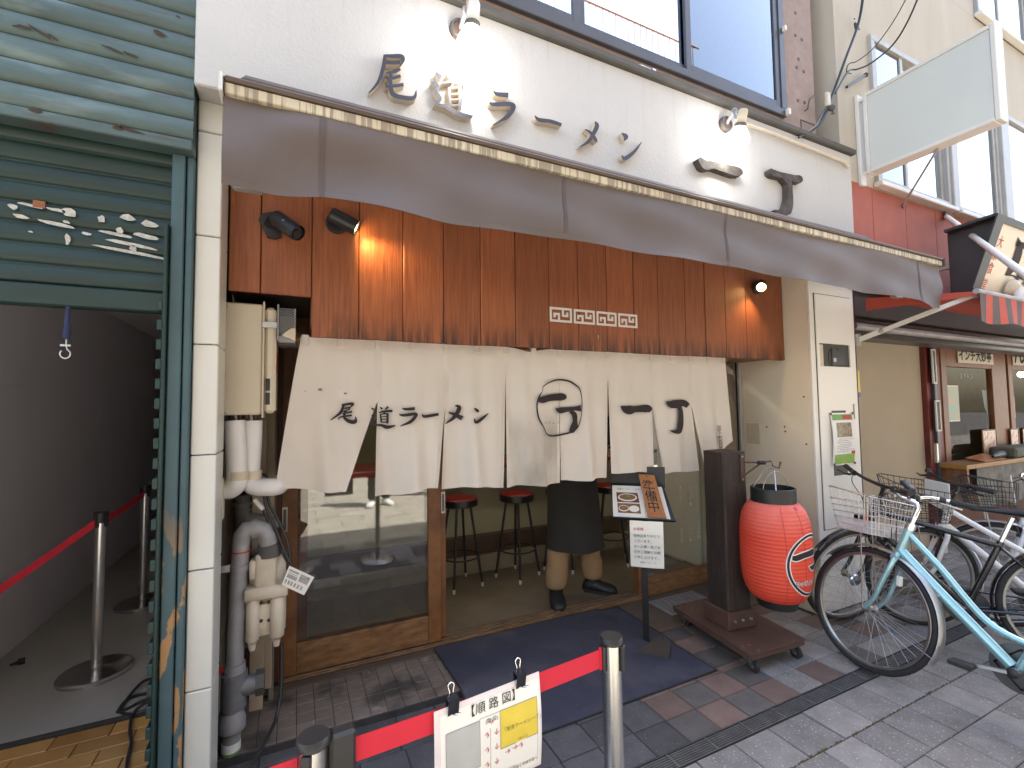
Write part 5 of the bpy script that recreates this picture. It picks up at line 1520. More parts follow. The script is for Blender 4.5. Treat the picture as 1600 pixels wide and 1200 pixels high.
for (u, v, a, b_) in ((-.098, .15, .062, .028), (-.122, .072, .034, .022), (-.055, .072, .033, .022)):
    obj('bowl_picture', MB().add(ell(u, v, a, b_, .0095), [tuple(range(20))]), M['paper'], mbk)
    obj('soup_picture', MB().add(ell(u, v+.002, a*.86, b_*.74, .0099), [tuple(range(20))]), soup if u != -.055 else M['laminate'], mbk)
obj('scallion_picture', MB().add(ell(-.095, .158, .016, .006, .0103), [tuple(range(20))]), M['green'], mbk)
tx = MB()
text_mb('尾道ラーメン', .014, tray(-.165, .205, .0095), X_, tray(0, 1)-tray(0, 0), mb=tx)
for k in range(7):
    tx.quad(tray(.03, .20-.024*k, .009), tray(.055, .20-.024*k, .009), tray(.055, .193-.024*k, .009), tray(.03, .193-.024*k, .009))
obj('print', tx, M['ink'], mbk, smooth=0)
tx = MB(); text_mb('八五〇円', .012, tray(-.06, .205, .0095), X_, tray(0, 1)-tray(0, 0), mb=tx)
obj('red_print', tx, M['redink'], mbk, smooth=0)
placed(mbk)
plq = thing('wooden_plaque', 'orange wooden plaque with 準備中 leaning on the menu tray', 'plaque', (0, 0, 0))
def pq(u, v, d=0): 
    return tray(.088+u-.20*v, v-.05*u, .016+.16*v+d)
obj('board', MB().prism([pq(-.058, .012), pq(.058, .012), pq(.05, .29), pq(-.052, .29)], pq(0, 0, .01)-pq(0, 0, 0)), M['plaque'], plq)
tx = MB()
for i, ch in enumerate('準備中'): text_mb(ch, .078, pq(-.004, .188-.068*i, .0112), pq(1, 0)-pq(0, 0), pq(0, 1)-pq(0, 0), bold=.0006, align='CENTER', mb=tx)
obj('lettering', tx, M['ink'], plq, smooth=0)
tx = MB(); text_mb('尾道ラーメン', .016, pq(-.045, .028, .0112), pq(1, 0)-pq(0, 0), pq(0, 1)-pq(0, 0), mb=tx)
obj('red_lettering', tx, M['redink'], plq, smooth=0)
obj('hole', MB().add([pq(-.001+.004*math.cos(a*PI/4), .276+.004*math.sin(a*PI/4), .0112) for a in range(8)], [tuple(range(8))]), M['black'], plq)
placed(plq)
ntc = thing('notice_sheet', 'white laminated customer notice hanging under the menu tray', 'notice', (0, 0, 0))
nx_a, nx_b, nz_a, nz_b = -.085, .122, .505, .80
yy = -.075
obj('sheet', MB().grid(lambda u, v: (nx_a+(nx_b-nx_a)*u, yy-.006*math.sin(u*PI)-.004*math.sin(v*5), nz_b+(nz_a-nz_b)*v), 10, 12), M['laminate'], ntc, smooth=60)
tx = MB()
ytx = yy-.0125
for i, s__ in enumerate(('御来店ありがとう', 'ございます。', 'お一人様一品ご注', '文をご理解とお願', 'い申し上げます。')):
    text_mb(s__, .0205, (nx_a+.022, ytx, .70-.034*i), X_, Z_, mb=tx)
text_mb('尾道ラーメン 一丁', .012, (nx_a+.06, ytx, .535), X_, Z_, mb=tx)
obj('print', tx, mat('grey_print_text', (.10, .095, .09), rough=.7), ntc, smooth=0)
tx = MB(); text_mb('お客様', .021, (nx_a+.022, ytx, .742), X_, Z_, mb=tx)
obj('red_print', tx, M['redink'], ntc, smooth=0)
placed(ntc)

# ================================================================== lantern trolley
cz = .125
LP = Vector((2.605, 2.19, 0))
tr = thing('post_trolley', 'dark timber lantern post bolted on a brown four-wheeled trolley', 'trolley', (LP.x, LP.y, 0))
FLc = at(1172, 1024, z=cz); BLc = at(1051, 946, z=cz); FRc = at(1258, 998, z=cz)
BRc = FRc+(BLc-FLc)
obj('plate', MB().prism([FLc, FRc, BRc, BLc], (0, 0, -.010)), M['brownmetal'], tr)
for a, b_ in ((FLc, FRc), (FLc, BLc), (FRc, BRc), (BLc, BRc)):
    obj('rim', MB().bar(a.lerp(b_, .02)-Vector((0, 0, .022)), a.lerp(b_, .98)-Vector((0, 0, .022)), .006, .022), M['brownmetal'], tr)
ex_ = (FRc-FLc).normalized(); ey_ = (BLc-FLc).normalized()
for (a, u, v) in ((FLc, 1, 1), (FRc, -1, 1), (BLc, 1, -1), (BRc, -1, -1)):
    for (p_, q_) in ((.025, .025), (.085, .02), (.03, .09), (.085, .085)):
        c = a+ex_*u*p_+ey_*v*q_
        obj('bolt', MB().lathe([(0, cz+.006), (.006, cz+.005), (.008, cz)], c=(c.x, c.y, 0), n=8), M['brownmetal'], tr)
    c = a+ex_*u*.05+ey_*v*.05
    cs_ = obj('caster', MB().box(c.x-.03, c.x+.03, c.y-.03, c.y+.03, cz-.016, cz-.011).tube([(c.x, c.y, cz-.016), (c.x, c.y, cz-.03)], .016, 10), M['alu'], tr)
    wc = Vector((c.x+.012, c.y-.012, .037))
    obj('fork', MB().bar((c.x-.018, c.y, cz-.03), wc+Vector((-.018, 0, 0)), .003, .03, (0, 1, 0)).bar((c.x+.022, c.y, cz-.03), wc+Vector((.018, 0, 0)), .003, .03, (0, 1, 0)), M['alu'], cs_)
    obj('wheel', MB().lathe([(.012, -.012), (.032, -.012), (.037, -.008), (.037, .008), (.032, .012), (.012, .012)], c=wc, n=20, axis='x'), M['rubber'], cs_)
    obj('hub', MB().lathe([(0, -.015), (.014, -.014), (.014, .014), (0, .015)], c=wc, n=12, axis='x'), M['alu'], cs_)
pa = R(-7)
def rot(x, y): return (LP.x+x*math.cos(pa)-y*math.sin(pa), LP.y+x*math.sin(pa)+y*math.cos(pa))
def rbox(mb, x0, x1, y0, y1, z0, z1, b=0):
    q = MB().box(x0, x1, y0, y1, z0, z1, b); q.v = [(*rot(x, y), z) for x, y, z in q.v]
    return mb.add(q.v, q.f)
hw = .098
ztop = at(1180, 705, y=LP.y-.1).z
obj('socket', rbox(MB(), -hw-.012, hw+.012, -hw-.012, hw+.012, cz, cz+.11, .006), M['brownmetal'], tr)
mb = MB()
N_ = 10
rp_ = random.Random(2)
for k in range(N_+1):
    z = cz+.111+(ztop-cz-.111)*k/N_
    o_ = [rp_.uniform(-.003, .003) for _ in range(8)]
    w_ = hw-.004
    ring = [(-w_+o_[0], -w_+.012), (-w_+.012, -w_+o_[1]), (w_-.012, -w_+o_[2]), (w_+o_[3]*.5, -w_+.012), (w_+o_[4]*.5, w_-.012), (w_-.012, w_), (-w_+.012, w_), (-w_+o_[5], w_-.012)]
    mb.v += [(*rot(a, b_), z+(.006*math.sin(k+i) if 0 < k < N_ else (.004*(i % 3) if k == N_ else 0))) for i, (a, b_) in enumerate(ring)]
for k in range(N_):
    for i in range(8):
        j = (i+1) % 8; mb.f.append((k*8+i, k*8+j, (k+1)*8+j, (k+1)*8+i)); mb.mi.append(0)
mb.f.append(tuple(N_*8+i for i in range(8))); mb.mi.append(0)
obj('post', mb, M['darkwood'], tr, smooth=25)
for bx in (-.06, .0, .065):
    p_ = rot(bx, -hw-.013)
    obj('bolt', MB().lathe([(0, -.008), (.010, -.007), (.011, .003)], c=(p_[0], p_[1], cz+.055), n=6, axis='y'), M['alu'], tr)
obj('strap', rbox(MB(), .038, .066, -hw-.006, -hw+.001, ztop-.19, ztop-.012, .001), M['brownmetal'], tr)
for zz in (ztop-.028, ztop-.175):
    p_ = rot(.052, -hw-.007); obj('bolt', MB().lathe([(0, -.004), (.006, -.003), (.007, .002)], c=(p_[0], p_[1], zz), n=6, axis='y'), M['alu'], tr)
# bracket arm over the lantern
yl = 1.93
LC = at(1211, 850, y=yl)
hk_ = Vector((LC.x+.01, LC.y, at(1208, 728, y=yl).z))
a0 = Vector((*rot(.06, -hw-.008), ztop-.065))
a1 = Vector((*rot(.06, -hw-.008), ztop-.15))
mid = a0.lerp(hk_, .62)+Vector((0, 0, .012))
obj('arm', MB().tube([a0, mid, hk_+Vector((-.002, .01, .03)), hk_+Vector((0, 0, 0)), hk_+Vector((.015, -.03, -.012)), hk_+Vector((.018, -.04, .03))], .0055, 8).tube([a1, mid], .0055, 8), M['brownmetal'], tr)
obj('clevis', MB().tube([mid+Vector((-.02, .01, 0)), mid+Vector((.02, -.01, 0))], .013, 8), M['blackmetal'], tr)
# lantern
zt0 = at(1215, 760, y=yl).z; zt1 = at(1215, 781, y=yl).z; zb1 = at(1213, 933, y=yl).z; zb0 = at(1213, 944, y=yl).z
rl = (at(1270, 850, y=yl)-at(1158, 850, y=yl)).length/2*.585
RL = rl
lt = thing('red_lantern', 'faded red paper lantern with a black round 一丁 crest', 'lantern', (LC.x, LC.y, (zt1+zb1)/2))
prof = []
nr = 26
HH = zt1-zb1
def lrad(t):
    """t 0 bottom .. 1 top"""
    e_ = abs(2*t-1)
    return RL*(.60+.40*(1-e_**3.6)**.62)
for k in range(nr):
    for j in range(4):
        t = (k+j/4)/nr
        prof.append((lrad(t)-.0030*(1-math.sin(PI*(j/4)))*1.0, zb1+HH*t))
prof.append((lrad(1), zt1))
obj('paper_body', MB().lathe(prof, c=(LC.x, LC.y, 0), n=56), M['redlantern'], lt, smooth=50)
rr = lrad(1)
obj('top_ring', MB().lathe([(rr*.99, zt1-.012), (rr*1.06, zt1-.008), (rr*1.06, zt0-.004), (rr*1.03, zt0), (rr*.99, zt0), (rr*.98, zt1-.01)], c=(LC.x, LC.y, 0), n=40), M['lanternblack'], lt)
obj('bottom_ring', MB().lathe([(0, zb0+.01), (rr*.9, zb0+.01), (rr*.86, zb0-.004), (rr*.92, zb0-.004), (rr*1.0, zb1+.01)], c=(LC.x, LC.y, 0), n=40), M['lanternblack'], lt)
for a in (2.2, 3.9):
    obj('hanger', MB().tube([hk_+Vector((0, 0, -.012)), hk_+Vector((rr*.35*math.cos(a), rr*.35*math.sin(a), -.02)), (LC.x+rr*math.cos(a), LC.y+rr*math.sin(a), zt0-.03)], .004, 6), M['alu'], lt)
pts = [(LC.x+rr*math.cos(PI*.02+k*PI/10*.96), LC.y-.02, zt0-.015+rr*.95*math.sin(k*PI/10)) for k in range(11)]
obj('bail', MB().tube(pts, .0022, 6), M['alu'], lt, smooth=70)
for a in (R(230), R(262)):
    pts = [(LC.x+(lrad(t)+.0005)*math.cos(a+.05*math.sin(t*4)), LC.y+(lrad(t)+.0005)*math.sin(a+.05*math.sin(t*4)), zb1+HH*t) for t in [i/30 for i in range(31)]]
    obj('paper_seam', MB().tube(pts, .0012, 4), mat('lantern_seam', (.42, .04, .03), rough=.6), lt)
# crest on the lantern: same round mark, wrapped on the paper
a_c = math.atan2(-LC.y-1.7, .55)
a_c = R(279)
zc = zb1+HH*.42
k_ = .37/960
def lmap(x, y, layer=0):
    uu, vv = (x-560)*k_, (625-y)*k_
    z = zc+vv; t = (z-zb1)/HH
    r__ = lrad(t)+.0012+.0007*layer
    a = a_c+uu/RL
    return (LC.x+r__*math.cos(a), LC.y+r__*math.sin(a), z)
crest = [EMB_RING, EMB_ICHI]+EMB_CHO
ring_d = [[(560+415*math.cos(k*PI/32), 625+445*math.sin(k*PI/32), 34) for k in range(65)]]
big = ring_d+[smooth_line(q, 4) for q in [EMB_ICHI]+EMB_CHO]
obj('crest_outline', strokes_flat(MB(), big, lambda x, y, k: lmap(x, y, .3), smooth=False, grow=34), M['paper'], lt, smooth=0)
obj('crest', strokes_flat(MB(), big, lambda x, y, k: lmap(x, y, 1.6), smooth=False), M['ink'], lt, smooth=0)
def wtext(s__, size, x, y, lay, bold):
    q = text_mb(s__, size, (0, 0, 0), (1, 0, 0), (0, 1, 0), bold=bold)
    m_ = MB(); m_.add([lmap(x+v[0], y-v[1], lay) for v in q.v], q.f); return m_
obj('crest_small_outline', wtext('いっちょう', 78, 240, 905, .6, 9), M['paper'], lt, smooth=0)
obj('crest_small_letters', wtext('いっちょう', 78, 240, 905, 1.9, 1), M['ink'], lt, smooth=0)
mb = MB(); 
for (x0, x1, y0, y1, mt) in ((395, 470, -235, -190, 'redink'),):
    mb.quad(lmap(x0, y0, 1), lmap(x1, y0, 1), lmap(x1, y1, 1), lmap(x0, y1, 1))
obj('maker_seal', mb, mat('bright_red_seal', (.75, .03, .03), rough=.4), lt)

# ================================================================== white cabinet beside the entrance
CX0, CX1 = XR, at(1332, 459, y=YB).x
zc1 = 2.62
cb_ = thing('utility_cabinet', 'tall off white utility cabinet with meter window beside the recess', 'cabinet', ((CX0+CX1)/2, YB, 0))
CW = CX1-CX0
obj('body', MB().box(CX0+.001, CX1, YB, YB+.02, .01, zc1, .004).box(CX0+.031, CX1, YB+.02, YB+.6, .01, zc1, .004), M['cabinet'], cb_)
dx0, dx1 = CX0+CW*.10, CX1-CW*.10
wz1_ = at(1279, 536, y=YB).z; wz0_ = at(1281, 572, y=YB).z
wxa, wxb = at(1279, 555, y=YB).x, at(1326, 555, y=YB).x
dzt = at(1266, 458, y=YB).z; dzb = .56
dz0 = at(1286, 828, y=YB).z
mb = MB().box(dx0, dx1, YB-.010, YB-.001, wz1_, dzt, .002).box(dx0, wxa, YB-.010, YB-.001, wz0_, wz1_).box(wxb, dx1, YB-.010, YB-.001, wz0_, wz1_).box(dx0, dx1, YB-.010, YB-.001, dz0, wz0_, .002)
do = obj('door', mb, M['cabinet'], cb_)
gpj = MB().box(dx0-.006, dx0-.001, YB-.003, YB-.0005, dz0-.006, dzt+.006).box(dx1+.001, dx1+.006, YB-.003, YB-.0005, dz0-.006, dzt+.006).box(dx0, dx1, YB-.003, YB-.0005, dzt+.001, dzt+.006).box(dx0, dx1, YB-.003, YB-.0005, dz0-.006, dz0-.001)
obj('door_gap', gpj, M['black'], cb_)
obj('window_recess', MB().box(wxa, wxb, YB-.0006, YB-.0002, wz0_, wz1_), mat('dim_recess', (.06, .058, .045), rough=.6), cb_)
wm = (wz0_+wz1_)/2
obj('meter_body', MB().lathe([(.085, -.004), (.085, -.0008)], c=((wxa+wxb)/2+.01, YB, wm-.02), n=24, axis='y').box(wxa+.16, wxb-.06, YB-.006, YB-.001, wz0_+.01, wz1_-.04, .002), M['black'], cb_)
obj('meter_label', MB().box(wxa+.175, wxa+.21, YB-.0075, YB-.0062, wm-.05, wm-.02), M['alu'], cb_)
obj('gauge', MB().box(wxa+.002, wxa+.05, YB-.007, YB-.001, wz0_, wz1_-.01, .004), M['tape'], cb_)
p = at(1333, 643, y=YB-.011); q = at(1331, 631, y=YB); q2 = at(1334, 655, y=YB)
obj('handle', MB().box(dx1-.035, dx1-.015, YB-.013, YB-.0095, q2.z, q.z, .003), M['galv'], cb_)
a = at(1303, 728, y=YB-.011); c = at(1325, 741, y=YB-.011)
obj('slot', MB().box(a.x, c.x, YB-.0115, YB-.0098, c.z, a.z), M['black'], cb_)
obj('slot', MB().box(at(1297, 642, y=YB).x, at(1319, 644, y=YB).x, YB-.0115, YB-.0098, at(1308, 645, y=YB).z, at(1308, 641.5, y=YB).z), M['black'], cb_)
obj('edge_strip', MB().box(CX1+.001, CX1+.02, YB+.003, YB+.1, .01, zc1), mat('dark_purple_edge', (.06, .02, .05), rough=.6), cb_)
a = at(1341, 580, y=YB+.03); c = at(1346, 613, y=YB+.03)
obj('sticker', MB().box(CX1+.021, CX1+.06, YB+.01, YB+.012, c.z, a.z), M['yellow'], cb_)
obj('sticker', MB().box(CX1+.021, CX1+.062, YB+.009, YB+.011, c.z-.04, c.z-.001), mat('violet_sticker', (.10, .07, .3), rough=.4), cb_)
# flyer
fx0, fx1 = at(1294, 660, y=YB).x, at(1330, 660, y=YB).x
fz1, fz0 = at(1310, 645, y=YB).z, at(1310, 726, y=YB).z
fy = thing('flyer', 'curled white and green flyer held on the cabinet door', 'flyer', ((fx0+fx1)/2, YB-.015, (fz0+fz1)/2))
def ff(u, v, d=0): return (fx0+(fx1-fx0)*(u*(1-.05*v)+.06*v*0), YB-.014-d-.018*math.sin(v*PI)*(1-u)**2-.022*math.sin(v*PI*.9)*u**3, fz1+(fz0-fz1)*v)
def fpatch(nm, u0, v0, u1, v1, d, mt): obj(nm, MB().grid(lambda u, v: ff(u0+(u1-u0)*u, v0+(v1-v0)*v, d), 8, 8), M[mt] if isinstance(mt, str) else mt, fy, smooth=60)
fpatch('sheet', 0, 0, 1, 1, 0, 'paper')
fpatch('green_band', .06, .03, .94, .14, .0012, 'green')
fpatch('red_block', .52, .045, .9, .125, .002, 'redink')
fpatch('picture', .22, .19, .86, .47, .0012, mat('noodle_photo', (.42, .33, .20), (.12, .08, .05), rough=.4, scale=45))
fpatch('green_foot', .1, .80, .95, .98, .0012, mat('lime_print', (.32, .5, .08), (.22, .4, .05), rough=.5, scale=50))
fpatch('red_dot', .82, .74, .95, .80, .002, 'redink')
tx = MB()
for k in range(8):
    v0 = .50+.034*k
    tx.grid(lambda u, v: ff((.2 if k % 3 else .3)+(.62-.1*(k % 2))*u, v0+.014*v, .0014), 6, 1)
obj('print_lines', tx, mat('small_grey_print', (.25, .25, .25), (.7, .7, .68), scale=260, lo=.45, hi=.55), fy, smooth=0)
for u, v in ((.02, .015), (.97, .015), (.08, .985), (.97, .985)):
    p = ff(u, v, .002); obj('magnet', MB().lathe([(0, -.006), (.009, -.005), (.010, 0)], c=p, n=12, axis='y'), M['flash'], fy)

# ================================================================== bar stools inside
def make_stool():
    t = thing('bar_stool', 'red vinyl bar stool with four black legs', 'stool', (0, 0, 0), 'bar stools along the counter')
    H_ = .74
    obj('seat', MB().lathe([(0, H_+.012), (.10, H_+.012), (.145, H_+.006), (.152, H_-.004)], n=32), M['redvinyl'], t, smooth=50)
    obj('seat_band', MB().lathe([(.152, H_-.004), (.156, H_-.008), (.156, H_-.06), (.15, H_-.064), (0, H_-.064)], n=32), M['blackmetal'], t)
    for k in range(4):
        a = PI/4+k*PI/2+.2
        c, s_ = math.cos(a), math.sin(a)
        o = obj('leg', MB().tube([(.095*c, .095*s_, H_-.062), (.195*c, .195*s_, .03)], .011, 8), M['blackmetal'], t, smooth=60)
        obj('leg_tip', MB().tube([(.194*c, .194*s_, .034), (.197*c, .197*s_, .0)], [.013, .011], 8), M['paper'], o)
    pts = [(.158*math.cos(k*PI/12), .158*math.sin(k*PI/12), .245) for k in range(24)]
    obj('foot_ring', MB().tube(pts, .007, 8, closed=True), M['blackmetal'], t, smooth=60)
    return t
sl0 = make_stool()
for i, (px, py, lab) in enumerate(((719, 914, 'leftmost red bar stool, next to the sliding door stile'), (809, 900, 'red bar stool standing clear between the door and the apron wearer'), (880, 886, 'red bar stool half hidden behind the black apron'), (957, 877, 'red bar stool behind the menu booklet'))):
    o = sl0 if i == 0 else copy_tree(sl0)
    p = at(px, py, z=ZI)
    o.location = (p.x, min(max(p.y, 3.3), 3.85), ZI); o.rotation_euler.z = .25*i
    o['label'] = lab
# ================================================================== people
def skin_obj(name, verts, edges, mt, parent, root=0, sub=2):
    me = bpy.data.meshes.new(name)
    me.from_pydata([v[:3] for v in verts], edges, [])
    me.materials.append(mt)
    o = bpy.data.objects.new(name, me); col.objects.link(o); o.parent = parent
    sk = o.modifiers.new('skin', 'SKIN'); sk.use_smooth_shade = True; sk.branch_smoothing = .6
    for i, v in enumerate(verts):
        d = me.skin_vertices[0].data[i]
        d.radius = (v[3], v[4] if len(v) > 4 else v[3])
        d.use_root = (i == root)
    sb = o.modifiers.new('sub', 'SUBSURF'); sb.levels = sub; sb.render_levels = sub
    return o
def loft(mb, secs, n=16):
    """secs: (x, y, z, rx, ry)"""
    v = []
    for (x, y, z, a, b_) in secs:
        v += [(x+a*math.cos(2*PI*k/n), y+b_*math.sin(2*PI*k/n), z) for k in range(n)]
    f = [(i*n+k, i*n+(k+1) % n, (i+1)*n+(k+1) % n, (i+1)*n+k) for i in range(len(secs)-1) for k in range(n)]
    f += [tuple(range(n)), tuple((len(secs)-1)*n+k for k in range(n))]
    return mb.add(v, f)
def make_person(label, hips, feet, head, group=None, trous='khaki', shirt='shirt', shoe='shoe', apron=False, bare=False, toes=((-.35, -1), (.6, -1)), short=False):
    """standing, facing -y; feet = two ankle positions (x, y); head = (x, y, z)"""
    t = thing('person', label, 'person', (0, 0, 0), group)
    hx_, hy_ = hips
    H = head
    ch = Vector((hx_+(H[0]-hx_)*.6, hy_+(H[1]-hy_)*.6+.01, 1.30))
    V = []; E = []
    def av(x, y, z, r1, r2=None, p=None):
        V.append((x, y, z, r1, r2 or r1))
        if p is not None: E.append((p, len(V)-1))
        return len(V)-1
    pv = av(hx_, hy_, .93, .145, .10)
    wa = av(hx_+(ch.x-hx_)*.5, hy_, 1.10, .125, .095, pv)
    cc = av(ch.x, ch.y, 1.28, .15, .10, wa)
    ns = av(ch.x+(H[0]-ch.x)*.4, ch.y, 1.41, .07, .065, cc)
    nk = av(ch.x+(H[0]-ch.x)*.7, H[1], H[2]-.14, .052, .055, ns)
    h1_ = av(H[0], H[1]-.012, H[2]-.06, .062, .075, nk)
    h2_ = av(H[0], H[1], H[2]+.02, .075, .095, h1_)
    h3_ = av(H[0], H[1]+.01, H[2]+.085, .062, .08, h2_)
    av(H[0], H[1]-.105, H[2]-.015, .013, .013, h2_)          # nose
    for s_ in (-1, 1):
        sh = av(ch.x+s_*.17, ch.y, 1.37, .056, .056, cc)
        el = av(ch.x+s_*.235, ch.y+.03, 1.11, .042, .042, sh)
        wr_ = av(ch.x+s_*.10, ch.y-.19, 1.14, .026, .03, el)
        pm = av(ch.x+s_*.04, ch.y-.235, 1.15, .022, .034, wr_)
        for q in range(4):
            zz = 1.175-.017*q; L_ = (.036, .042, .039, .03)[q]
            k1 = av(ch.x+s_*.01, ch.y-.255, zz, .009, .009, pm)
            k2 = av(ch.x-s_*(L_-.01), ch.y-.262, zz-.004, .008, .008, k1)
            av(ch.x-s_*(L_+.012), ch.y-.25, zz-.012, .007, .007, k2)
        th2 = av(ch.x+s_*.045, ch.y-.255, 1.185, .010, .010, pm)
        av(ch.x+s_*.02, ch.y-.268, 1.21, .009, .009, th2)
        fx_, fy_ = feet[0] if s_ < 0 else feet[1]
        hp = av(hx_+s_*.09, hy_, .84, .085, .085, pv)
        kx, ky = hx_+s_*.09+(fx_-hx_-s_*.09)*.52, hy_+(fy_-hy_)*.5-.02
        kn = av(kx, ky, .48, .056, .058, hp)
        av(hx_+s_*.09+(fx_-hx_-s_*.09)*.8, ky+.03, .30, .052, .055, kn)
        E.pop(); V.pop()
        cf_ = av(kx+(fx_-kx)*.4, ky+(fy_-ky)*.4+.015, .31, .05, .055, kn)
        an = av(fx_, fy_, .10, .036, .04, cf_)
        tx_, ty_ = toes[0] if s_ < 0 else toes[1]
        l_ = math.hypot(tx_, ty_)
        av(fx_+tx_/l_*.10, fy_+ty_/l_*.10, .03, .02, .018, an)
        # shoe
        mb = MB()
        d_ = Vector((tx_/l_, ty_/l_, 0)); n__ = Vector((-d_.y, d_.x, 0))
        secs = [(-.08, .034, .06), (-.06, .050, .10), (-.02, .056, .125), (.03, .056, .11), (.09, .062, .085), (.15, .06, .072), (.185, .045, .058), (.2, .016, .035)]
        nn = 14; vv = []
        for (a, w_, h_) in secs:
            for k in range(nn):
                b_ = 2*PI*k/nn
                z_ = h_*.5+h_*.5*math.sin(b_); z_ = max(z_, .006)
                p = Vector((fx_, fy_, 0))+d_*a+n__*(w_*math.cos(b_)); vv.append((p.x, p.y, z_))
        ff_ = [(i*nn+k, i*nn+(k+1) % nn, (i+1)*nn+(k+1) % nn, (i+1)*nn+k) for i in range(len(secs)-1) for k in range(nn)]+[tuple(range(nn)), tuple((len(secs)-1)*nn+k for k in range(nn))]
        mb.add(vv, ff_)
        mb.tube([(fx_, fy_, .06), (fx_, fy_, .15)], [.056, .052], 14)
        o = obj('shoe', mb, M[shoe], t, smooth=60)
        sb = MB(); 
        sb.prism([tuple(Vector((fx_, fy_, .0))+d_*a+n__*w_) for a, w_ in ((-.078, .0), (-.065, .042), (.0, .048), (.09, .056), (.16, .046), (.195, .0), (.16, -.046), (.09, -.056), (.0, -.048), (-.065, -.042))], (0, 0, .022))
        obj('sole', sb, M['rubber'] if shoe == 'shoe' else M['paper'], o, smooth=0)
        if not bare:
            rx = random.Random(int(fx_*100)+3)
            secs = []
            for k in range(13):
                u_ = k/12
                if u_ < .5:
                    q = Vector((hx_+s_*.085, hy_, .90)).lerp(Vector((kx, ky, .48)), u_/.5); r_ = .108-.016*(u_/.5)
                else:
                    q = Vector((kx, ky, .48)).lerp(Vector((fx_, fy_, .135)), (u_-.5)/.5); r_ = .092-.012*((u_-.5)/.5)+.004*math.sin(u_*40)
                if short and u_ > .55: break
                r_ += rx.uniform(-.003, .004)
                secs.append((q.x, q.y, q.z, r_, r_*1.02))
            if not short:
                secs[-2] = (*secs[-2][:3], .086, .088); secs.append((fx_, fy_, .112, .066, .068))
            obj('trouser_leg', loft(MB(), secs), M[trous], t, smooth=70)
    body = skin_obj('body', V, E, M['skin'], t)
    obj('waistband', loft(MB(), [(hx_, hy_, .80, .16, .12), (hx_, hy_, .90, .175, .13), (hx_, hy_, 1.0, .16, .12)]), M[trous], t, smooth=70)
    obj('shirt', loft(MB(), [(hx_, hy_, .93, .172, .13), (hx_+(ch.x-hx_)*.5, hy_, 1.10, .16, .125), (ch.x, ch.y, 1.25, .185, .13), (ch.x, ch.y, 1.36, .18, .11), (ch.x, ch.y, 1.43, .09, .08)]), M[shirt], t, smooth=70)
    for s_ in (-1, 1):
        obj('sleeve', MB().tube([(ch.x+s_*.13, ch.y, 1.39), (ch.x+s_*.19, ch.y, 1.34), (ch.x+s_*.228, ch.y+.025, 1.16)], [.075, .072, .062], 12), M[shirt], t, smooth=70)
    hr = MB().ball((H[0], H[1]+.018, H[2]+.055), .102, 18, (.88, 1.05, 1.0))
    hr.v = [(x, y, max(z, H[2]+.0+(.05 if y < H[1]-.03 else -.07))) for x, y, z in hr.v]
    obj('hair', hr, M['hair'], t, smooth=60)
    for s_ in (-1, 1):
        obj('eye', MB().ball((H[0]+s_*.031, H[1]-.083, H[2]+.012), .011, 8), M['black'], t)
        obj('ear', MB().ball((H[0]+s_*.078, H[1]+.01, H[2]), .026, 10, (.4, .8, 1.2)), M['skin'], t)
    obj('mouth', MB().ball((H[0], H[1]-.085, H[2]-.055), .02, 10, (1, .35, .25)), M['redink'], t)
    if apron:
        az = apron
        def apf(u, v):
            a = -PI/2+(u-.5)*3.0
            z = 1.32+(az-1.32)*v
            wx, wy = .205+.035*v, .165+.16*max(0, v-.25)
            if v < .25: wx *= .8
            cx = hx_+(ch.x-hx_)*max(0, 1-v*2.4)
            fold = .008*math.sin(u*19)*v
            return (cx+(wx+fold)*math.cos(a), hy_+(wy+fold)*math.sin(a)-.01, z)
        obj('apron', MB().grid(apf, 28, 20), M['apron'], t, smooth=80)
        obj('apron_strap', MB().tube([(hx_+.165*math.cos(k*PI/12), hy_+.135*math.sin(k*PI/12), 1.0) for k in range(13)], .009, 6), M['apron'], t)
        obj('apron_pocket', MB().grid(lambda u, v: tuple(Vector(apf(.3+.4*u, .42+.2*v))+Vector((0, -.004, 0))), 8, 4), M['apron'], t, smooth=80)
    return t
lf = at(869, 923, y=3.16); rf_ = at(926, 912, y=3.20)
hp_ = at(907, 800, y=3.07)
hd = at(950, 628, y=3.20)
azb = at(900, 857, y=3.08).z
cx0 = hp_.x; cy0 = 3.22
pp = make_person('person in black apron and khaki trousers standing in the open doorway', (0, 0), ((lf.x-cx0, lf.y-cy0), (rf_.x-cx0, rf_.y-cy0)), (hd.x-cx0, 0, 1.58), apron=azb-ZI, toes=((-.45, -1), (.75, -.8)))
pp.location = (cx0, cy0, ZI)
w1 = make_person('passer-by in dark trousers and white shoes, mirrored in the door glass', (0, 0), ((-.11, .02), (.10, -.03)), (0, 0, 1.56), trous='shirt', shirt='printgrey', shoe='paper')
w1.location = (1.25, -1.75, 0); w1.rotation_euler.z = PI
w2 = make_person('passer-by in shorts and white shoes farther out in the sunny street', (0, 0), ((-.10, .05), (.09, -.04)), (0, 0, 1.52), trous='navymat', shirt='paper', shoe='paper', short=True)
w2.location = (2.3, -2.3, 0); w2.rotation_euler.z = PI-.4

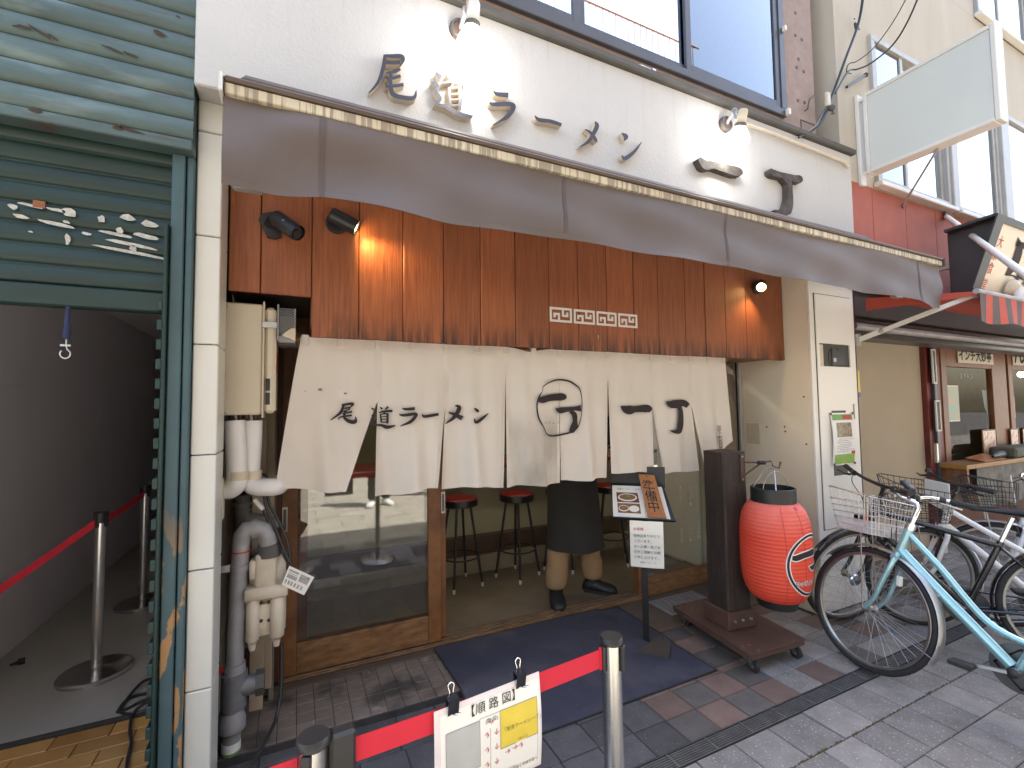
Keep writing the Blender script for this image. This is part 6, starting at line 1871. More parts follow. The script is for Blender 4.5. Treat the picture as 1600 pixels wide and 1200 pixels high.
# ================================================================== bicycles
HC, HB = Vector((.415, 0, .84)), Vector((.46, 0, .70))
HX = (HC-HB).normalized()
def steered(mb, st):
    R_ = Matrix.Rotation(st, 3, HX)
    mb.v = [tuple(HB+R_@(Vector(v)-HB)) for v in mb.v]
    return mb
def make_bike(label, pose, style):
    x, y, h, lean, st = pose
    t = thing('bicycle', label, 'bicycle', (0, 0, 0), 'bicycles parked by the restaurant')
    fm = M[style['frame']]; fk = M[style.get('fork', style['frame'])]
    rw = .345
    def wheel(name, c, s_):
        fn = (lambda q: steered(q, st)) if s_ else (lambda q: q)
        wo = obj(name, fn(MB().lathe([(rw-.017+.017*math.cos(a), .017*math.sin(a)) for a in [k*PI/6 for k in range(13)]], c=c, n=56, axis='y')), M['rubber'], t, smooth=60)
        wo.name = name
        # put the tyre ring at the tread radius
        obj('rim', fn(MB().lathe([(rw-.045, -.011), (rw-.033, -.013), (rw-.030, -.010), (rw-.030, .010), (rw-.033, .013), (rw-.045, .011), (rw-.047, 0), (rw-.045, -.011)], c=c, n=56, axis='y')), M['alu'], wo, smooth=40)
        obj('hub', fn(MB().lathe([(0, -.05), (.008, -.05), (.008, -.036), (.026, -.034), (.026, -.028), (.016, -.024), (.016, .024), (.026, .028), (.026, .034), (.008, .036), (.008, .05), (0, .05)], c=c, n=16, axis='y')), M['alu'], wo)
        sp = MB()
        for k in range(32):
            a = 2*PI*k/32; sg = 1 if k % 2 else -1; b_ = a+(.42 if (k//2) % 2 else -.42)
            p0 = Vector(c)+Vector((.024*math.cos(b_*1.0), sg*.031, .024*math.sin(b_)))
            p1 = Vector(c)+Vector(((rw-.045)*math.cos(a), 0, (rw-.045)*math.sin(a)))
            sp.tube([p0, p1], .0011, 4, cap=False)
        obj('spokes', fn(sp), M['alu'], wo)['kind'] = 'stuff'
        mb = MB().box(c[0]-.16, c[0]-.135, c[1]-.012, c[1]+.012, c[2]+.17, c[2]+.225, .004)
        obj('spoke_reflector', fn(mb), M['laminate'], wo)
        return wo
    hub = Vector((.60, 0, rw)); rear = Vector((-.47, 0, rw))
    wheel('front_wheel', hub, True); wheel('rear_wheel', rear, False)
    def fender(name, c, a0, a1, mt, s_):
        pr = [(-.024, -.006), (-.018, .004), (0, .008), (.018, .004), (.024, -.006)]
        mb = MB(); n_ = 26; v = []
        for i in range(n_+1):
            a = a0+(a1-a0)*i/n_
            for (yy_, dr__) in pr:
                r__ = rw+.014+dr__
                v.append((c.x+r__*math.cos(a), c.y+yy_, c.z+r__*math.sin(a)))
        mb.add(v, [(i*5+k, i*5+k+1, (i+1)*5+k+1, (i+1)*5+k) for i in range(n_) for k in range(4)])
        if s_: steered(mb, st)
        f_ = obj(name, mb, mt, t, smooth=60)
        sm = MB()
        for yy_ in (-.03, .03):
            for a in (a1-.1,) if s_ else (a0+.1,):
                sm.tube([(c.x, yy_*1.5, c.z), (c.x+(rw+.01)*math.cos(a), yy_, c.z+(rw+.01)*math.sin(a))], .002, 5)
        if s_: steered(sm, st)
        obj('stay', sm, M['alu'], f_)
    fender('front_fender', hub, R(42), R(208), M[style.get('fender', 'alu')], True)
    fender('rear_fender', rear, R(-20), R(165), M[style.get('fender', 'alu')], False)
    # fork
    for s_ in (-1, 1):
        pts = smooth_line([(HB.x-.005, s_*.02, HB.z-.005), (HB.x+.005, s_*.045, HB.z-.06), (.51, s_*.052, .52), (.545, s_*.053, .42), (hub.x, s_*.05, rw)], 5)
        obj('fork_blade', steered(MB().tube(pts, [.017-.007*i/(len(pts)-1) for i in range(len(pts))], 10), st), fk, t, smooth=60)
    obj('fork_crown', steered(MB().tube([HB+Vector((0, -.05, -.03)), HB+Vector((0, .05, -.03))], .016, 10), st), fk, t, smooth=60)
    # frame
    kf = style['kind']
    st_top = Vector((-.17, 0, .70)); bb = Vector((0, 0, .27))
    fb_ = MB()
    def tb(pts, r, n=12): fb_.tube([tuple(q) for q in (smooth_line([tuple(p) for p in pts], 6) if len(pts) > 2 else pts)], r, n)
    tb([HB-HX*.03, HC+HX*.005], .022)
    if kf == 'twin':
        tb([HB+HX*.015, Vector((.30, 0, .555)), bb+Vector((.02, 0, .015))], .026, 14)
        tb([HC-HX*.025, Vector((.28, 0, .665)), Vector((.10, 0, .455)), Vector((-.06, 0, .40))], .0165)
    elif kf == 'staple':
        tb([HB+HX*.02, bb], .021); tb([HC-HX*.03, Vector((.2, 0, .66)), Vector((0, 0, .54)), Vector((-.11, 0, .53))], .017)
    else:
        tb([HB+HX*.02, bb], .019); tb([HC-HX*.03, st_top-Vector((.0, 0, .03))], .018)
    fr_ = obj('frame', fb_, fm, t, smooth=60)
    obj('seat_tube', MB().tube([bb, st_top], .017, 12), M[style.get('seattube', style['frame'])], t, smooth=60)
    rs_ = MB()
    for s_ in (-1, 1):
        rs_.tube([bb+Vector((-.03, s_*.03, 0)), rear+Vector((0, s_*.06, 0))], .010, 8).tube([st_top+Vector((0, s_*.02, -.04)), rear+Vector((0, s_*.06, 0))], .008, 8)
    obj('rear_stays', rs_, fm, t, smooth=60)
    if style.get('text'):
        s__, mt_ = style['text']
        for sg in (1,):
            a = HB.lerp(bb, .22) if kf == 'twin' else HC.lerp(st_top, .5)
            d_ = ((bb-HB) if kf == 'twin' else (st_top-HC)).normalized()
            n__ = Vector((0, 1, 0)); up_ = n__.cross(d_)*1
            if up_.z < 0: up_ = -up_
            rr_ = .0265 if kf == 'twin' else .0185
            q = text_mb(s__, .036 if kf == 'twin' else .024, a+n__*rr_-up_*.011, d_, up_, bold=.0006, spacing=1.1)
            obj('decal', q, M[mt_], fr_, smooth=0)
    # seat
    obj('seat_post', MB().tube([st_top, st_top+Vector((-.055, 0, .15))], .0125, 10), M['chrome'], t, smooth=60)
    sv = []; n_ = 16
    prof = [(.16, .018, .012), (.12, .026, .022), (.05, .034, .03), (-.02, .06, .038), (-.08, .088, .045), (-.12, .095, .048), (-.145, .07, .04), (-.155, .02, .02)]
    mb = MB(); v = []
    for (xx, w_, h_) in prof:
        for k in range(n_):
            a = 2*PI*k/n_; v.append((-.225+xx, w_*math.cos(a), .885+(h_*.6*math.sin(a) if math.sin(a) > 0 else h_*.7*math.sin(a))))
    mb.add(v, [(i*n_+k, i*n_+(k+1) % n_, (i+1)*n_+(k+1) % n_, (i+1)*n_+k) for i in range(len(prof)-1) for k in range(n_)]+[tuple(range(n_)), tuple((len(prof)-1)*n_+k for k in range(n_))])
    obj('saddle', mb, M['black'], t, smooth=60)
    # crank set
    ca_ = style.get('crank', .6)
    dc = Vector((math.cos(ca_), 0, math.sin(ca_)))
    cr_ = obj('crank', MB().tube([bb+Vector((0, -.075, 0)), bb+Vector((0, .075, 0))], .017, 12).bar(bb+Vector((0, .07, 0)), bb+Vector((0, .075, 0))+dc*.165, .014, .026, (0, 1, 0)).bar(bb+Vector((0, -.07, 0)), bb+Vector((0, -.075, 0))-dc*.165, .014, .026, (0, 1, 0)), M['alu'], t)
    obj('axle_cap', MB().lathe([(0, .006), (.013, .006), (.022, .002), (.022, -.004)], c=bb+Vector((0, .08, 0)), n=14, axis='y'), M['black'], cr_)
    obj('chain_guard', MB().lathe([(.0, .0), (.105, .0), (.112, .004), (.112, .010), (.10, .012), (0, .012)], c=bb+Vector((0, -.062, 0)), n=36, axis='y'), M['fendersmoke'], t)
    obj('chain', MB().tube([bb+Vector((0, -.045, .09)), rear+Vector((.0, -.045, .04)), rear+Vector((-.04, -.045, 0)), rear+Vector((0, -.045, -.04)), bb+Vector((0, -.045, -.09)), bb+Vector((.09, -.045, 0))], .005, 6, closed=True), M['blackmetal'], t)
    for sg in (1, -1):
        p = bb+dc*(.165*sg)+Vector((0, sg*.125, 0))
        obj('pedal', MB().box(p.x-.045, p.x+.045, p.y-.04, p.y+.04, p.z-.012, p.z+.012, .006), M['rubber'], cr_)
    # kickstand
    obj('kickstand', MB().tube([rear+Vector((.03, .06, -.02)), rear+Vector((.05, .13, -.17)), rear+Vector((.02, .2, -.34))], .008, 8), M['alu'], t)
    # stem, handlebar
    top = HC+HX*.14
    sm_ = M[style.get('stem', 'chrome')]
    obj('head_clamp', steered(MB().tube([HC, HC+HX*.035], .026, 14), st), sm_, t)
    bc = top+Vector((.065, 0, .035))
    obj('stem', steered(MB().tube([HC+HX*.03, top-HX*.01, top+Vector((.012, 0, .012)), bc], [.0125, .0125, .0135, .0135], 12), st), sm_, t, smooth=60)
    hb = style.get('bar', 'swept')
    if hb == 'swept': bp = [(bc.x, 0, bc.z), (bc.x, .06, bc.z+.005), (bc.x-.02, .14, bc.z+.03), (bc.x-.08, .215, bc.z+.03), (bc.x-.18, .27, bc.z+.015)]
    elif hb == 'up': bp = [(bc.x, 0, bc.z), (bc.x+.01, .07, bc.z+.01), (bc.x-.0, .14, bc.z+.09), (bc.x-.06, .20, bc.z+.11), (bc.x-.20, .26, bc.z+.10)]
    else: bp = [(bc.x, 0, bc.z), (bc.x, .08, bc.z+.004), (bc.x-.01, .16, bc.z+.012), (bc.x-.035, .24, bc.z+.012), (bc.x-.065, .30, bc.z+.012)]
    L_ = smooth_line(bp, 6)
    full = [(a, -b_, c) for a, b_, c in reversed(L_)][:-1]+L_
    ho = obj('handlebar', steered(MB().tube(full, .0112, 10), st), M[style.get('barmat', 'chrome')], t, smooth=60)
    for sg in (1, -1):
        e1 = Vector((L_[-1][0], L_[-1][1]*sg, L_[-1][2])); e0 = Vector((L_[-8][0], L_[-8][1]*sg, L_[-8][2]))
        d_ = (e1-e0).normalized()
        obj('grip', steered(MB().tube([e1-d_*.105, e1-d_*.10, e1-d_*.05, e1-d_*.004, e1+d_*.004], [.012, .0165, .0155, .0175, .016], 12), st), M['rubber'], ho, smooth=60)
        pv_ = e1-d_*.135
        obj('lever_clamp', steered(MB().tube([pv_-d_*.014, pv_+d_*.014], .019, 10), st), M['black'], ho)
        lv = [pv_+Vector((.025, 0, -.01)), pv_+Vector((.05, sg*.012, -.018))+d_*.03, pv_+Vector((.055, sg*.01, -.022))+d_*.10, pv_+Vector((.06, sg*.012, -.024))+d_*.13]
        obj('brake_lever', steered(MB().tube(lv, [.009, .007, .0055, .006], 8), st), M[style.get('lever', 'alu')], ho, smooth=60)
        cbp = smooth_line([tuple(pv_+Vector((.02, -sg*.01, -.01))), (bc.x+.07, sg*.11, bc.z-.03), (bc.x+.06, sg*.03, bc.z-.13), (HB.x+.03, sg*.02, HB.z+.02)], 6)
        obj('brake_cable', steered(MB().tube(cbp, .0028, 6), st), M['black'], ho, smooth=70)
    if style.get('bell'):
        p = Vector((bc.x, -.075, bc.z+.02)); obj('bell', steered(MB().ball(p, .024, 12), st), M['blackmetal'], ho)
        p = Vector((bc.x-.01, .01, bc.z+.075))
        q = MB().box(-.034, .034, -.03, .03, -.012, .012, .006)
        rt_ = Matrix.Rotation(-.75, 3, 'Y')@Matrix.Rotation(.0, 3, 'Z')
        q.v = [tuple(p+rt_@Vector(v)) for v in q.v]
        dv = obj('cycle_computer', steered(q, st), M['black'], ho)
        q = MB().quad((-.026, -.022, .0128), (.026, -.022, .0128), (.026, .022, .0128), (-.026, .022, .0128)); q.v = [tuple(p+rt_@Vector(v)) for v in q.v]
        obj('display', steered(q, st), mat('dark_display', (.05, .055, .06), rough=.15), dv)
        obj('mount', steered(MB().tube([(bc.x, .0, bc.z), (bc.x, .01, bc.z+.03), p], .010, 8), st), M['black'], ho)
    # caliper brake and lamp
    p = HB+Vector((.035, 0, -.035))
    obj('brake_caliper', steered(MB().box(p.x-.01, p.x+.014, p.y-.03, p.y+.03, p.z-.012, p.z+.02, .004).tube([p+Vector((0, -.028, .01)), p+Vector((-.005, -.034, -.06))], .006, 6).tube([p+Vector((0, .028, .01)), p+Vector((-.005, .034, -.06))], .006, 6), st), M['blackmetal'], t)
    if style.get('dynamo'):
        obj('hub_reflector', steered(MB().lathe([(0, .012), (.04, .008), (.045, 0), (.0, 0)], c=hub+Vector((0, .055, 0)), n=20, axis='y'), st), M['chrome'], t)
        q = HB+Vector((.10, .02, .08)); obj('front_lamp', steered(MB().lathe([(0, -.03), (.02, -.025), (.03, .03), (.028, .034)], c=q, n=16, axis='x'), st), M['black'], t)
        obj('orange_reflector', steered(MB().box(q.x-.01, q.x+.02, q.y+.03, q.y+.05, q.z-.02, q.z+.05, .004), st), M['orange'], t)
    # basket
    bk = style.get('basket')
    if bk:
        wm, deep = bk
        x0, x1, z0, z1 = HC.x+.07, HC.x+.36, HC.z-.07, HC.z+.14
        bo = MB()
        def rimpts(f):
            """f 0 bottom .. 1 top"""
            z = z0+(z1-z0)*f; gx = .045*(1-f); wy = .165+.035*f
            xa_, xb_ = x0+gx*.3, x1-gx
            r__ = .05; pts = []
            for (cx_, cy_, a0) in ((xb_-r__, wy-r__, 0), (xa_+r__, wy-r__, PI/2), (xa_+r__, -wy+r__, PI), (xb_-r__, -wy+r__, 3*PI/2)):
                for k in range(5): pts.append((cx_+r__*math.cos(a0+k*PI/8), cy_+r__*math.sin(a0+k*PI/8), z+(.035*(cx_ > (xa_+xb_)/2) if f == 1 else 0)))
            return pts
        for i in range(7): bo.tube(rimpts(i/6), .0022 if i < 6 else .0034, 5, closed=True)
        lo_, hi_ = rimpts(0), rimpts(1)
        for i in range(20):
            bo.tube([lo_[i], hi_[i]], .0018, 4)
            j = (i+1) % 20
            if i % 5 == 4:
                for k in range(1, 5):
                    bo.tube([Vector(lo_[i]).lerp(Vector(lo_[j]), k/5), Vector(hi_[i]).lerp(Vector(hi_[j]), k/5)], .0018, 4)
        for k in range(7):
            yy_ = -.14+.28*k/6; bo.tube([(x0+.02, yy_, z0), (x1-.05, yy_, z0)], .0018, 4)
        ob = obj('basket', steered(bo, st), M[wm], t, smooth=60)
        ob['kind'] = 'stuff'
        if deep:
            pts = rimpts(0); p2 = rimpts(.36); n_ = 20
            q = MB(); q.add([(a*.0+a, b_*1.01, c) for a, b_, c in pts]+[(a, b_*1.012, c) for a, b_, c in p2], [(i, (i+1) % n_, n_+(i+1) % n_, n_+i) for i in range(n_)]+[tuple(range(n_))])
            obj('basket_tray', steered(q, st), glass_tray, ob, smooth=60)
        else:
            q = MB().prism([(x0+.02, -.10, z0+.08), (x0+.02, .15, z0+.06), (x0+.03, .15, z1+.05), (x0+.03, -.08, z1+.03)], (.006, 0, 0))
            obj('white_board', steered(q, st), M['paper'], ob)
        for s_ in (-1, 1):
            obj('basket_stay', steered(MB().tube([(x1-.13, s_*.05, z0), (hub.x, s_*.062, rw)], .004, 6), st), M['alu'], t)
    # pose: lean then heading
    t.location = (x, y, 0)
    t.rotation_euler = (Matrix.Rotation(h, 3, 'Z')@Matrix.Rotation(lean, 3, 'X')).to_euler()
    return t
M['fendersmoke'] = mat('smoky_plastic_guard', (.12, .11, .10), (.09, .085, .08), rough=.3)
gt = M['glass_tray'] = bpy.data.materials.new('milky_plastic'); gt.use_nodes = True
n = gt.node_tree.nodes; l = gt.node_tree.links; b = n['Principled BSDF']
b.inputs['Base Color'].default_value = (.62, .56, .55, 1); b.inputs['Roughness'].default_value = .35; b.inputs['Alpha'].default_value = .42
glass_tray = gt
make_bike('turquoise bicycle with silver wire basket parked nearest the lantern', (3.084, 1.005, R(95.3), R(-8.8)*-1, R(-13.1)), dict(kind='twin', frame='bikeblue', basket=('wire', True), bell=True, text=('Alberta', 'whiteink'), crank=-.15, fender='alu'))
make_bike('black bicycle leaning behind the turquoise one, front wheel against the cabinet', (3.793, 1.433, R(115.9), R(2.2), R(50.1)), dict(kind='mens', frame='bikeblack', fender='bikeblack', dynamo=True, bar='flat', barmat='blackmetal', stem='blackmetal', lever='blackmetal', text=('LOUVRE', 'whiteink')))
make_bike('white bicycle with black bars and white board in its wire basket', (4.267, 1.225, R(122.8), R(1.5), R(21.2)), dict(kind='staple', frame='bikewhite', fender='bikewhite', basket=('wireblack', False), bar='flat', barmat='blackmetal', stem='blackmetal', lever='blackmetal', text=None))
make_bike('farther white bicycle with black basket and swept handlebars by the restaurant', (4.85, 1.02, R(128), R(3), R(-12)), dict(kind='staple', frame='bikewhite', fender='alu', basket=('wireblack', False), bar='swept'))
# ================================================================== projecting white sign board
sx = at(1342, 274, y=YB).x
q0 = at(1342, 276, x=sx); q1 = at(1348, 146, x=sx); e0 = at(1565, 187, x=sx); e1 = at(1555, 37, x=sx)
zb_, ztt = (q0.z+e0.z)/2, (q1.z+e1.z)/2
yi, yo = YB-.06, (e0.y+e1.y)/2
pb = thing('projecting_sign', 'blank white projecting signboard on brackets above the terracotta band', 'sign', (sx, (yi+yo)/2, zb_))
obj('face', MB().box(sx-.004, sx, yo+.03, yi-.03, zb_+.03, ztt-.03), mat('pale_sign_face', (.62, .63, .58), (.585, .60, .55), rough=.5, scale=1), pb)
fm_ = MB().box(sx-.012, sx+.11, yo, yo+.028, zb_, ztt, .004).box(sx-.012, sx+.11, yi-.028, yi, zb_, ztt, .004).box(sx-.012, sx+.11, yo+.029, yi-.029, zb_, zb_+.028, .004).box(sx-.012, sx+.11, yo+.029, yi-.029, ztt-.028, ztt, .004)
obj('frame', fm_, M['whitepaint'], pb)
obj('back_face', MB().box(sx+.098, sx+.103, yo+.03, yi-.03, zb_+.03, ztt-.03), M['whitepaint'], pb)
obj('mounting_rail', MB().box(sx-.02, sx+.05, YB-.03, YB-.002, zb_-.08, ztt+.02, .004), M['whitepaint'], pb)
for z in (zb_+.02, ztt-.03):
    obj('bracket', MB().bar((sx+.02, yi+.001, z), (sx+.02, YB-.03, z), .03, .02).bar((sx+.02, yi-.03, z-.05), (sx+.02, YB-.02, z+.03), .012, .012), M['whitepaint'], pb)
a = at(1466, 231, x=sx+.05); b_ = at(1410, 322, y=YB-.004)
obj('brace', MB().tube([a, b_], .009, 8), M['alframe'], pb)
obj('brace_foot', MB().lathe([(0, -.012), (.02, -.01), (.024, 0)], c=b_, n=10, axis='y'), M['brownmetal'], pb)

# ================================================================== 大衆食堂 sign box over the striped awning
SX = 4.95
def sp(px, py, x=SX): return at(px, py, x=x)
b0 = sp(1529, 452); t0_s = sp(1565, 348)
upv = (t0_s-b0); upn = upv.normalized()
W_ = 3.2
nrm = Vector((0, upn.z, -upn.y)) if upn.z < 0 else Vector((0, -upn.z, upn.y))
sbx = thing('sign_box', 'dark box sign with tilted cream face reading 大衆食堂', 'sign', (SX+W_/2, b0.y, b0.z))
obj('face', MB().prism([b0, b0+X_*W_, b0+X_*W_+upv, t0_s], -nrm*.01), M['signface'], sbx)
yk = at(1492, 450, x=SX).y
w0 = Vector((SX-.02, yk, b0.z-.03)); w1_ = Vector((SX-.02, yk, t0_s.z+.02))
lft = X_*-.04
edge_d = mat('dark_sign_casing', (.018, .015, .018), (.03, .026, .028), rough=.45)
obj('side_panel', MB().prism([b0+lft, w0+lft*.5, w1_+lft*.5, t0_s+lft+upn*.03], X_*.012), edge_d, sbx)
fw = nrm*.012
obj('face_frame', MB().prism([b0+lft*3.2, b0+X_*.0, t0_s, t0_s+lft*3.2], fw).prism([t0_s+lft*3.2, t0_s+X_*W_, t0_s+X_*W_+upn*.05, t0_s+lft*3.2+upn*.05], fw), edge_d, sbx)
obj('top_cover', MB().prism([t0_s+lft*3.3+upn*.055, t0_s+X_*W_+upn*.055, Vector((SX+W_, yk, t0_s.z+.03)), Vector((SX-.13, yk, t0_s.z+.03))], (0, 0, -.02)), edge_d, sbx)
obj('back_panel', MB().box(SX-.02, SX+W_, yk+.001, yk+.02, b0.z-.03, t0_s.z+.02), edge_d, sbx)
for xx in (SX+.3, SX+2.4): obj('wall_bracket', MB().box(xx, xx+.04, yk+.021, YB-.006, t0_s.z-.2, t0_s.z-.16), M['alframe'], sbx)
fo = nrm*.003
tx = MB()
for ch, (px, py) in zip('大衆食堂', ((1557, 384), (1548, 404), (1541, 425), (1531, 450))):
    o_ = at_plane(px, py, b0+fo, nrm)
    text_mb(ch, .098, o_, X_, upn, mb=tx)
obj('red_lettering', tx, M['redink'], sbx, smooth=0)
def sgp(px, py): return at_plane(px, py, b0+fo*1.4, nrm)
S6 = lambda x, y, k=0: sgp(1460+x/5, 320+y/5)
big_ = [[(655,255,4),(665,330,50),(640,430,60),(590,520,46),(555,550,8)], [(640,300,40),(700,320,50),(760,330,50)], [(560,548,10),(620,556,14),(650,600,24),(610,720,6)], [(650,540,60),(700,560,60),(760,560,50)]]
obj('big_lettering', strokes_flat(MB(), big_, S6), M['ink'], sbx, smooth=0)
tx = MB(); o_ = sgp(1592, 452); text_mb('ケ', .10, o_, X_, upn, bold=.002, mb=tx)
obj('black_lettering', tx, M['ink'], sbx, smooth=0)
# lamp on the sign
lp = sgp(1572, 452)
dl_ = thing('sign_lamp', 'white dome lamp reaching up from the striped awning to the sign', 'lamp', lp)
obj('shade', MB().tube([lp+nrm*.02, lp+nrm*.05, lp+nrm*.09], [.085, .08, .03], 18), M['tape'], dl_, smooth=50)
obj('arm', MB().tube([lp+nrm*.08, lp+nrm*.10+Vector((-.1, .0, -.12)), lp+Vector((-.2, .05, -.25))], .035, 10), M['whitepaint'], dl_, smooth=60)
# white strut in front of the sign
a = at(1478, 338, y=YB-.02); b_ = a+(at(1600, 428, y=1.15)-a)*1.2
stt = thing('awning_strut', 'white pipe strut slanting in front of the dark sign box', 'strut', a)
obj('pipe', MB().tube([a, b_], .021, 12), M['whitepaint'], stt, smooth=60)
obj('foot', MB().box(a.x-.03, a.x+.01, YB-.03, YB-.003, a.z-.03, a.z+.045, .005), M['brownmetal'], stt)

# ================================================================== striped awning of the restaurant
cy_ = 1.42
cor = at(1527, 455, y=cy_)
ra = thing('striped_awning', 'red and dark striped awning of the neighbouring restaurant', 'awning', (cor.x+1.5, cy_, cor.z))
L_a = 4.2
zin = cor.z+.10
obj('top_cloth', MB().grid(lambda u, v: (cor.x+L_a*u-(.0)*v, cy_+(YB-.03-cy_)*v, cor.z+(zin-cor.z)*v-.03*math.sin(v*PI)), 20, 8), M['stripered'], ra, smooth=60)
obj('front_bar', MB().tube([cor+X_*-.02, cor+X_*L_a], .018, 10), M['galv'], ra)
nst = 44
sw = L_a/nst
for k in range(nst):
    mb = MB().grid(lambda u, v: (cor.x+sw*(k+u), cy_-.012+.012*math.sin((k+u)*1.1)*v, cor.z-.012-(.19+.012*math.sin((k+u)*.8))*v+.0*u), 4, 8)
    obj('valance_stripe', mb, M['stripegrey' if k % 2 == 0 else 'stripered'], ra, smooth=60)
a = at(1342, 531, y=YB-.01); b_ = cor+Vector((.06, .03, -.01))
obj('folding_arm', MB().bar(a, a.lerp(b_, .22), .03, .035).bar(a.lerp(b_, .22), b_, .026, .03), M['whitepaint'], ra)
obj('arm_joint', MB().ball(a.lerp(b_, .22), .024, 10).ball(b_, .026, 10).box(a.x-.03, a.x+.02, a.y-.01, a.y+.03, a.z-.05, a.z+.05, .006), M['alframe'], ra)
obj('side_cloth', MB().prism([cor, Vector((cor.x, YB-.04, zin)), Vector((cor.x, YB-.04, zin-.10)), cor+Vector((0, 0, -.03))], (.004, 0, 0)), M['stripered'], ra)

# ================================================================== things on the restaurant front
YP = YV-.034
def plate(nm, lab, cat, x0, y0, x1, y1, mt, group=None, yy=YP, th_=.01, frame=None):
    a = at(x0, y0, y=yy); c = at(x1, y1, y=yy)
    t = thing(nm, lab, cat, ((a.x+c.x)/2, yy, (a.z+c.z)/2), group)
    obj('board', MB().box(a.x, c.x, yy-th_, yy, c.z, a.z, .002), M[mt] if isinstance(mt, str) else mt, t)
    if frame:
        f_ = .018
        obj('frame', MB().box(a.x-f_, c.x+f_, yy-th_-.006, yy-.0005, a.z+.001, a.z+f_).box(a.x-f_, c.x+f_, yy-th_-.006, yy-.0005, c.z-f_, c.z-.001).box(a.x-f_, a.x-.001, yy-th_-.006, yy-.0005, c.z, a.z).box(c.x+.001, c.x+f_, yy-th_-.006, yy-.0005, c.z, a.z), M[frame], t)
    return t, a, c
for x0, x1, y0, y1, s_, lab in ((1495, 1551, 549, 570, 'インチ大妙亭', 'cream name plate in black brush script over the left restaurant window'), (1581, 1640, 557, 574, 'ん舗ら', 'cream name plate over the right restaurant window, cut by the frame')):
    t, a, c = plate('name_plate', lab, 'sign', x0, y0, x1, y1, 'signface', 'name plates over the restaurant windows')
    tx = MB(); text_mb(s_, (c.x-a.x)/len(s_)*.93, (a.x+.01, YP-.0115, c.z+.04), X_, Z_, bold=.004, mb=tx)
    obj('lettering', tx, M['ink'], t, smooth=0)
skin_ph = mat('sepia_photo', (.50, .30, .16), (.62, .50, .36), rough=.4, scale=18)
def poster_fig(t, a, c, yy, cols):
    w_, h_ = c.x-a.x, a.z-c.z
    mb = MB()
    obj('picture', MB().box(a.x+w_*.06, c.x-w_*.06, yy-.0005-.0012, yy-.0005, c.z+h_*.04, a.z-h_*.04), cols, t)
yy = YV-.006
teal_ph = mat('teal_poster_print', (.20, .50, .45), (.50, .38, .22), rough=.4, scale=9, lo=.45, hi=.6)
t, a, c = plate('window_poster', 'teal poster taped inside the left restaurant window', 'poster', 1478, 602, 1500, 658, 'paper', 'posters on the restaurant windows', yy=yy, th_=.002)
obj('picture', MB().box(a.x+.01, c.x-.01, yy-.004, yy-.003, c.z+.012, a.z-.012), teal_ph, t)
t, a, c = plate('framed_menu', 'wood framed pink menu card standing in the left window', 'menu', 1534, 674, 1557, 712, 'laminate', 'menu cards in the restaurant windows', yy=YV-.045, th_=.006, frame='shopwood')
pink = mat('pink_menu_print', (.62, .20, .15), (.72, .62, .48), rough=.4, scale=16, lo=.5, hi=.58)
obj('print', MB().box(a.x+.015, c.x-.015, YV-.0530, YV-.0515, c.z+.02, a.z-.015), pink, t)
for x0, x1, lab in ((1578, 1592, 'wood framed menu card in the right window, next to the post'), (1597, 1618, 'wood framed menu card in the right window at the edge of the view')):
    t, a, c = plate('framed_menu', lab, 'menu', x0, 672, x1, 708, 'laminate', 'menu cards in the restaurant windows', yy=YV-.045, th_=.006, frame='shopwood')
    obj('print', MB().box(a.x+.012, c.x-.012, YV-.0530, YV-.0515, c.z+.02, a.z-.015), pink, t)
t, a, c = plate('window_notice', 'pink notice in the right restaurant window', 'notice', 1575, 619, 1587, 653, mat('pale_pink_sheet', (.62, .42, .42), (.55, .25, .25), scale=20, lo=.4, hi=.6), None, yy=yy, th_=.002)
ht = at(1541, 608, y=YV+.02); hb_ = at(1548, 665, y=YV+.02)
cu_ = thing('window_curtain', 'pale blue cloth hanging inside the left restaurant window', 'curtain', ht)
p1, p2, p3, p4 = at(1534, 609, y=YV+.03), at(1549, 611, y=YV+.03), at(1551, 666, y=YV+.03), at(1538, 635, y=YV+.03)
obj('cloth', MB().quad(p1, p2, p3, p4), mat('pale_blue_cloth', (.42, .47, .55), rough=.9), cu_)
for x0, y0, x1, y1, lab, mt in ((1461, 628, 1468, 671, 'small framed black and white photograph on the red strip', 'paper'), (1455, 548, 1461, 597, 'narrow white edged frame at the top of the dark post', 'alu')):
    t, a, c = plate('picture_frame', lab, 'picture', x0, y0, x1, y1, 'black', None, yy=YV-.085, th_=.008, frame='whitepaint')
p = at(1459, 700, y=YV-.085)
pl_ = thing('door_pull', 'vertical steel pull bar on the dark post', 'handle', p)
obj('bar', MB().box(p.x-.015, p.x+.015, YV-.12, YV-.085, at(1459, 720, y=YV).z, at(1459, 690, y=YV).z, .006), M['steel'], pl_)
tx = MB()
o_ = at(1518, 588, y=YV-.003)
for i, ch in enumerate('CAFE'): text_mb(ch, .085, (o_.x-.085*i+.02, YV-.003, o_.z-.03), -X_, Z_, mb=tx)
wl_ = obj('window_lettering', tx, M['whiteink'], f1, smooth=0)
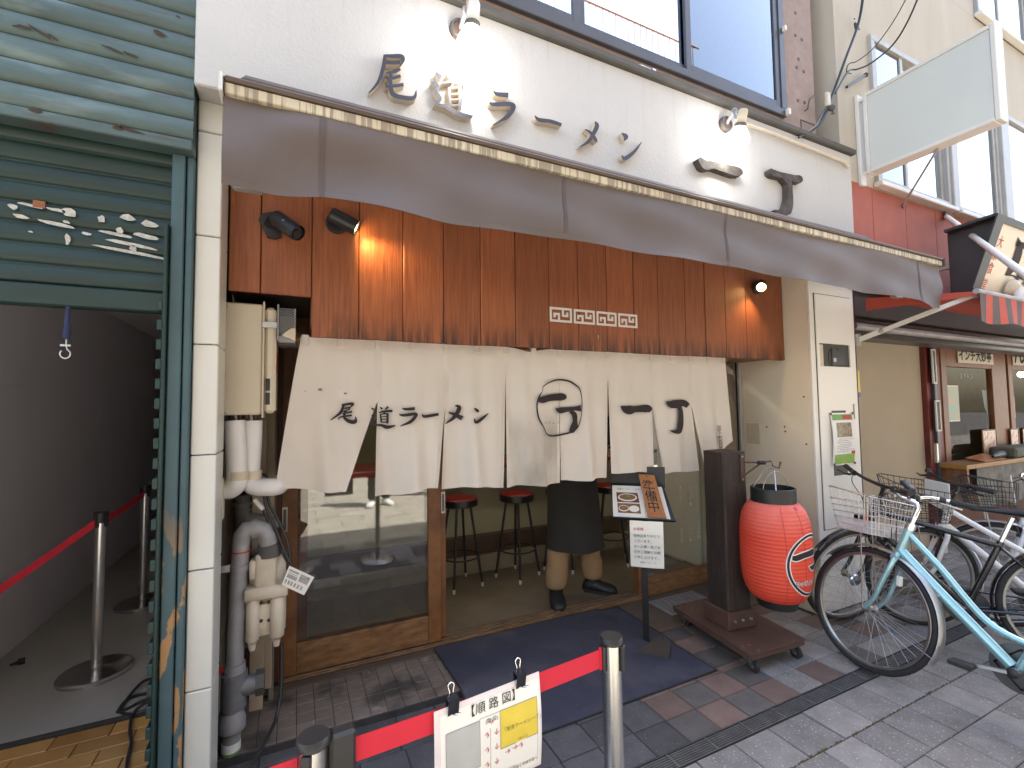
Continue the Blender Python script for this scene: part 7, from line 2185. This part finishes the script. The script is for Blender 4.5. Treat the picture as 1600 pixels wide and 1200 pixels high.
# counter plank with clutter below the window
c0 = at(1480, 725, y=YV-.14); 
pk = thing('window_ledge', 'yellow brown plank ledge under the restaurant window', 'ledge', (c0.x+1.2, YV-.2, c0.z))
obj('plank', MB().box(c0.x, c0.x+4, YV-.30, YV-.036, c0.z-.045, c0.z, .004), mat('yellow_plank', (.42, .22, .05), (.33, .16, .035), rough=.5, scale=8, stretch=(.6, 5, 5)), pk)
obj('bracket', MB().box(c0.x+.05, c0.x+.09, YV-.28, YV-.04, c0.z-.2, c0.z-.047).box(c0.x+2.05, c0.x+2.09, YV-.28, YV-.04, c0.z-.2, c0.z-.047), M['shopwood'], pk)
a = at(1520, 722, y=YV-.17)
bd_ = thing('orange_card', 'folded orange card lying on the plank ledge', 'card', a)
obj('card', MB().prism([(a.x, YV-.27, c0.z+.004), (a.x+.55, YV-.26, c0.z+.004), (a.x+.5, YV-.08, c0.z+.05), (a.x+.1, YV-.07, c0.z+.02)], (0, 0, .006)), mat('orange_card', (.70, .28, .10), (.62, .24, .085), rough=.5), bd_)
bd_ = thing('folded_umbrella', 'dark folded umbrella lying on the plank ledge', 'umbrella', (a.x+.5, YV-.2, c0.z))
obj('canopy', MB().tube([(a.x+.35, YV-.22, c0.z+.04), (a.x+.6, YV-.2, c0.z+.05), (a.x+1.1, YV-.16, c0.z+.03)], [.012, .045, .02], 10), M['black'], bd_)
bd_ = thing('planter', 'grey green cloth covered crate on the ledge at the right edge', 'crate', (a.x+1.0, YV-.2, c0.z))
obj('crate', MB().box(a.x+.75, a.x+1.5, YV-.29, YV-.05, c0.z+.001, c0.z+.12, .02), mat('grey_green_tarp', (.16, .17, .13), (.10, .105, .08), rough=.8, scale=9), bd_)
p = at(1596, 585, y=3.4)
wb_ = thing('pendant_lamp', 'small warm lit lamp inside the right restaurant window', 'lamp', p)
obj('bulb', MB().ball(p, .05, 14), M['warmbulb'], wb_, smooth=60)
obj('cord', MB().tube([p+Vector((0, 0, .05)), (p.x, p.y, 2.38)], .006, 6), M['black'], wb_)
sk_ = MB().grid(lambda u, v: (c0.x+.25+3.4*u, YV-.285+.02*math.sin(u*60)*v, c0.z-.05-.42*v), 140, 6)
sk_o = thing('ledge_curtain', 'gathered translucent skirt curtain under the plank ledge', 'curtain', (c0.x+1.6, YV-.28, c0.z-.2))
obj('cloth', sk_, mat('greyish_skirt_cloth', (.25, .24, .20), (.14, .13, .11), rough=.8, scale=10), sk_o, smooth=70)

# ================================================================== wires and insulators between the buildings
def wire(lab, pp, r=.008, nm='overhead_wire'):
    pts = [tuple(at(px, py, y=yy)) for px, py, yy in pp]
    t = thing(nm, lab, 'wire', pts[0])
    obj('cable', MB().tube([tuple(q) for q in smooth_line(pts, 5)], r, 6), M['black'], t, smooth=70)
    return t
wire('thick black service wire running up the tan wall edge', ((1352, -40, 1.95), (1343, 30, 2.02), (1320, 95, 2.06), (1300, 150, 2.1), (1283, 190, 2.1), (1262, 208, 2.1), (1250, 214, 2.1)), .010)
wire('black wire looping from the tan wall to the upper right', ((1445, -30, 1.6), (1420, 30, 1.75), (1395, 70, 1.9), (1362, 98, 2.02), (1340, 108, 2.08), (1325, 112, 2.1), (1305, 146, 2.1)), .007)
wire('thin black wire beside the looping one to the upper right', ((1420, -10, 1.7), (1395, 35, 1.82), (1365, 75, 1.95), (1340, 95, 2.04), (1326, 100, 2.08), (1323, 112, 2.1), (1330, 115, 2.1)), .004)
wire('black cable dropping from the insulator to the fascia flashing', ((1298, 158, 2.1), (1285, 178, 2.1), (1275, 196, 2.05), (1258, 210, 2.02), (1248, 215, 2.0)), .008)
p = at(1333, 119, y=YB-.03); q = at(1353, 117, y=YB-.03)
o = thing('wall_hook', 'short black bar hook fixed on the tan wall', 'hook', p); obj('bar', MB().tube([at(1323, 136, y=YB-.03), q], .011, 8).ball(q, .02, 8), M['black'], o)
for px, py, lab in ((1339, 42, 'dark wire insulator clamp on the tan wall'), (1297, 162, 'pale insulator with hook at the gap between the buildings')):
    p = at(px, py, y=YB-.04)
    o = thing('insulator', lab, 'insulator', p, 'insulators on the tan wall edge')
    if px > 1330: obj('clamp', MB().tube([p+Vector((-.03, 0, .02)), p+Vector((.02, 0, .03)), p+Vector((.03, 0, -.01)), p+Vector((-.02, .0, -.03)), p+Vector((-.03, 0, .02))], .008, 8).tube([p+Vector((-.03, 0, .06)), p+Vector((.01, .02, .09))], .006, 6), M['blackmetal'], o)
    else:
        obj('block', MB().box(p.x-.03, p.x+.02, p.y, p.y+.03, p.z-.02, p.z+.10, .008), M['tape'], o)
        obj('clamp', MB().ball(p+Vector((0, -.01, -.04)), .026, 10).tube([p+Vector((0, 0, -.02)), p+Vector((.01, -.02, -.09)), p+Vector((-.02, -.02, -.1))], .007, 6), M['flash'], o)
p = at(1265, 163, y=YU-.03)
o = thing('bent_wire', 'short bent wire stub sticking out of the pinkish wall', 'wire', p)
obj('stub', MB().tube([at(1257, 174, y=YU-.01), at(1262, 170, y=YU-.03), at(1265, 155, y=YU-.03), at(1275, 147, y=YU-.03)], .006, 6), M['brownmetal'], o)
mb = MB()
a = at(1251, 186, y=YU-.002); c = at(1275, 205, y=YU-.002)
mb.box(a.x, c.x, YU-.004, YU-.001, a.z-.008, a.z).box(a.x, a.x+.008, YU-.004, YU-.001, c.z-.12, a.z-.008)
obj('cut_groove', mb, M['brownmetal'], shop)
# hook strap hanging from the left shutter
p0 = at(107, 472, y=YR-.01); p1 = at(104, 530, y=YR-.01); p2 = at(102, 553, y=YR-.01)
hs = thing('snap_hook', 'silver snap hook on a navy cord hanging from the shutter', 'hook', p0)
obj('cord', MB().tube([p0+Vector((0, 0, .03)), p0, p0.lerp(p1, .5), p0.lerp(p1, .85), p1], [.007, .007, .007, .012, .010], 8), mat('navy_cord', (.02, .025, .08), rough=.8), hs, smooth=60)
ring = [p2+Vector((.014*math.sin(a), 0, .016*math.cos(a))) for a in [k*PI/8 for k in range(1, 15)]]
obj('snap', MB().tube([p1, p1+Vector((0, 0, -.02))]+[tuple(q) for q in ring], .0028, 8).tube([p1+Vector((-.016, 0, -.022)), p1+Vector((.012, 0, -.022))], .004, 6), M['alu'], hs, smooth=60)

# ================================================================== weeds at the foot of the wall
rw_ = random.Random(4)
for i, (px, py) in enumerate(((1358, 925), (1395, 930), (1424, 928), (1440, 915))):
    p = at(px, py, z=0)
    wd = thing('weed', ('small weed growing behind the black bicycle wheel', 'leafy weed seen through the turquoise front wheel', 'weed tuft under the white fender', 'low weed by the restaurant wall')[i], 'weed', (p.x, p.y, 0), 'weeds in the paving joints')
    lf_ = MB()
    for k in range(46):
        a = rw_.random()*2*PI; r_0 = rw_.random()*.10; hh_ = rw_.uniform(.01, .13)*(1-r_0*4)
        c = Vector((p.x+r_0*math.cos(a), p.y+r_0*math.sin(a), max(.004, hh_)))
        d = Vector((math.cos(a), math.sin(a), rw_.uniform(-.2, .6))).normalized(); n__ = d.cross(Z_).normalized()
        L_ = rw_.uniform(.025, .05); wq = L_*.3
        lf_.add([c, c+d*L_*.5+n__*wq, c+d*L_, c+d*L_*.5-n__*wq], [(0, 1, 2, 3)])
    obj('leaves', lf_, M['leaf'], wd, smooth=0)['kind'] = 'stuff'

# moss along the open paving joint
ms_ = MB()
for k in range(420):
    x = rw_.uniform(1.7, 4.2); y_ = 1.338+rw_.gauss(0, .004)
    ms_.ball((x, y_, -.003), rw_.uniform(.003, .008), 6, (1.6, .8, .5))
mo = obj('joint_moss', ms_, mat('joint_moss', (.09, .085, .03), (.05, .04, .02), rough=.95, scale=30), None)
tag(mo, kind='stuff')
